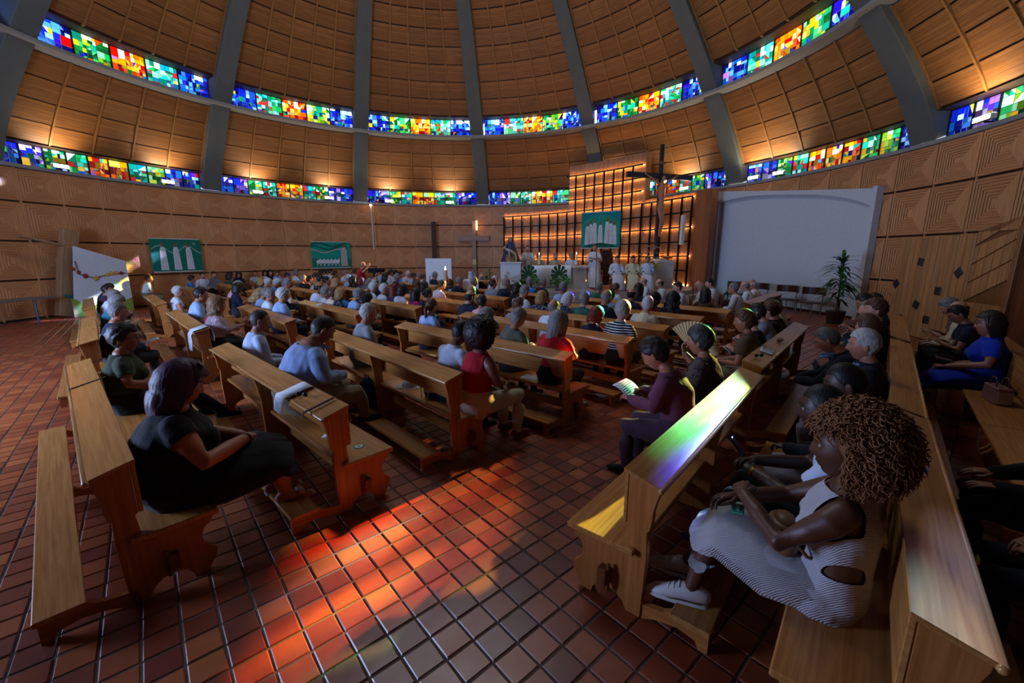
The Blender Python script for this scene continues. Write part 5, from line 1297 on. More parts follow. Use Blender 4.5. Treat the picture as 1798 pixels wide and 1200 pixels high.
        for i in range(n):
            ph = i*2.39996; zc = 1-2*(i+.5)/n; rr = math.sqrt(max(0, 1-zc*zc)); d = np.array([rr*math.sin(ph), rr*math.cos(ph), zc])
            if d[1] > .30 and d[2] < .28: continue
            d2 = d+rg.normal(0, .12, 3); d2 /= np.linalg.norm(d2)
            L = rg.uniform(.030, .055); b = np.array([0, -.045, .045])+d*np.array([.132, .132, .13]); pts = []; u = np.cross(d2, (0.1, 0, 1.01)); u /= np.linalg.norm(u); v = np.cross(d2, u); r0 = rg.uniform(.007, .012); p0 = rg.uniform(0, 6.28); turns = rg.uniform(1.3, 2.2)
            for k in range(11):
                t = k/10; a = p0+t*turns*2*PI
                pts.append(b+d2*L*t+u*math.cos(a)*r0+v*math.sin(a)*r0-np.array([0, 0, .030*t*t*(1-d[2]*.6)]))
            V, Fs = loft(pts, [.0034, .0037, .0037, .0037, .0036, .0036, .0034, .0032, .003, .0025, .0012], None, 4, False); mb.add(V, Fs)
    HAIR[style] = mb.mesh('hair_'+style, hairm('#553322'), smooth=True); return HAIR[style]

def glasses_mesh():
    if 'glasses' in HAIR: return HAIR['glasses']
    mb = MB()
    for s in (-1, 1):
        mb.tube([(s*.031+.021*math.cos(a), .094, .012+.017*math.sin(a)) for a in np.linspace(0, 2*PI, 13)], .0016, 5, cap=False)
        mb.tube([(s*.052, .092, .016), (s*.076, .07, .016), (s*.082, -.01, .012)], .0016, 5)
    mb.tube([(-.01, .096, .016), (.01, .096, .016)], .0018, 5)
    HAIR['glasses'] = mb.mesh('glasses', plain('spectacle_frame', '#1c1a19', .3, .4), smooth=True); return HAIR['glasses']
def skullcap_mesh():
    if 'cap' in HAIR: return HAIR['cap']
    mb = MB(); V = []; 
    mb.lathe([(.001, .058), (.04, .052), (.068, .028), (.078, .0), (.074, .0), (.06, .024), (.001, .05)], 20, (0, -.02, .078)); HAIR['cap'] = mb.mesh('skullcap', cloth('#8a2030'), smooth=True); return HAIR['cap']

PEOPLE = []
def person(proto, x, y, rz, label, skinc='#b07a5c', top='#8899aa', bottom='#222831', shoe='#1a1614', hair=('short', '#2a211c'), group=None, scale=1.0, z=0, glasses=False, cap=None, kinds=None, hscale=1.0):
    P = PROTO[proto]; kinds = kinds or {}
    o = ob('person', P['body']); o.matrix_basis = Matrix(TR(x, y, z, rz, scale*1.13)); tag(o, label, 'person', group)
    setmat(o, skin(skinc), 0); c = hexc(skinc); lipc = '#%02x%02x%02x' % tuple(int(max(0, min(255, v))) for v in (int(skinc[1:3], 16)*.86, int(skinc[3:5], 16)*.66, int(skinc[5:7], 16)*.68)); setmat(o, skin(lipc), 1)
    colmap = {'shirt': top, 'robe_top': top, 'robe': top, 'sleeve': top, 'trousers': bottom, 'shorts': bottom, 'skirt_band': bottom, 'skirt': bottom, 'dress_band': top, 'dress_skirt': top, 'shoes': shoe}
    for pt in P['parts']:
        nm, me = pt[0], pt[1]
        if nm == 'shoes' and shoe is None: continue
        nice = {'robe_top': 'robe_body', 'dress_band': 'dress_hip', 'skirt_band': 'skirt_waist'}.get(nm, nm)
        q = ob(nice, me, o)
        if len(pt) > 2:
            q.matrix_basis = Matrix(pt[2])
            if pt[3] == 'hair': setmat(q, hairm(hair[1] if hair else '#33241a'), 0)
            continue
        c_ = colmap[nm]; k_ = kinds.get(nm, kinds.get('top', 'plain') if c_ == top else 'plain'); setmat(q, cloth(c_, k_), 0)
    if hair:
        q = ob('hair', hair_mesh(hair[0]), o); M = np.array(P['head']).copy(); M[:3, :3] *= hscale; q.matrix_basis = Matrix(M); setmat(q, hairm(hair[1]), 0)
    if glasses: q = ob('glasses', glasses_mesh(), o); q.matrix_basis = Matrix(P['head'])
    if cap: q = ob('skullcap', skullcap_mesh(), o); q.matrix_basis = Matrix(P['head']); setmat(q, cloth(cap), 0)
    PEOPLE.append(o); return o
# ------------------------------------------------------------------ prototypes of the seated crowd
bp_ = build_person
bp_('m_lap', arms={'L': 'lap', 'R': 'lap'}, belly=.6, head=(.05, .12, 0), voxel=.017)
bp_('m_thigh', arms={'L': 'thigh', 'R': 'thigh'}, w=1.08, belly=1, head=(-.12, .05, .03), voxel=.017)
bp_('m_cross', arms={'L': 'cross', 'R': 'cross'}, w=1.0, head=(.2, .02, 0), lean=.0, voxel=.017)
bp_('m_read', arms={'L': 'read', 'R': 'read'}, lean=.16, head=(0, .5, 0), voxel=.017, sleeve='short')
bp_('m_short', arms={'L': 'lap', 'R': 'thigh'}, w=1.04, belly=.8, head=(-.25, .08, -.04), sleeve='short', voxel=.017)
bp_('f_lap', female=True, sh=.155, w=.93, bust=.8, lower='skirt', arms={'L': 'lap', 'R': 'lap'}, head=(.0, .1, .04), voxel=.016)
bp_('f_short', female=True, sh=.158, w=.98, bust=.9, arms={'L': 'lap', 'R': 'thigh'}, head=(.18, .08, 0), sleeve='short', voxel=.016)
bp_('f_read', female=True, sh=.155, w=.93, bust=.8, arms={'L': 'read', 'R': 'read'}, lean=.15, head=(-.05, .45, 0), sleeve='three', voxel=.016)
bp_('f_none', female=True, sh=.155, w=1.0, bust=.8, lower='dress', arms={'L': 'thigh', 'R': 'lap'}, head=(-.2, .05, -.05), sleeve='none', voxel=.016)
bp_('r_sit', w=1.12, waist=1.1, belly=.6, robe=True, arms={'L': 'lap', 'R': 'lap'}, head=(0, .18, 0), voxel=.018)
bp_('r_stand', stand=True, lean=.02, robe=True, arms={'L': 'pray', 'R': 'pray'}, head=(.15, .25, 0), voxel=.02)
bp_('r_standlow', stand=True, lean=.0, robe=True, arms={'L': 'pray', 'R': 'pray'}, head=(0, .1, 0), voxel=.02)
bp_('cameraman', stand=True, lean=.05, sleeve='short', arms={'L': ((-.25, .12, 1.3), (-.06, .32, 1.48), (0, .4, .8), (-1, 0, 0)), 'R': ((.26, .1, 1.3), (.1, .30, 1.5), (0, .4, .8), (1, 0, 0))}, head=(.0, -.05, 0), belly=1, voxel=.02)

HCN = {'w': ('#b9b6b4', 'white'), 'g': ('#77736f', 'grey'), 'd': ('#1d1613', 'dark'), 'b': ('#54331f', 'brown'), 'l': ('#9a7648', 'blond'), 'r': ('#641f12', 'auburn')}
TCN = {'white': ('#c3cad6', 'plain'), 'lblue': ('#8fa8d0', 'plain'), 'blue': ('#2f78c8', 'plain'), 'navy': ('#10182c', 'plain'), 'grey': ('#747b86', 'plain'), 'black': ('#0f1013', 'plain'), 'red': ('#a01824', 'plain'),
       'maroon': ('#560f22', 'plain'), 'olive': ('#4f5547', 'plain'), 'magenta': ('#b01c70', 'plain'), 'green': ('#28564a', 'plain'), 'cream': ('#c4b99e', 'plain'), 'pink': ('#c08a94', 'plain'), 'purple': ('#3c2844', 'plain'),
       'teal': ('#1c5868', 'plain'), 'brown': ('#54402f', 'plain'), 'floral navy': ('#16203c', 'dots'), 'orange': ('#c26a1e', 'plain'), 'striped navy': ('#0f2230', 'stripe'), 'patterned': ('#3a2c2c', 'leopard')}
SKINS = ['#b58468', '#c09078', '#a8745a', '#b07c66', '#9c6a50', '#bb8a72']
STY = {'s': 'short', 'c': 'crop', 'w': 'wavy_short', 'p': 'pixie', 'x': 'bald', 'B': 'bob', 'L': 'long', 'W': 'wavy_long', 'u': 'bun', 't': 'ponytail', 'o': 'bob_long', 'a': 'afro'}
STN = {'s': 'short', 'c': 'cropped', 'w': 'wavy', 'p': 'short', 'x': 'balding', 'B': 'bobbed', 'L': 'long', 'W': 'long wavy', 'u': 'pinned', 't': 'ponytailed', 'o': 'medium', 'a': 'frizzy'}
MALE = ['m_lap', 'm_thigh', 'm_cross', 'm_read', 'm_short']; FEM = ['f_lap', 'f_short', 'f_read', 'f_none']
HIP = .375
# px, py of the head, hair style+colour, top, sex
CROWD = """243,493,s d,white,m;229,496,s b,orange,m;220,507,s d,navy,m;205,519,w g,white,f;196,511,s d,purple,f;186,531,p g,teal,f
335,523,s d,lblue,m;320,494,p d,blue,f;308,505,w w,white,f;383,491,B d,green,f;400,496,s g,pink,m;409,508,B d,navy,f;426,507,s g,lblue,m;438,525,W l,brown,f;464,527,s g,white,m;487,525,w w,lblue,m;358,516,s w,red,f
447,496,B l,floral navy,f;459,491,p w,teal,f;475,497,p w,blue,f;496,499,s g,cream,m;502,487,s d,grey,m;515,488,s g,navy,m;528,480,s d,white,m;506,479,s d,grey,f;495,484,s g,white,m
538,490,s d,black,m;548,493,B l,cream,f;555,497,s d,black,m;560,487,o d,navy,f;567,502,s d,black,m;571,487,B b,brown,f;548,483,s d,grey,m;576,481,s d,white,m;584,481,s d,brown,f;554,508,x d,white,m;581,503,o l,blue,f;562,520,p g,white,f;575,521,p b,cream,f;588,526,B l,floral navy,f
613,534,p g,lblue,f;629,535,B d,floral navy,f;599,477,s b,white,m;611,480,s g,teal,m;600,486,s g,white,m;605,490,w w,lblue,f;614,493,B d,black,f;627,497,B r,purple,f;639,497,L g,grey,f;653,494,x w,navy,m;649,510,w w,white,f;667,513,w w,white,f
656,485,s d,grey,m;671,487,o d,green,f;687,487,s d,white,m;684,480,s b,lblue,m;694,493,s g,navy,m;704,484,B b,navy,f;705,477,s d,white,m;713,488,s d,blue,m;724,488,s w,white,m;735,484,s g,navy,m;725,477,s d,lblue,m;737,478,s b,white,f
720,504,w b,brown,f;725,520,L d,magenta,f;700,520,B d,white,f;686,521,L r,purple,f;738,508,B d,pink,f;763,509,s b,white,m;758,488,s g,navy,m;784,500,W b,lblue,f;784,516,u d,black,f;801,499,s g,navy,m;804,518,s d,pink,f
746,548,t b,lblue,f;796,536,x d,navy,m;825,498,s g,navy,m;840,492,x g,navy,m;862,494,c w,white,m;841,512,L l,brown,f;860,508,s d,grey,m;887,505,s g,navy,m;902,504,B d,black,f;908,518,s g,white,m;926,498,s g,blue,m;947,501,s g,navy,m;944,530,B l,floral navy,f;963,541,x g,white,m
843,552,B g,maroon,f;893,554,p g,olive,f;898,538,p b,grey,f;985,518,s g,lblue,m;1005,536,B w,floral navy,f;1023,526,p g,green,f;1048,508,s g,green,m;1055,532,x g,navy,m;1073,513,s b,white,m;1068,525,s d,lblue,f;1109,521,x d,purple,m;1117,514,L d,navy,f
1131,536,s w,cream,m;1152,531,W d,red,f;1035,556,B r,navy,f;1175,525,W d,navy,f;1235,525,L d,brown,f"""
RIGHTC = """1361,540,s d,grey,f;1383,545,w d,cream,f;1351,563,w b,black,f;1318,569,p g,navy,f;1340,573,u d,black,f;1323,584,w b,brown,f
1468,557,w b,black,m;1508,542,s d,navy,m;1525,518,o d,white,f;1523,535,s d,green,m;1538,555,s g,green,m;1533,575,B b,black,f
1663,517,s d,navy,m;1675,540,x d,cream,m;1710,552,w g,olive,m"""
rc = np.random.default_rng(21)
def parse(s):
    for e in s.replace('\n', ';').split(';'):
        a = e.split(','); st, hc_ = a[2].split(); yield float(a[0]), float(a[1]), st, hc_, a[3], a[4]
seats = []     # frame, row index, t, spec
def col_of(t):
    for c, (a, b) in COLS.items():
        if a-.1 < t < b+.1: return c
for px, py, st, hc_, tp, sx in parse(CROWD):
    p = at(px, py, 1.2)[:2]; k = int(np.argmin([abs(p@EN-(n+HIP+.05)) for n in ROWN])); n = ROWN[k]+HIP
    d = ray(px, py)[:2]; 
    if k == 0: t = p@ET
    else: t = (d*(n/(d@EN)))@ET
    if col_of(t) is None:
        c = min(COLS, key=lambda c: min(abs(t-COLS[c][0]), abs(t-COLS[c][1]))); t = min(max(t, COLS[c][0]+.25), COLS[c][1]-.25)
    if t < -23: t = -22.8
    seats.append(['L', k, n, t, (st, hc_, tp, sx)])
RM = [.90, -.40, -1.53, 2.5]
for px, py, st, hc_, tp, sx in parse(RIGHTC):
    p = at(px, py, 1.2)[:2]; k = int(np.argmin([abs(p@EM-(m+.40)) for m in RM])); m = RM[k]+HIP; d = ray(px, py)[:2]
    s_ = p@ES if abs(m) < .5 else (d*(m/(d@EM)))@ES
    if k == 2: s_ = min(s_, 9.8)
    if k == 1: s_ = min(s_, 11.6)
    seats.append(['R', k, m, s_, (st, hc_, tp, sx)])
# heroes occupy their places first
TAKEN = [('L', 0, -3.65), ('L', 0, -6.3), ('L', 0, -9.35), ('L', 1, -6.75), ('L', 1, -4.95), ('L', 2, -6.35), ('L', 2, -3.5), ('L', 2, -4.05), ('L', 3, -3.6), ('L', 4, -3.45), ('L', 1, -9.4),
         ('R', 0, 3.85), ('R', 0, 4.62), ('R', 1, 2.42), ('R', 1, 3.02), ('R', 1, 3.72), ('R', 1, 5.45), ('R', 1, 6.3), ('R', 2, 8.1), ('R', 2, 3.9)]
byrow = {}
for s in seats: byrow.setdefault((s[0], s[1]), []).append(s)
ORDN = ['first', 'second', 'third', 'fourth', 'fifth', 'sixth', 'seventh', 'eighth', 'ninth', 'tenth', 'eleventh', 'twelfth', 'thirteenth', 'fourteenth', 'fifteenth']
for (fr, k), L in byrow.items():
    fixed = [t for f, kk, t in TAKEN if f == fr and kk == k]
    L.sort(key=lambda s: -s[3])
    placed = list(fixed)
    for s in L:
        t = s[3]
        for it in range(40):
            near = [q for q in placed if abs(q-t) < .455]
            if not near: break
            t += (-.06 if fr == 'L' else .06)
        s[3] = t; placed.append(t)
    sgn = -1 if fr == 'L' else 1
    for s in L:
        c = (col_of(s[3]) or 'C') if fr == 'L' else None; st, hc_, tp, sx = s[4]
        e, f, ang = (ET, EN, LA) if fr == 'L' else (ES, EM, RA); pos = e*s[3]+f*(s[2]+rc.uniform(-.02, .03))
        pr = (FEM if sx == 'f' else MALE)[int(rc.integers(0, 4 if sx == 'f' else 5))]; rank = 1+sum(1 for q in placed if sgn*q < sgn*s[3]-.01 and (fr == 'R' or col_of(q) == col_of(s[3])))
        if st == 'x': pr = ['m_lap', 'm_thigh', 'm_cross'][int(rc.integers(0, 3))]
        hd = '%s %s hair' % (STN[st], HCN[hc_][1]) if st != 'x' else 'balding %s head' % HCN[hc_][1]
        if fr == 'L': lab = 'person with %s, %s top, %s from right, %s row, %s pews' % (hd, tp, ORDN[rank-1], ORD[k], COLN[c])
        else: lab = 'person with %s, %s top, %s from viewer in the %s right-hand row' % (hd, tp, ORDN[rank-1], ['front', 'middle', 'wall side', 'clergy'][k])
        col, kd = TCN[tp]; bt = ['#1a1e28', '#2a2c30', '#6d6656', '#23304a', '#0f1012', '#8a8272'][int(rc.integers(0, 6))]
        person(pr, pos[0], pos[1], ang+rc.uniform(-.12, .12), lab, SKINS[int(rc.integers(0, 6))], col, bt, hair=(STY[st], HCN[hc_][0]), group='congregation in the pews', scale=rc.uniform(.97, 1.05) if sx == 'm' else rc.uniform(.93, .99), kinds={'top': kd})
# people on the bench along the back wall
wb = empty('long_bench', label='long low wooden bench along the left back wall', cat='bench')
mb = MB()
for a0, a1 in [(i, i+1) for i in np.arange(112, 151, 3.0)]:
    a0, a1 = math.radians(a0), math.radians(a0+2.9)
    for nm, r0, r1, z0, z1 in (('seat', 13.55, 14.0, .42, .46), ('backrest', 14.0, 14.04, .5, .95), ('front_panel', 13.6, 13.64, 0, .42)):
        m_ = MB(); V = [cyl(r, a, z) for z in (z0, z1) for r in (r0, r1) for a in (a0, a1)]
        m_.add(V, [(0, 1, 3, 2), (4, 6, 7, 5), (0, 4, 5, 1), (2, 3, 7, 6), (0, 2, 6, 4), (1, 5, 7, 3)]); m_.obj(nm, W_PEW, wb)
WB = """353,485,s d,white,m;373,484,s d,grey,m;416,484,L d,navy,f;446,482,s d,white,f;464,482,B d,white,f;473,482,L d,black,f;484,481,s b,lblue,f"""
for i, (px, py, st, hc_, tp, sx) in enumerate(parse(WB)):
    p = at_r(px, py, 13.7); a = polar(p)[1]
    person((FEM if sx == 'f' else MALE)[i % 4], p[0], p[1], a+PI/2, 'person with %s %s hair and %s top, %s from left on the wall bench' % (STN[st], HCN[hc_][1], tp, ORDN[i]), SKINS[i % 6], TCN[tp][0], hair=(STY[st], HCN[hc_][0]), group='people on the wall bench')

# ------------------------------------------------------------------ chairs for the clergy
DC = wood('chair_wood', '#6d3618', '#9a5526', 'Z', .4)
def side_chair(x, y, rz, label):
    root = empty('wooden_chair', TR(x, y, 0, rz), label=label, cat='chair', group='plain wooden chairs of the clergy')
    for sx in (-.2, .2):
        mb = MB(); mb.box(sx-.02, sx+.02, -.24, -.20, 0, .95); mb.obj('leg', DC, root); mb = MB(); mb.box(sx-.02, sx+.02, .2, .24, 0, .45); mb.obj('leg', DC, root)
    mb = MB(); mb.box(-.23, .23, -.24, .26, .45, .48); mb.obj('seat', DC, root, bevel=.006)
    mb = MB(); mb.box(-.2, .2, -.245, -.225, .62, .93); mb.obj('backrest', DC, root, bevel=.006); return root
CL = [(1138, 499, 'x', 'g'), (1167, 502, 'x', 'd'), (1200, 509, 's', 'd'), (1237, 507, 'x', 'w'), (1255, 502, 's', 'd')]
CN = ['leftmost robed clergyman on the side chairs, balding', 'second robed clergyman on the side chairs, dark fringe', 'third robed clergyman, dark haired, holding a cup', 'fourth robed clergyman with a bare pink head', 'fifth robed clergyman, dark hair cropped, by the niche']
for (px, py, st, hc_), nm in zip(CL, CN):
    p = at(px, py, 1.22); ang = math.radians(75)
    side_chair(p[0], p[1], ang, 'plain wooden chair under the '+nm.split(',')[0].replace('robed ', ''))
    person('r_sit', p[0]+.02*math.cos(ang), p[1]+.02, ang, nm, SKINS[1], '#c6ccd8', '#c6ccd8', hair=(STY[st], HCN[hc_][0]), group='white robed clergy')
for i, (px, st, hc_, nm) in enumerate(((1299, 's', 'g', 'grey haired clergyman in white at the near end of the clergy pew'), (1318, 'x', 'g', 'balding clergyman in white, middle of the clergy pew'), (1330, 'x', 'w', 'clergyman in white at the far end of the clergy pew'))):
    d = ray(px, 509)[:2]; m = 2.5+HIP; pos = d*(m/(d@EM)); person('r_sit', pos[0], pos[1], RA, nm, SKINS[i], '#c6ccd8', '#c6ccd8', hair=(STY[st], HCN[hc_][0]), group='white robed clergy', glasses=(i == 0))
# niche chairs with curved backs
def niche_chair(px, label):
    p = at_r(px, 530, 13.55); a = polar(p)[1]; root = empty('curved_chair', TR(p[0], p[1], 0, a+PI/2), label=label, cat='chair', group='dark curved chairs in the niche')
    m_ = wood('niche_chair_wood', '#2e150c', '#4a2415', 'X', .4)
    mb = MB(); n_ = 12
    for i in range(n_):
        t0, t1 = -1.15+2.3*i/n_, -1.15+2.3*(i+1)/n_
        P = lambda t, r, z: (r*math.sin(t), -r*math.cos(t)+.18, z)
        V = [P(t, r, z) for z in (.74, 1.0) for r in (.50, .54) for t in (t0, t1)]; mb.add(V, [(0, 1, 3, 2), (4, 6, 7, 5), (0, 4, 5, 1), (2, 3, 7, 6), (0, 2, 6, 4), (1, 5, 7, 3)])
    mb.obj('backrest', m_, root)
    mb = MB(); mb.box(-.36, .36, -.3, .3, .45, .49); mb.obj('seat', m_, root, bevel=.01)
    for sx in (-.42, .42):
        mb = MB(); mb.tube([(sx, -.02, 0), (sx*1.08, -.02, .76)], .02, 6); mb.obj('leg', plain('chair_metal', '#8fa0b4', .35, .6), root)
        mb = MB(); mb.tube([(sx*.8, .27, 0), (sx*.8, .27, .45)], .02, 6); mb.obj('leg', plain('chair_metal', '#8fa0b4', .35, .6), root)
for px, t in ((1424, 'rightmost dark curved chair in the white niche'), (1378, 'middle dark curved chair in the white niche'), (1328, 'dark curved chair behind the clergy pew'), (1290, 'leftmost dark curved chair in the white niche')): niche_chair(px, t)

# ------------------------------------------------------------------ clergy at the altar
person('r_stand', 3.75, 19.35, math.radians(165), 'standing priest in pale vestments and purple skullcap reading at the altar', SKINS[2], '#cfc9c6', hair=('bald', '#77736f'), cap='#6a1d4c', z=PLZ+.012)
person('r_standlow', .75, 20.4, math.radians(180), 'robed altar server standing at the left end of the altar', SKINS[1], '#c4cbd6', hair=('crop', '#3a2a20'), z=PLZ)
for i, (x, lab) in enumerate(((1.35, 'left bishop seated behind the altar with a red skullcap'), (2.15, 'right bishop seated behind the altar with a red skullcap'), (2.95, 'robed priest with bowed head behind the right altar candle'))):
    side_chair(x, 21.3, PI, ['chair under the left bishop behind the altar', 'chair under the right bishop behind the altar', 'chair under the bowed priest behind the altar'][i]).location.z = PLZ+.12
    person('r_sit', x, 21.25, PI, lab, SKINS[i], ['#a89a84', '#a89a84', '#c4cbd6'][i], hair=('short', '#77736f'), cap='#8a1c34' if i < 2 else None, z=PLZ+.12)
    mb = MB(); mb.box(x-.34, x+.34, 20.75, 21.65, PLZ+.001, PLZ+.12); tag(mb.obj('chair_plinth', STONE, bevel=.006), ['stone plinth under the left bishop', 'stone plinth under the right bishop', 'stone plinth under the bowed priest'][i], 'plinth')
for i, (px, lab, cp) in enumerate(((1082, 'dark haired clergyman in white seated right of the altar', None), (1110, 'clergyman with a bright red skullcap and cream vestments', '#b81020'), (1136, 'dark haired clergyman in white beside the flowers', None))):
    p = at_y(px, 470, 18.3); rz = math.radians(178-6*i)
    side_chair(p[0], p[1], rz, ['chair under the first clergyman right of the altar', 'chair under the clergyman with the red skullcap', 'chair under the clergyman beside the flowers'][i]).location.z = PLZ
    person('r_sit', p[0], p[1], rz, lab, SKINS[i+1], ['#c4cbd6', '#c9c09c', '#c4cbd6'][i], hair=('short', '#2a211c'), cap=cp, z=PLZ, glasses=(i == 0))
# cameraman in red with his camera
pc = at(631, 484, 1.45); pc = ET*-19.2+EN*4.75
d = ray(632, 470)[:2]; pc = d/np.linalg.norm(d)*19.5
person('cameraman', pc[0], pc[1], math.radians(-75), 'grey haired person in a red shirt standing behind a video camera', SKINS[0], '#a3121c', '#15161a', hair=('bald', '#77736f'))
cx_, cy_ = pc[0]+.55*math.cos(math.radians(15)), pc[1]+.55*math.sin(math.radians(15))
vc = empty('video_camera', TR(cx_, cy_, 0, math.radians(-75)), label='black video camera on a tripod beside the person in red', cat='camera')
mb = MB(); mb.box(-.09, .09, -.22, .2, 1.45, 1.65); mb.obj('body', BLACKM, vc, bevel=.01)
mb = MB(); mb.tube([(0, .2, 1.55), (0, .42, 1.55)], [.06, .075], 12); mb.obj('lens', BLACKM, vc)
mb = MB(); mb.box(-.02, .02, -.2, .15, 1.7, 1.73); mb.box(-.02, .02, .1, .14, 1.64, 1.71); mb.box(-.02, .02, -.2, -.16, 1.64, 1.71); mb.obj('handle', BLACKM, vc)
for a in (0, 2.1, 4.2):
    mb = MB(); mb.tube([(0, 0, 1.43), (.42*math.cos(a), .42*math.sin(a), .012)], .018, 6); mb.obj('leg', BLACKM, vc)
# ------------------------------------------------------------------ people in the foreground, one figure each
def at_seat(frame, row, t, off=HIP):
    e, f, a, R = (ET, EN, LA, ROWN) if frame == 'L' else (ES, EM, RA, RM)
    p = e*t+f*(R[row]+off); return p[0], p[1], a
KF = .235   # ankle height with the foot on a kneeler
# woman in black, left foreground
bp_('h_black', female=True, w=1.46, sh=.195, bust=1.0, belly=.6, sleeve='none', lower='dress', lean=.04, slouch=.05, neckline=.485, voxel=.011, eyes=True, head=(-.1, .22, 0),
    arms={'L': ((-.30, .12, .80), (-.03, .40, .755), (.75, .55, -.1), (0, .1, 1), .7), 'R': ((.335, .13, .78), (.075, .41, .765), (-.8, .45, -.05), (.1, .2, 1), .75)},
    hem=.075, legs={'L': ((-.11, .55, .58), (-.10, .58, KF), (0, 1, -.1)), 'R': ((.13, .55, .58), (.11, .60, KF), (.15, 1, -.1))})
x, y, a = at_seat('L', 0, -3.72, .50)
HB = person('h_black', x, y, a, 'person with plum tinted bob in a black ruffled dress, left foreground', '#a9694a', '#0b0b0d', '#0b0b0d', None, hair=('bob_full', '#4a2040'), hscale=1.02)
# olive blouse
bp_('h_olive', female=True, w=1.16, sh=.172, bust=.9, sleeve='short', lean=-.03, voxel=.012, eyes=True, head=(-.35, .05, 0), arms={'L': 'lap', 'R': ((.27, .02, .80), (.10, .33, .68), (-.5, .8, -.2), (.3, 0, 1), .6)},
    legs={'L': ((-.12, .50, .53), (-.12, .62, KF), (0, 1, -.1)), 'R': ((.1, .50, .54), (.10, .75, KF), (0, 1, -.1))})
x, y, a = at_seat('L', 0, -6.3)
person('h_olive', x, y, a, 'person in glasses and an olive blouse at the far end of the last pew', '#9c6248', '#333d24', '#12161c', '#0d0c0c', hair=('wavy_short', '#30201a'), glasses=True)
# man in navy jacket behind her
bp_('h_navy', w=1.15, sh=.19, belly=1, lean=.05, voxel=.013, eyes=True, head=(-.25, .12, 0), arms={'L': 'lap', 'R': 'lap'})
x, y, a = at_seat('L', 0, -9.35)
person('h_navy', x, y, a, 'grey haired person in a navy jacket at the near end of the left pew', '#a56f56', '#10203a', '#2a2d30', hair=('short', '#6d6a68'))
# patterned blouse by the towel
bp_('h_pattern', female=True, w=1.1, sh=.17, bust=1, sleeve='three', lean=.02, voxel=.013, eyes=True, head=(-.1, .0, 0), arms={'L': 'lap', 'R': ((.27, .14, .80), (.16, .40, .86), (0, .5, .8), (1, 0, 0), .7)})
x, y, a = at_seat('L', 1, -9.4)
person('h_pattern', x, y, a, 'person with wavy brown hair and floral blouse before the white towel', '#b07c62', '#a8929a', '#23262c', hair=('bob_long', '#7a5636'), kinds={'shirt': 'floral'})
# two men in the second last pew
bp_('h_light', w=1.05, sh=.185, lean=.06, voxel=.012, eyes=True, head=(-.2, .10, 0), arms={'L': 'thigh', 'R': 'thigh'})
x, y, a = at_seat('L', 1, -6.75)
person('h_light', x, y, a, 'person with short greying hair and pale shirt at the far end of the second pew', '#a06c54', '#aebbd4', '#2a2f3a', hair=('crop', '#332f2d'))
bp_('h_blue', w=1.5, sh=.215, belly=1.3, lean=.10, slouch=.12, voxel=.011, eyes=True, head=(-.1, .55, 0), arms={'L': 'lap', 'R': ((.33, .10, .78), (.13, .34, .73), (-.8, .5, 0), (0, .2, 1), .6)},
    legs={'L': ((-.16, .46, .52), (-.16, .52, KF), (0, 1, 0)), 'R': ((.17, .46, .52), (.16, .52, KF), (.1, 1, 0))})
x, y, a = at_seat('L', 1, -4.95, .41)
person('h_blue', x, y, a, 'broad person in a light blue shirt with bowed head, second last pew', '#96604a', '#8197c0', '#8a7a60', hair=('crop', '#332f2e'), scale=1.07)
x, y, a = at_seat('L', 2, -6.35)
person('m_thigh', x, y, a-.1, 'white haired person in a grey shirt at the far end of the third last pew', '#b07a64', '#9a9fa8', '#4d4a44', hair=('short', '#b9b4b0'))
x, y, a = at_seat('L', 2, -4.05)
person('m_read', x, y, a, 'person in a white T-shirt half hidden by the frizzy haired person in red', '#7a4a34', '#c3cde0', '#24406a', hair=('crop', '#1a1412'))
bp_('h_red', female=True, w=1.12, sh=.168, bust=1, sleeve='none', tank=True, neckline=.49, lean=.07, voxel=.011, eyes=True, head=(-.25, .15, 0), arms={'L': 'lap', 'R': ((.25, .06, .79), (.10, .32, .70), (-.6, .8, -.1), (.2, .2, 1), .6)},
    legs={'L': ((-.12, .48, .53), (-.12, .50, .10), (0, 1, 0)), 'R': ((.13, .50, .53), (.13, .46, .10), (.1, 1, 0))})
x, y, a = at_seat('L', 2, -3.52)
person('h_red', x, y, a, 'person with frizzy dark hair, sleeveless red top and cream trousers', '#6d3d2a', '#9c0c1c', '#b5a68e', '#6a1210', hair=('afro', '#1c1010'))
bp_('h_redshirt', female=True, w=1.1, sh=.17, bust=1, sleeve='short', lean=.08, voxel=.012, head=(-.1, .1, 0), arms={'L': 'lap', 'R': ((.25, .12, .80), (.12, .34, .78), (-.5, .6, .5), (.3, .2, 1), .6)})
x, y, a = at_seat('L', 3, -3.6)
person('h_redshirt', x, y, a, 'person with long grey hair and a bright red shirt ending the fourth pew', '#b57d63', '#b81622', '#14251e', '#8a8a84', hair=('long', '#87827e'))
x, y, a = at_seat('L', 4, -3.47)
person('f_short', x, y, a+.1, 'person with silvery hair and navy striped top ending the fifth pew', '#b07c62', '#0e2430', '#12181e', hair=('pixie', '#8c9290'), kinds={'shirt': 'stripe'}, scale=1.02)

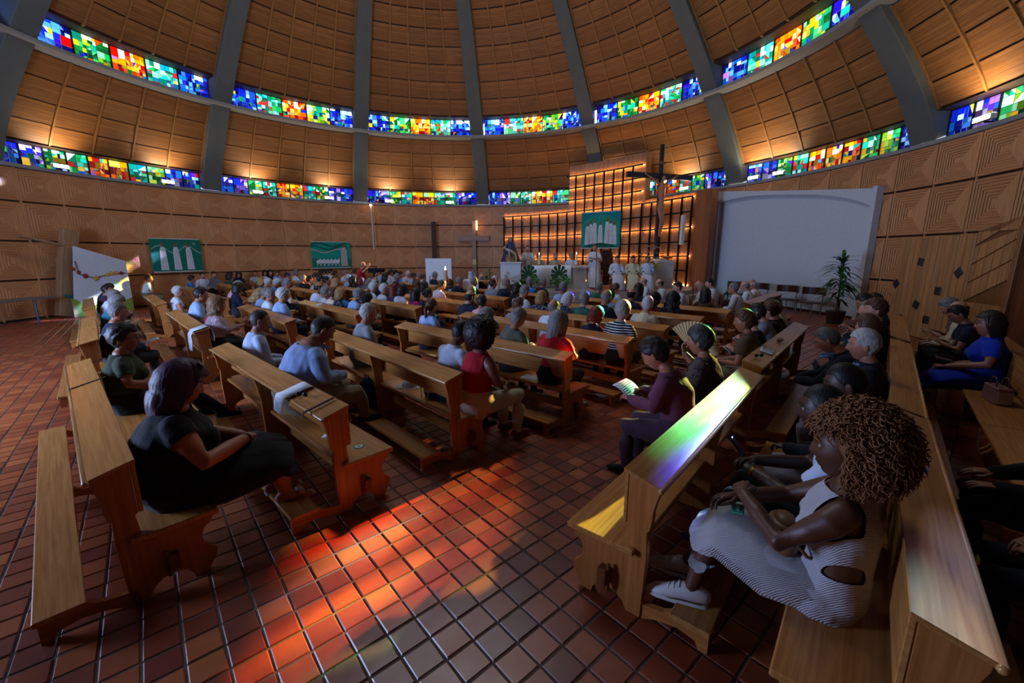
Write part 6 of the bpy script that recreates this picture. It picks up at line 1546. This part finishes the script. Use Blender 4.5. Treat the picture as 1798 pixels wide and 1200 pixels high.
# right-hand side
bp_('h_purple', female=True, w=1.08, sh=.165, bust=1, sleeve='long', lean=.16, slouch=.1, voxel=.012, eyes=True, head=(.05, .55, 0), arms={'L': ((-.24, .14, .78), (-.10, .40, .76), (.3, .9, .1), (-.2, .3, .9), .6), 'R': ((.24, .14, .78), (.12, .40, .78), (-.3, .9, .1), (.2, .3, .9), .6)})
x, y, a = at_seat('R', 0, 3.85)
person('h_purple', x, y, a, 'person in a mauve blouse reading a leaflet in the front right pew', '#a9684a', '#6f3a50', '#4a3444', hair=('wavy_short', '#2a1a12'))
bp_('h_fan', female=True, w=1.05, sh=.165, bust=1, sleeve='three', lean=.05, voxel=.013, head=(.0, .12, 0), arms={'L': 'lap', 'R': ((.26, .16, .82), (.16, .30, 1.02), (.05, .2, 1), (.3, 1, 0), .8)})
x, y, a = at_seat('R', 0, 4.62)
FANP = person('h_fan', x, y, a, 'person in a dark patterned blouse holding an open fan', '#a06a50', '#4b3a34', '#23242a', hair=('pixie', '#3a3836'), kinds={'shirt': 'leopard'})
bp_('h_curly', female=True, w=.98, sh=.165, bust=.8, sleeve='none', tank=True, side_cut=True, lower='dress', lean=-.02, slouch=.02, neckline=.46, voxel=.010, eyes=True, head=(.1, .05, 0),
    arms={'L': ((-.22, .19, .80), (-.02, .38, .86), (.85, .35, .1), (-.1, .4, .9), .6), 'R': ((.20, .22, .82), (.05, .42, .80), (-.6, .7, .0), (.2, .2, 1), .6)},
    legs={'L': ((-.06, .47, .635), (-.12, .55, KF), (-.3, 1, -.08)), 'R': ((.10, .48, .63), (.06, .63, KF), (-.2, 1, -.08))})
x, y, a = at_seat('R', 1, 2.42, .40)
HC = person('h_curly', x, y, a, 'person with big bronze curls and a white ribbed dress, lower right', '#54301f', '#b4aeb4', '#b4aeb4', None, hair=('big_curls', '#8a5732'), kinds={'shirt': 'rib', 'dress_band': 'rib', 'dress_skirt': 'rib'}, hscale=.98)
bp_('h_partner', w=1.05, sh=.19, sleeve='short', lean=.10, slouch=.08, voxel=.012, eyes=True, head=(.05, .1, 0),
    arms={'L': ((-.24, .22, .76), (-.08, .46, .77), (.5, .8, .15), (-.4, .2, .9), .75), 'R': ((.24, .22, .77), (.04, .48, .78), (-.7, .6, .15), (.3, .3, .9), .75)},
    legs={'L': ((-.14, .54, .58), (-.14, .62, KF), (-.1, 1, -.05)), 'R': ((.15, .54, .58), (.15, .60, KF), (.1, 1, -.05))})
x, y, a = at_seat('R', 1, 3.02)
HP = person('h_partner', x, y, a, 'person in a white T-shirt and black trousers beside the curly haired person', '#40241a', '#b9c2d6', '#0b0c0e', '#121212', hair=('crop', '#120d0b'))
bp_('h_shaved', w=1.08, sh=.19, belly=.6, sleeve='long', lean=.06, voxel=.012, eyes=True, head=(.15, .22, 0), arms={'L': ((-.26, .10, .78), (-.10, .36, .72), (.5, .8, -.1), (0, .1, 1), .6), 'R': 'lap'})
x, y, a = at_seat('R', 1, 3.72)
person('h_shaved', x, y, a, 'person with a shaved head, dark jacket and pale trousers in the right pew', '#4a2c20', '#0d1019', '#a09aa2', '#0d0d0f', hair=('crop', '#120e0d'))
bp_('h_white', w=1.1, sh=.19, belly=.8, lean=.02, voxel=.012, eyes=True, head=(.1, .08, 0), arms={'L': 'lap', 'R': 'lap'})
x, y, a = at_seat('R', 1, 5.45)
person('h_white', x, y, a, 'person with wavy white hair and a dark navy jacket in the right pew', '#b07a64', '#11151f', '#8a8690', hair=('short', '#b6b2b0'), hscale=1.05)
bp_('h_lean', w=1.12, sh=.195, belly=.6, lean=.52, slouch=.05, voxel=.013, eyes=True, head=(.0, .35, 0), arms={'L': ((-.27, .42, .66), (-.08, .62, .62), (.5, .8, -.2), (0, .1, 1), .6), 'R': ((.27, .42, .66), (.06, .62, .62), (-.5, .8, -.2), (0, .1, 1), .6)})
x, y, a = at_seat('R', 1, 6.3)
person('h_lean', x, y, a, 'grey haired person in a dark jacket leaning far forward in the right pew', '#a86f58', '#0f1623', '#a39ca2', hair=('short', '#5a5654'))
bp_('h_bluedress', female=True, w=1.14, sh=.17, bust=1, sleeve='short', lower='dress', lean=-.02, voxel=.013, eyes=True, head=(.15, .0, 0), arms={'L': ((-.27, .04, .78), (-.10, .34, .68), (.5, .8, -.1), (0, .1, 1), .6), 'R': 'lap'})
x, y, a = at_seat('R', 2, 8.1)
person('h_bluedress', x, y, a, 'person with a brown bob and glasses in a vivid blue dress at the right', '#a06a54', '#0f2fa8', '#0f2fa8', '#7a6a5c', hair=('bob', '#2c1c16'), glasses=True)
x, y, a = at_seat('R', 2, 4.15, .40)
person('m_thigh', x, y, a, 'person all in black at the right edge of the picture, hands on knees', '#8a5a44', '#0b0b0e', '#0a0a0c', hair=('short', '#1a1412'))
x, y, a = at_seat('R', 2, 3.25, .40)
person('m_lap', x, y, a, 'person in dark trousers cut off by the lower right edge', '#8a5a44', '#12141a', '#101822', hair=('short', '#1a1412'))
TAKEN.append(('R', 2, 3.25))

# collars and jacket openings of the foreground shirts
def collar(o, proto, col, lap=None, r=.075):
    P = PROTO[proto]; c = np.array(P['hc']); me = o.data
    nbz = c+np.array([0, -.035, -.165]); mb = MB(); V = []; n_ = 22
    for i in range(n_+1):
        a = .35+(2*PI-.7)*i/n_; fr = math.cos(a)
        for k, (rr, z) in enumerate(((r, .0), (r*.93, .034), (r*1.12, .004))): V.append((nbz[0]+math.sin(a)*rr*1.02, nbz[1]+.012+math.cos(a)*rr*1.05, nbz[2]+z-.028*max(0, fr)))
    mb.add(V, [(i*3+k, i*3+3+k, i*3+4+k, i*3+1+k) for i in range(n_) for k in range(2)])
    q = mb.obj('collar', cloth(col), o, smooth=True); sm = q.modifiers.new('t', 'SOLIDIFY'); sm.thickness = .003
for lab, pr, col in (('broad person in a light blue shirt with bowed head, second last pew', 'h_blue', '#8ea4cc'), ('person with short greying hair and pale shirt at the far end of the second pew', 'h_light', '#b8c4da'),
                     ('person with wavy white hair and a dark navy jacket in the right pew', 'h_white', '#4f78b0'), ('grey haired person in a dark jacket leaning far forward in the right pew', 'h_lean', '#5f86b8'), ('grey haired person in a navy jacket at the near end of the left pew', 'h_navy', '#7f9ab8')):
    for o in PEOPLE:
        if o['label'] == lab: collar(o, pr, col)
# ------------------------------------------------------------------ small things
def on_ledge(frame, n, t, yo=.10):
    e, f, a = (ET, EN, LA) if frame == 'L' else (ES, EM, RA); p = e*t+f*(n+yo); return p[0], p[1], a
PAPER = plain('paper_white', '#cfd3da', .8); PRINT = plain('print_grey', '#7d828c', .8)
SLOPE = math.atan2(.061, .223)
def sheet(x, y, z, rz, w, h, label, tilt=0.0, bend=.0, cat='leaflet', m=None, name='leaflet', group=None, lines=True):
    root = empty(name, np.array(Matrix.Translation((x, y, z)) @ Matrix.Rotation(rz, 4, 'Z') @ Matrix.Rotation(tilt, 4, 'X')), label=label, cat=cat, group=group)
    mb = MB(); n = 8; V = []
    for i in range(n+1):
        t = i/n; V += [(-w/2, -h/2+h*t, bend*math.sin(PI*t)), (w/2, -h/2+h*t, bend*math.sin(PI*t)+.002)]
    mb.add(V, [(i*2, i*2+1, i*2+3, i*2+2) for i in range(n)]); o = mb.obj('page', m or PAPER, root, smooth=True); sm = o.modifiers.new('t', 'SOLIDIFY'); sm.thickness = .0015
    if lines:
        mb = MB()
        for i in range(7): 
            yy = -h*.36+h*.72*i/6; zz = bend*math.sin(PI*(yy+h/2)/h)+.0028; mb.add([(-w*.36, yy-.004, zz), (w*(.36 if i % 3 else .2), yy-.004, zz), (w*(.36 if i % 3 else .2), yy+.004, zz), (-w*.36, yy+.004, zz)], [(0, 1, 2, 3)])
        mb.obj('print', PRINT, root)
    return root
def seat_item(px, py, row, off=.35):
    """t coordinate on a left pew seat for a picture column"""
    d = ray(px, py)[:2]; n = ROWN[row]+off; return (d*(n/(d@EN)))@ET
# second last pew: draped sheet, sunglasses, strip, stickers
x, y, a = on_ledge('L', ROWN[1], -4.12, .10)
root = empty('song_sheet', TR(x, y, .945, a), label='white printed sheet draped over the ledge of the second last pew', cat='sheet')
mb = MB(); prof_ = [(-.17, -.17), (-.16, -.08), (-.135, -.02), (-.08, -.012), (0, .012), (.08, .034), (.125, .04), (.15, .0), (.16, -.06)]
V = [(sx, p_, q_+.006) for p_, q_ in prof_ for sx in (-.11, .11)]; mb.add(V, [(i*2, i*2+1, i*2+3, i*2+2) for i in range(len(prof_)-1)]); o = mb.obj('page', PAPER, root, smooth=True); sm = o.modifiers.new('t', 'SOLIDIFY'); sm.thickness = .002
mb = MB()
for i in range(9): z_ = -.155+.015*i; mb.add([(-.09, -.1725+i*.0008, z_), (.08-.02*(i % 3), -.1725+i*.0008, z_), (.08-.02*(i % 3), -.1725+i*.0008, z_+.006), (-.09, -.1725+i*.0008, z_+.006)], [(0, 1, 2, 3)])
mb.obj('print', PRINT, root)
def sunglasses(M, label, parent=None):
    root = empty('sunglasses', M, label=label, cat='glasses') if parent is None else None
    par = root or parent
    out = []
    for s in (-1, 1):
        mb = MB(); mb.ell((s*.034, .0, .0), (.028, .006, .022), 14, 8); o = mb.obj('lens', plain('dark_lens', '#0c0d12', .12), par, smooth=True); out.append(o)
        mb = MB(); mb.tube([(s*.062, 0, .01), (s*.072, -.05, .012), (s*.070, -.12, .0)], .003, 6); o = mb.obj('temple', plain('dark_lens_frame', '#15161a', .25), par, smooth=True); out.append(o)
    mb = MB(); mb.tube([(-.012, 0, .008), (.012, 0, .008)], .003, 6); out.append(mb.obj('bridge', plain('dark_lens_frame', '#15161a', .25), par))
    return out
x, y, a = on_ledge('L', ROWN[1], -3.88, .08); sunglasses(TR(x, y, .975, a+.6), 'dark sunglasses lying on the ledge of the second last pew')
def strip(frame, n, t, label):
    x, y, a = on_ledge(frame, n, t, .0); root = empty('ledge_strip', TR(x, y, 0, a), label=label, cat='strip', group='dark strips across the pew ledges')
    mb = MB(); mb.prism([(-.02, .918), (.235, .984), (.235, .992), (-.02, .926)], -.016, .016, 'X'); mb.obj('strip', plain('strip_dark', '#17181c', .3), root, bevel=.002)
    mb = MB(); mb.box(-.018, .018, -.034, -.026, .89, .93); mb.obj('end_clip', plain('strip_metal', '#8a8a8a', .3, .8), root)
strip('L', ROWN[1], -3.55, 'dark strip across the ledge near the end of the second last pew'); strip('L', ROWN[0], -5.85, 'dark strip across the ledge beside the person in olive'); strip('L', ROWN[0], -6.95, 'dark strip at the far end of the last pew ledge')
p = ET*-3.55+EN*(ROWN[1]+.42); mb = MB(); mb.lathe([(.001, 0), (.045, 0), (.045, .003), (.001, .003)], 24, (p[0], p[1], .4675)); mb.lathe([(.018, .0035), (.032, .0035)], 24, (p[0], p[1], .4675), mi=1)
tag(mb.obj('seat_sticker', [plain('sticker_green', '#1d8a5c', .5), plain('sticker_white', '#d8e0dc', .5)]), 'round green sticker on the seat of the second last pew', 'sticker')
sheet(*(ET*-6.0+EN*(ROWN[1]+.33)), .469, LA+.5, .15, .21, 'leaflet on the seat between the two people of the second last pew')
sheet(*(ET*-4.0+EN*(ROWN[1]+.30)), .469, LA+.9, .07, .09, 'small white card on the seat near the end of the second last pew', lines=False, name='card', cat='card')
sheet(*(ET*seat_item(724, 675, 2)+EN*(ROWN[2]+.32)), .469, LA+1.2, .21, .30, 'open song sheet on the seat of the third last pew')
sheet(*(ET*seat_item(935, 672, 3)+EN*(ROWN[3]+.34)), .469, LA+.2, .30, .21, 'open song sheet on the seat beside the person in red')
sheet(*at(1062, 694, .012)[:2], .012, .3, .3, .2, 'white paper lying on the floor between the pews', bend=.02)
sheet(*on_ledge('L', ROWN[3], seat_item(560, 538, 3, .1), .11)[:2], .952, LA, .21, .15, 'white leaflet on the ledge of a middle pew', tilt=SLOPE)
sheet(*on_ledge('R', .94, 6.25, .10)[:2], .955, RA+.1, .30, .16, 'open booklet on the ledge behind the fan holder', tilt=SLOPE)
sheet(*on_ledge('R', 2.5, 12.5, .11)[:2], .955, RA, .25, .18, 'white sheet on the ledge of the clergy pew', tilt=SLOPE)
# things on the front right ledge
x, y, a = on_ledge('R', .94, 7.1, .10); root = empty('spectacle_case', TR(x, y, .953, a+.3), label='brown spectacle case on the front right pew ledge', cat='case')
mb = MB(); mb.ell((0, 0, .02), (.10, .038, .024), 18, 10); mb.obj('shell', plain('case_brown', '#6b5236', .45), root, smooth=True); mb = MB(); mb.tube([(-.1, 0, .02), (-.05, -.037, .02), (.05, -.037, .02), (.1, 0, .02)], .002, 5); mb.obj('seam', plain('case_seam', '#3a2a1a', .4), root)
x, y, a = on_ledge('R', .94, 5.75, .10); sunglasses(TR(x, y, .98, a+2.4), 'dark spectacles on the front right pew ledge')
# third last pew: cap, drawstring bag, backpack
t = seat_item(726, 690, 2); x, y = ET*t+EN*(ROWN[2]+.30)
root = empty('baseball_cap', TR(x, y, .468, LA+2.6), label='pale baseball cap with dark stripes on the seat of the third last pew', cat='cap')
mb = MB(); mb.lathe([(.095, 0), (.093, .05), (.07, .09), (.03, .108), (.001, .11)], 18); mb.obj('crown', cloth('#c3bcae'), root, smooth=True)
mb = MB(); V = []
for i in range(11): q = -1.0+2.0*i/10; V += [(.09*math.sin(q), .09*math.cos(q), .012), (.135*math.sin(q*.8), .165*math.cos(q*.55), .004)]
mb.add(V, [(i*2, i*2+1, i*2+3, i*2+2) for i in range(10)]); o = mb.obj('brim', cloth('#b3a998'), root, smooth=True); sm = o.modifiers.new('t', 'SOLIDIFY'); sm.thickness = .004
for i in range(3): mb = MB(); mb.box(-.03+i*.02, -.02+i*.02, .085, .096, .012, .05); mb.obj('stripe', cloth('#1a1c22'), root)
t = seat_item(768, 700, 2); x, y = ET*t+EN*(ROWN[2]+.30)
root = empty('drawstring_bag', TR(x, y, .468, LA), label='white drawstring bag with a blue base on the seat of the third last pew', cat='bag')
mb = MB(); mb.lathe([(.001, 0), (.10, .0), (.12, .05), (.125, .08)], 18); mb.obj('base', cloth('#1c4a8c'), root, smooth=True)
mb = MB(); mb.lathe([(.125, .08), (.12, .15), (.09, .20), (.05, .23), (.06, .25), (.02, .255), (.001, .24)], 18); mb.obj('body', cloth('#c0bfc4'), root, smooth=True)
for s in (-1, 1): mb = MB(); mb.tube([(s*.05, -.05, .23), (s*.09, -.13, .12), (s*.06, -.14, .0), (s*.02, -.13, -.06)], .006, 6); mb.obj('cord', cloth('#c9c6c0'), root)
pk = at(655, 745, .2); d = ray(648, 740)[:2]; p = d*((ROWN[2]-.02)/(d@EN))
root = empty('backpack', TR(p[0], p[1], .0, LA+.3), label='dark teal backpack on the floor behind the third last pew', cat='backpack')
mb = MB(); mb.tube([(0, 0, .10), (0, .0, .25), (0, .01, .40), (0, .02, .47)], [.15, .165, .145, .09], 18, r2=[.09, .105, .09, .06]); mb.obj('body', cloth('#12303c'), root, smooth=True)
mb = MB(); mb.tube([(0, -.09, .09), (0, -.10, .16), (0, -.09, .25)], [.11, .12, .10], 14, r2=[.035, .045, .03]); mb.obj('front_pocket', cloth('#0e1c26'), root, smooth=True)
for s in (-1, 1): mb = MB(); mb.tube([(s*.06, .08, .44), (s*.09, .14, .35), (s*.09, .13, .2), (s*.08, .09, .08)], .014, 8); mb.obj('strap', cloth('#0a0e12'), root)
mb = MB(); mb.tube([(-.04, .02, .49), (-.03, .02, .55), (.03, .02, .55), (.04, .02, .49)], .009, 6); mb.obj('handle', cloth('#0a0e12'), root)
# towel over the end of the left pew
x, y, a = on_ledge('L', ROWN[1], -8.98, .08); root = empty('towel', TR(x, y, .93, a), label='white towel hung over the ledge end of the left pew', cat='towel')
mb = MB(); V = []; pr = [(-.16, -.34), (-.15, -.2), (-.14, -.08), (-.1, -.006), (0, .022), (.11, .052), (.16, .02), (.18, -.12), (.18, -.22)]
for i in range(9):
    sx = -.16+.04*i
    for q, (p_, z_) in enumerate(pr): V.append((sx+.01*math.sin(q*2), p_+.014*math.sin(i*1.7+q)*(1 if z_ < -.05 else .1), z_+.012))
mb.add(V, [(i*9+q, (i+1)*9+q, (i+1)*9+q+1, i*9+q+1) for i in range(8) for q in range(8)]); o = mb.obj('cloth', cloth('#c2ccd8'), root, smooth=True); sm = o.modifiers.new('t', 'SOLIDIFY'); sm.thickness = .008
# hand fan
M0 = np.array(FANP.matrix_basis); c = xf(M0, [(.20, .26, 1.02)])[0]
root = empty('hand_fan', np.array(Matrix.Translation(c) @ Matrix.Rotation(RA-PI/2, 4, 'Z') @ Matrix.Rotation(-.25, 4, 'X')), label='open pleated wooden fan held up in the front right pew', cat='fan')
FW = plain('fan_wood', '#c99a5c', .5); FP = plain('fan_leaf', '#d0b080', .7); R1, R0 = .31, .10
lo_, hi_ = math.radians(-20), math.radians(140); nr_ = 22
for i in range(nr_+1):
    an = lo_+(hi_-lo_)*i/nr_; M = np.array(Matrix.Rotation(-(an-PI/2), 4, 'Y')); mb = MB(); mb.box(-.005, .005, -.003, .001, .0, R1, M); mb.obj('rib', FW, root)
mb = MB(); V = []; n_ = nr_*2
for i in range(n_+1):
    an = lo_+(hi_-lo_)*i/n_; dy = .007*(1 if i % 2 else -1)
    for r in (R0, R1-.004): V.append((math.cos(an)*r, dy*(r/R1), math.sin(an)*r))
mb.add(V, [(i*2, i*2+1, i*2+3, i*2+2) for i in range(n_)]); o = mb.obj('leaf', FP, root); sm = o.modifiers.new('t', 'SOLIDIFY'); sm.thickness = .001
# leaflet and booklet of the reader in mauve, other readers
def in_hands(p, dy, dz, w, h, tilt, label, **k):
    M0 = np.array(p.matrix_basis); c = xf(M0, [(0, dy, dz)])[0]; rz = math.atan2(M0[1, 0], M0[0, 0]); return sheet(c[0], c[1], c[2], rz, w, h, label, tilt=tilt, **k)
byl = {o['label']: o for o in PEOPLE}
pm = byl['person in a mauve blouse reading a leaflet in the front right pew']
in_hands(pm, .50, .76, .30, .20, .55, 'leaflet held open by the person in mauve', bend=.02)
in_hands(byl['person with a brown bob and glasses in a vivid blue dress at the right'], .36, .69, .24, .18, .2, 'closed dark notebook on the lap of the person in blue', m=plain('notebook', '#1b1c22', .5), lines=False, name='notebook', cat='notebook')
in_hands(byl['grey haired person in a navy jacket at the near end of the left pew'], .42, .68, .30, .22, .35, 'large white sheet on the lap of the person in the navy jacket', bend=.02)
in_hands(HP, .56, .80, .075, .15, .9, 'dark phone in the hands of the person in the white T-shirt', m=plain('phone', '#0c0d10', .2), lines=False, name='phone', cat='phone')
nread = 0
for o in PEOPLE:
    if o.data.name.startswith(('m_read', 'f_read')) and o.location.y < 14:
        nread += 1; lb = o['label'].split(',')
        in_hands(o, .43, .68, .2, .15, .6, 'leaflet read by the %s' % ' '.join(','.join(lb[:1]+lb[2:]).replace('person with ', '').replace('person ', '').split()[:12]), group='leaflets in readers hands')
# curly haired person: bag and tissue on the lap, sneakers stay on the body; partner's watch
M0 = np.array(HC.matrix_basis)
c = xf(M0, [(-.02, .20, .665)])[0]; root = empty('bucket_bag', TR(c[0], c[1], c[2]-.01, RA+.4), label='small brown bucket bag on the lap of the curly haired person', cat='bag')
mb = MB(); mb.tube([(0, 0, -.02), (0, 0, .04), (0, 0, .085)], [.105, .115, .085], 18, r2=[.075, .085, .06]); mb.obj('body', plain('bag_tan', '#7d5638', .45), root, smooth=True)
mb = MB(); mb.ell((0, 0, .09), (.10, .075, .03), 18, 8); mb.obj('flap', plain('bag_tan_flap', '#8a6344', .45), root, smooth=True)
mb = MB(); mb.tube([(-.11, 0, .08), (-.16, -.06, .02), (-.13, -.13, -.02), (-.04, -.15, -.01), (.03, -.10, .04)], .009, 8); mb.obj('strap', plain('bag_strap', '#6b4a30', .5), root, smooth=True)
for i in range(3): mb = MB(); mb.tube([(-.05+i*.02, -.12, .0), (-.08+i*.03, -.17, -.03)], .006, 6); mb.obj('tassel', plain('bag_strap', '#6b4a30', .5), root)
c = xf(M0, [(.0, .40, .695)])[0]; root = empty('tissue_pack', TR(c[0], c[1], c[2]+.004, RA+.2), label='mint green tissue pack on the white dress', cat='tissues')
mb = MB(); mb.box(-.05, .05, -.032, .032, 0, .014); mb.obj('pack', plain('mint', '#3f9a7c', .5), root, bevel=.005); mb = MB(); mb.box(-.03, .03, -.008, .008, .0145, .017); mb.obj('opening', plain('mint_pale', '#a8d8c8', .6), root)
def band(o, pl, r, m, name):
    mb = MB(); mb.lathe([(r, -.006), (r+.004, -.006), (r+.004, .006), (r, .006), (r, -.006)], 16); q = mb.obj(name, m, o, smooth=False)
    W, Dv = pl; q.matrix_basis = Matrix.Translation(Vector(W)) @ Vector(Dv).to_track_quat('Z', 'Y').to_matrix().to_4x4(); return q
hp = PROTO['h_partner']['hands'][0]; q = band(HP, (np.array(hp[0])-np.array(hp[1], float)/np.linalg.norm(hp[1])*.02, hp[1]), .031, plain('watch_gold', '#a8842c', .25, .9), 'watch')
hb = PROTO['h_black']['hands'][1]; band(HB, (np.array(hb[0])-np.array(hb[1], float)/np.linalg.norm(hb[1])*.02, hb[1]), .034, plain('bracelet_black', '#101014', .4), 'bracelet')
# sunglasses pushed up into the hair, necklace, ruffle of the person in black
for q in sunglasses(None, '', HB):
    q.matrix_basis = Matrix(PROTO['h_black']['head']) @ Matrix.Translation((0, .070, .132)) @ Matrix.Rotation(.75, 4, 'X') @ q.matrix_basis
    q.name = 'sunglasses_'+q.name.split('.')[0]
hc_ = PROTO['h_black']['hc']
mb = MB()
for s in (-1, 1):
    V = []; n_ = 26
    for i in range(n_+1):
        t = i/n_; px_, py_, pz_ = s*(.155+.045*math.sin(PI*t)), -.05+.17*t, .88+.075*math.sin(PI*t)
        w_ = .022; f_ = .014*math.sin(i*2.2)
        V += [(px_, py_, pz_), (px_+s*(w_+f_), py_+.006*math.cos(i*2.2), pz_+.016+f_*.4)]
    mb.add(V, [(i*2, i*2+1, i*2+3, i*2+2) for i in range(n_)])
o = mb.obj('ruffle', cloth('#0b0b0d'), HB, smooth=True); sm = o.modifiers.new('t', 'SOLIDIFY'); sm.thickness = .004
# sandals
for i, s in enumerate((-1, 1)):
    an = np.array([(-.10, .58), (.11, .60)][i]); mb = MB(); mb.box(an[0]-.04, an[0]+.04, an[1]-.07, an[1]+.2, .150, .163); mb.box(an[0]-.043, an[0]+.043, an[1]+.075, an[1]+.12, .165, .222); mb.obj('sandal', plain('sandal_silver', '#b0a89c', .3, .5), HB, bevel=.006)
# handbag on the right seat
p = ES*7.35+EM*(-1.53+.36); root = empty('handbag', TR(p[0], p[1], .468, RA+.25), label='dusty pink handbag with two handles on the right pew seat', cat='bag')
mb = MB(); mb.prism([(-.17, 0), (.17, 0), (.15, .20), (-.15, .20)], -.07, .07, 'Y'); mb.obj('body', plain('bag_pink', '#8a5c5c', .45), root, bevel=.012)
mb = MB(); mb.prism([(-.172, .02), (-.158, .16), (-.15, .16), (-.165, .02)], -.06, .06, 'Y'); mb.obj('side_panel', plain('bag_pale', '#b3a4ac', .45), root)
for yy in (-.05, .05): mb = MB(); mb.tube([(-.07, yy, .2), (-.065, yy, .27), (-.03, yy, .30), (.03, yy, .30), (.065, yy, .27), (.07, yy, .2)], .008, 8); mb.obj('handle', plain('bag_handle', '#5c3a3c', .45), root, smooth=True)
p = at(1692, 945, .1); root = empty('shoulder_bag', TR(p[0], p[1], .007, RA), label='black shoulder bag on the floor behind the lower right pew', cat='bag')
mb = MB(); mb.tube([(0, 0, .04), (0, 0, .12), (0, 0, .2)], [.12, .14, .11], 14, r2=[.05, .055, .03]); mb.obj('body', plain('bag_black', '#0a0a0c', .4), root, smooth=True)
mb = MB(); mb.tube([(-.1, 0, .2), (-.05, -.06, .33), (.05, -.06, .33), (.1, 0, .2)], .009, 8); mb.obj('strap', plain('bag_black', '#0a0a0c', .4), root, smooth=True)
# folded pushchair between the right pews
p = ES*7.0+EM*.34; root = empty('pushchair', TR(p[0], p[1], .007, RA+.2), label='black pushchair standing between the right-hand pews', cat='pushchair')
for sx in (-.2, .2):
    for sy in (-.16, .2):
        mb = MB(); mb.tube([(sx+.07*0, sy+.075*math.cos(q), .08+.075*math.sin(q)) for q in np.linspace(0, 2*PI, 15)], .014, 6, cap=False); mb.obj('wheel', plain('rubber', '#0d0d0e', .7), root)
    mb = MB(); mb.tube([(sx, -.16, .08), (sx, .05, .4), (sx, .22, .72)], .012, 8); mb.obj('frame', plain('tube_metal', '#5a6270', .35, .7), root); mb = MB(); mb.tube([(sx, .2, .08), (sx, .02, .42)], .012, 8); mb.obj('frame', plain('tube_metal', '#5a6270', .35, .7), root)
mb = MB(); mb.tube([(-.2, .22, .72), (.2, .22, .72)], .016, 8); mb.obj('handlebar', plain('rubber', '#0d0d0e', .7), root)
mb = MB(); mb.box(-.18, .18, -.16, .14, .30, .36); mb.obj('seat', cloth('#16202c'), root, bevel=.02); mb = MB(); mb.prism([(.1, .34), (.16, .36), (.26, .68), (.21, .70)], -.18, .18, 'X'); mb.obj('backrest', cloth('#16202c'), root, bevel=.015)
mb = MB(); mb.tube([(-.18, .02, .58), (0, -.1, .64), (.18, .02, .58)], .05, 8); mb.obj('hood', cloth('#0c1016'), root, smooth=True)
# floor candles by the altar screen
for i, (px, lab) in enumerate(((1183, 'left of the two small candle glasses at the screen foot'), (1193, 'right of the two small candle glasses at the screen foot'))):
    p = at_y(px, 505, 20.2); root = empty('candle_glass', TR(p[0], p[1], PLZ), label=lab, cat='candle')
    mb = MB(); mb.lathe([(.001, 0), (.05, 0), (.055, .16), (.05, .16), (.045, .02)], 14); mb.obj('glass', plain('red_glass', '#b06030', .2), root, smooth=False)
    mb = MB(); mb.lathe([(.001, .1), (.02, .14), (.001, .2)], 8); mb.obj('flame', emit('flame_small', (1, .5, .2), 20), root)

# white sneakers of the curly haired person
def sneaker(o, an, fd):
    an = np.array(an, float); f = np.array(fd, float); f[2] = 0; f /= np.linalg.norm(f); b = an+np.array([0, 0, -.075])
    q = empty('sneaker', label=None); q.parent = o
    mb = MB(); mb.tube([b-f*.075, b-f*.02, b+f*.07, b+f*.16, b+f*.205], [.036, .042, .044, .043, .03], 14, r2=[.016, .018, .018, .018, .016]); so = mb.obj('sneaker_sole', plain('sneaker_sole', '#cfc8c6', .6), o, smooth=True)
    mb = MB(); u = np.array([0, 0, 1.]); mb.tube([b-f*.07+u*.05, b-f*.03+u*.058, b+f*.03+u*.055, b+f*.10+u*.035, b+f*.165+u*.022, b+f*.195+u*.012], [.030, .042, .044, .044, .042, .026], 14, r2=[.042, .05, .048, .034, .026, .014]); sk = mb.obj('sneaker', plain('sneaker_white', '#d2cccc', .55), o, smooth=True)
    for i in range(4):
        c = b+f*(.055+.026*i)+u*(.098-.014*i); s_ = np.cross(f, u); mb = MB(); mb.tube([c-s_*.026-u*.01, c+u*.004, c+s_*.026-u*.01], .0035, 6); mb.obj('lace', plain('lace_white', '#dcd8d6', .6), sk)
    bpy.data.objects.remove(q)
for i, k in enumerate('LR'): sneaker(HC, ((-.12, .55, KF), (.06, .63, KF))[i], ((-.3, 1, 0), (-.2, 1, 0))[i])
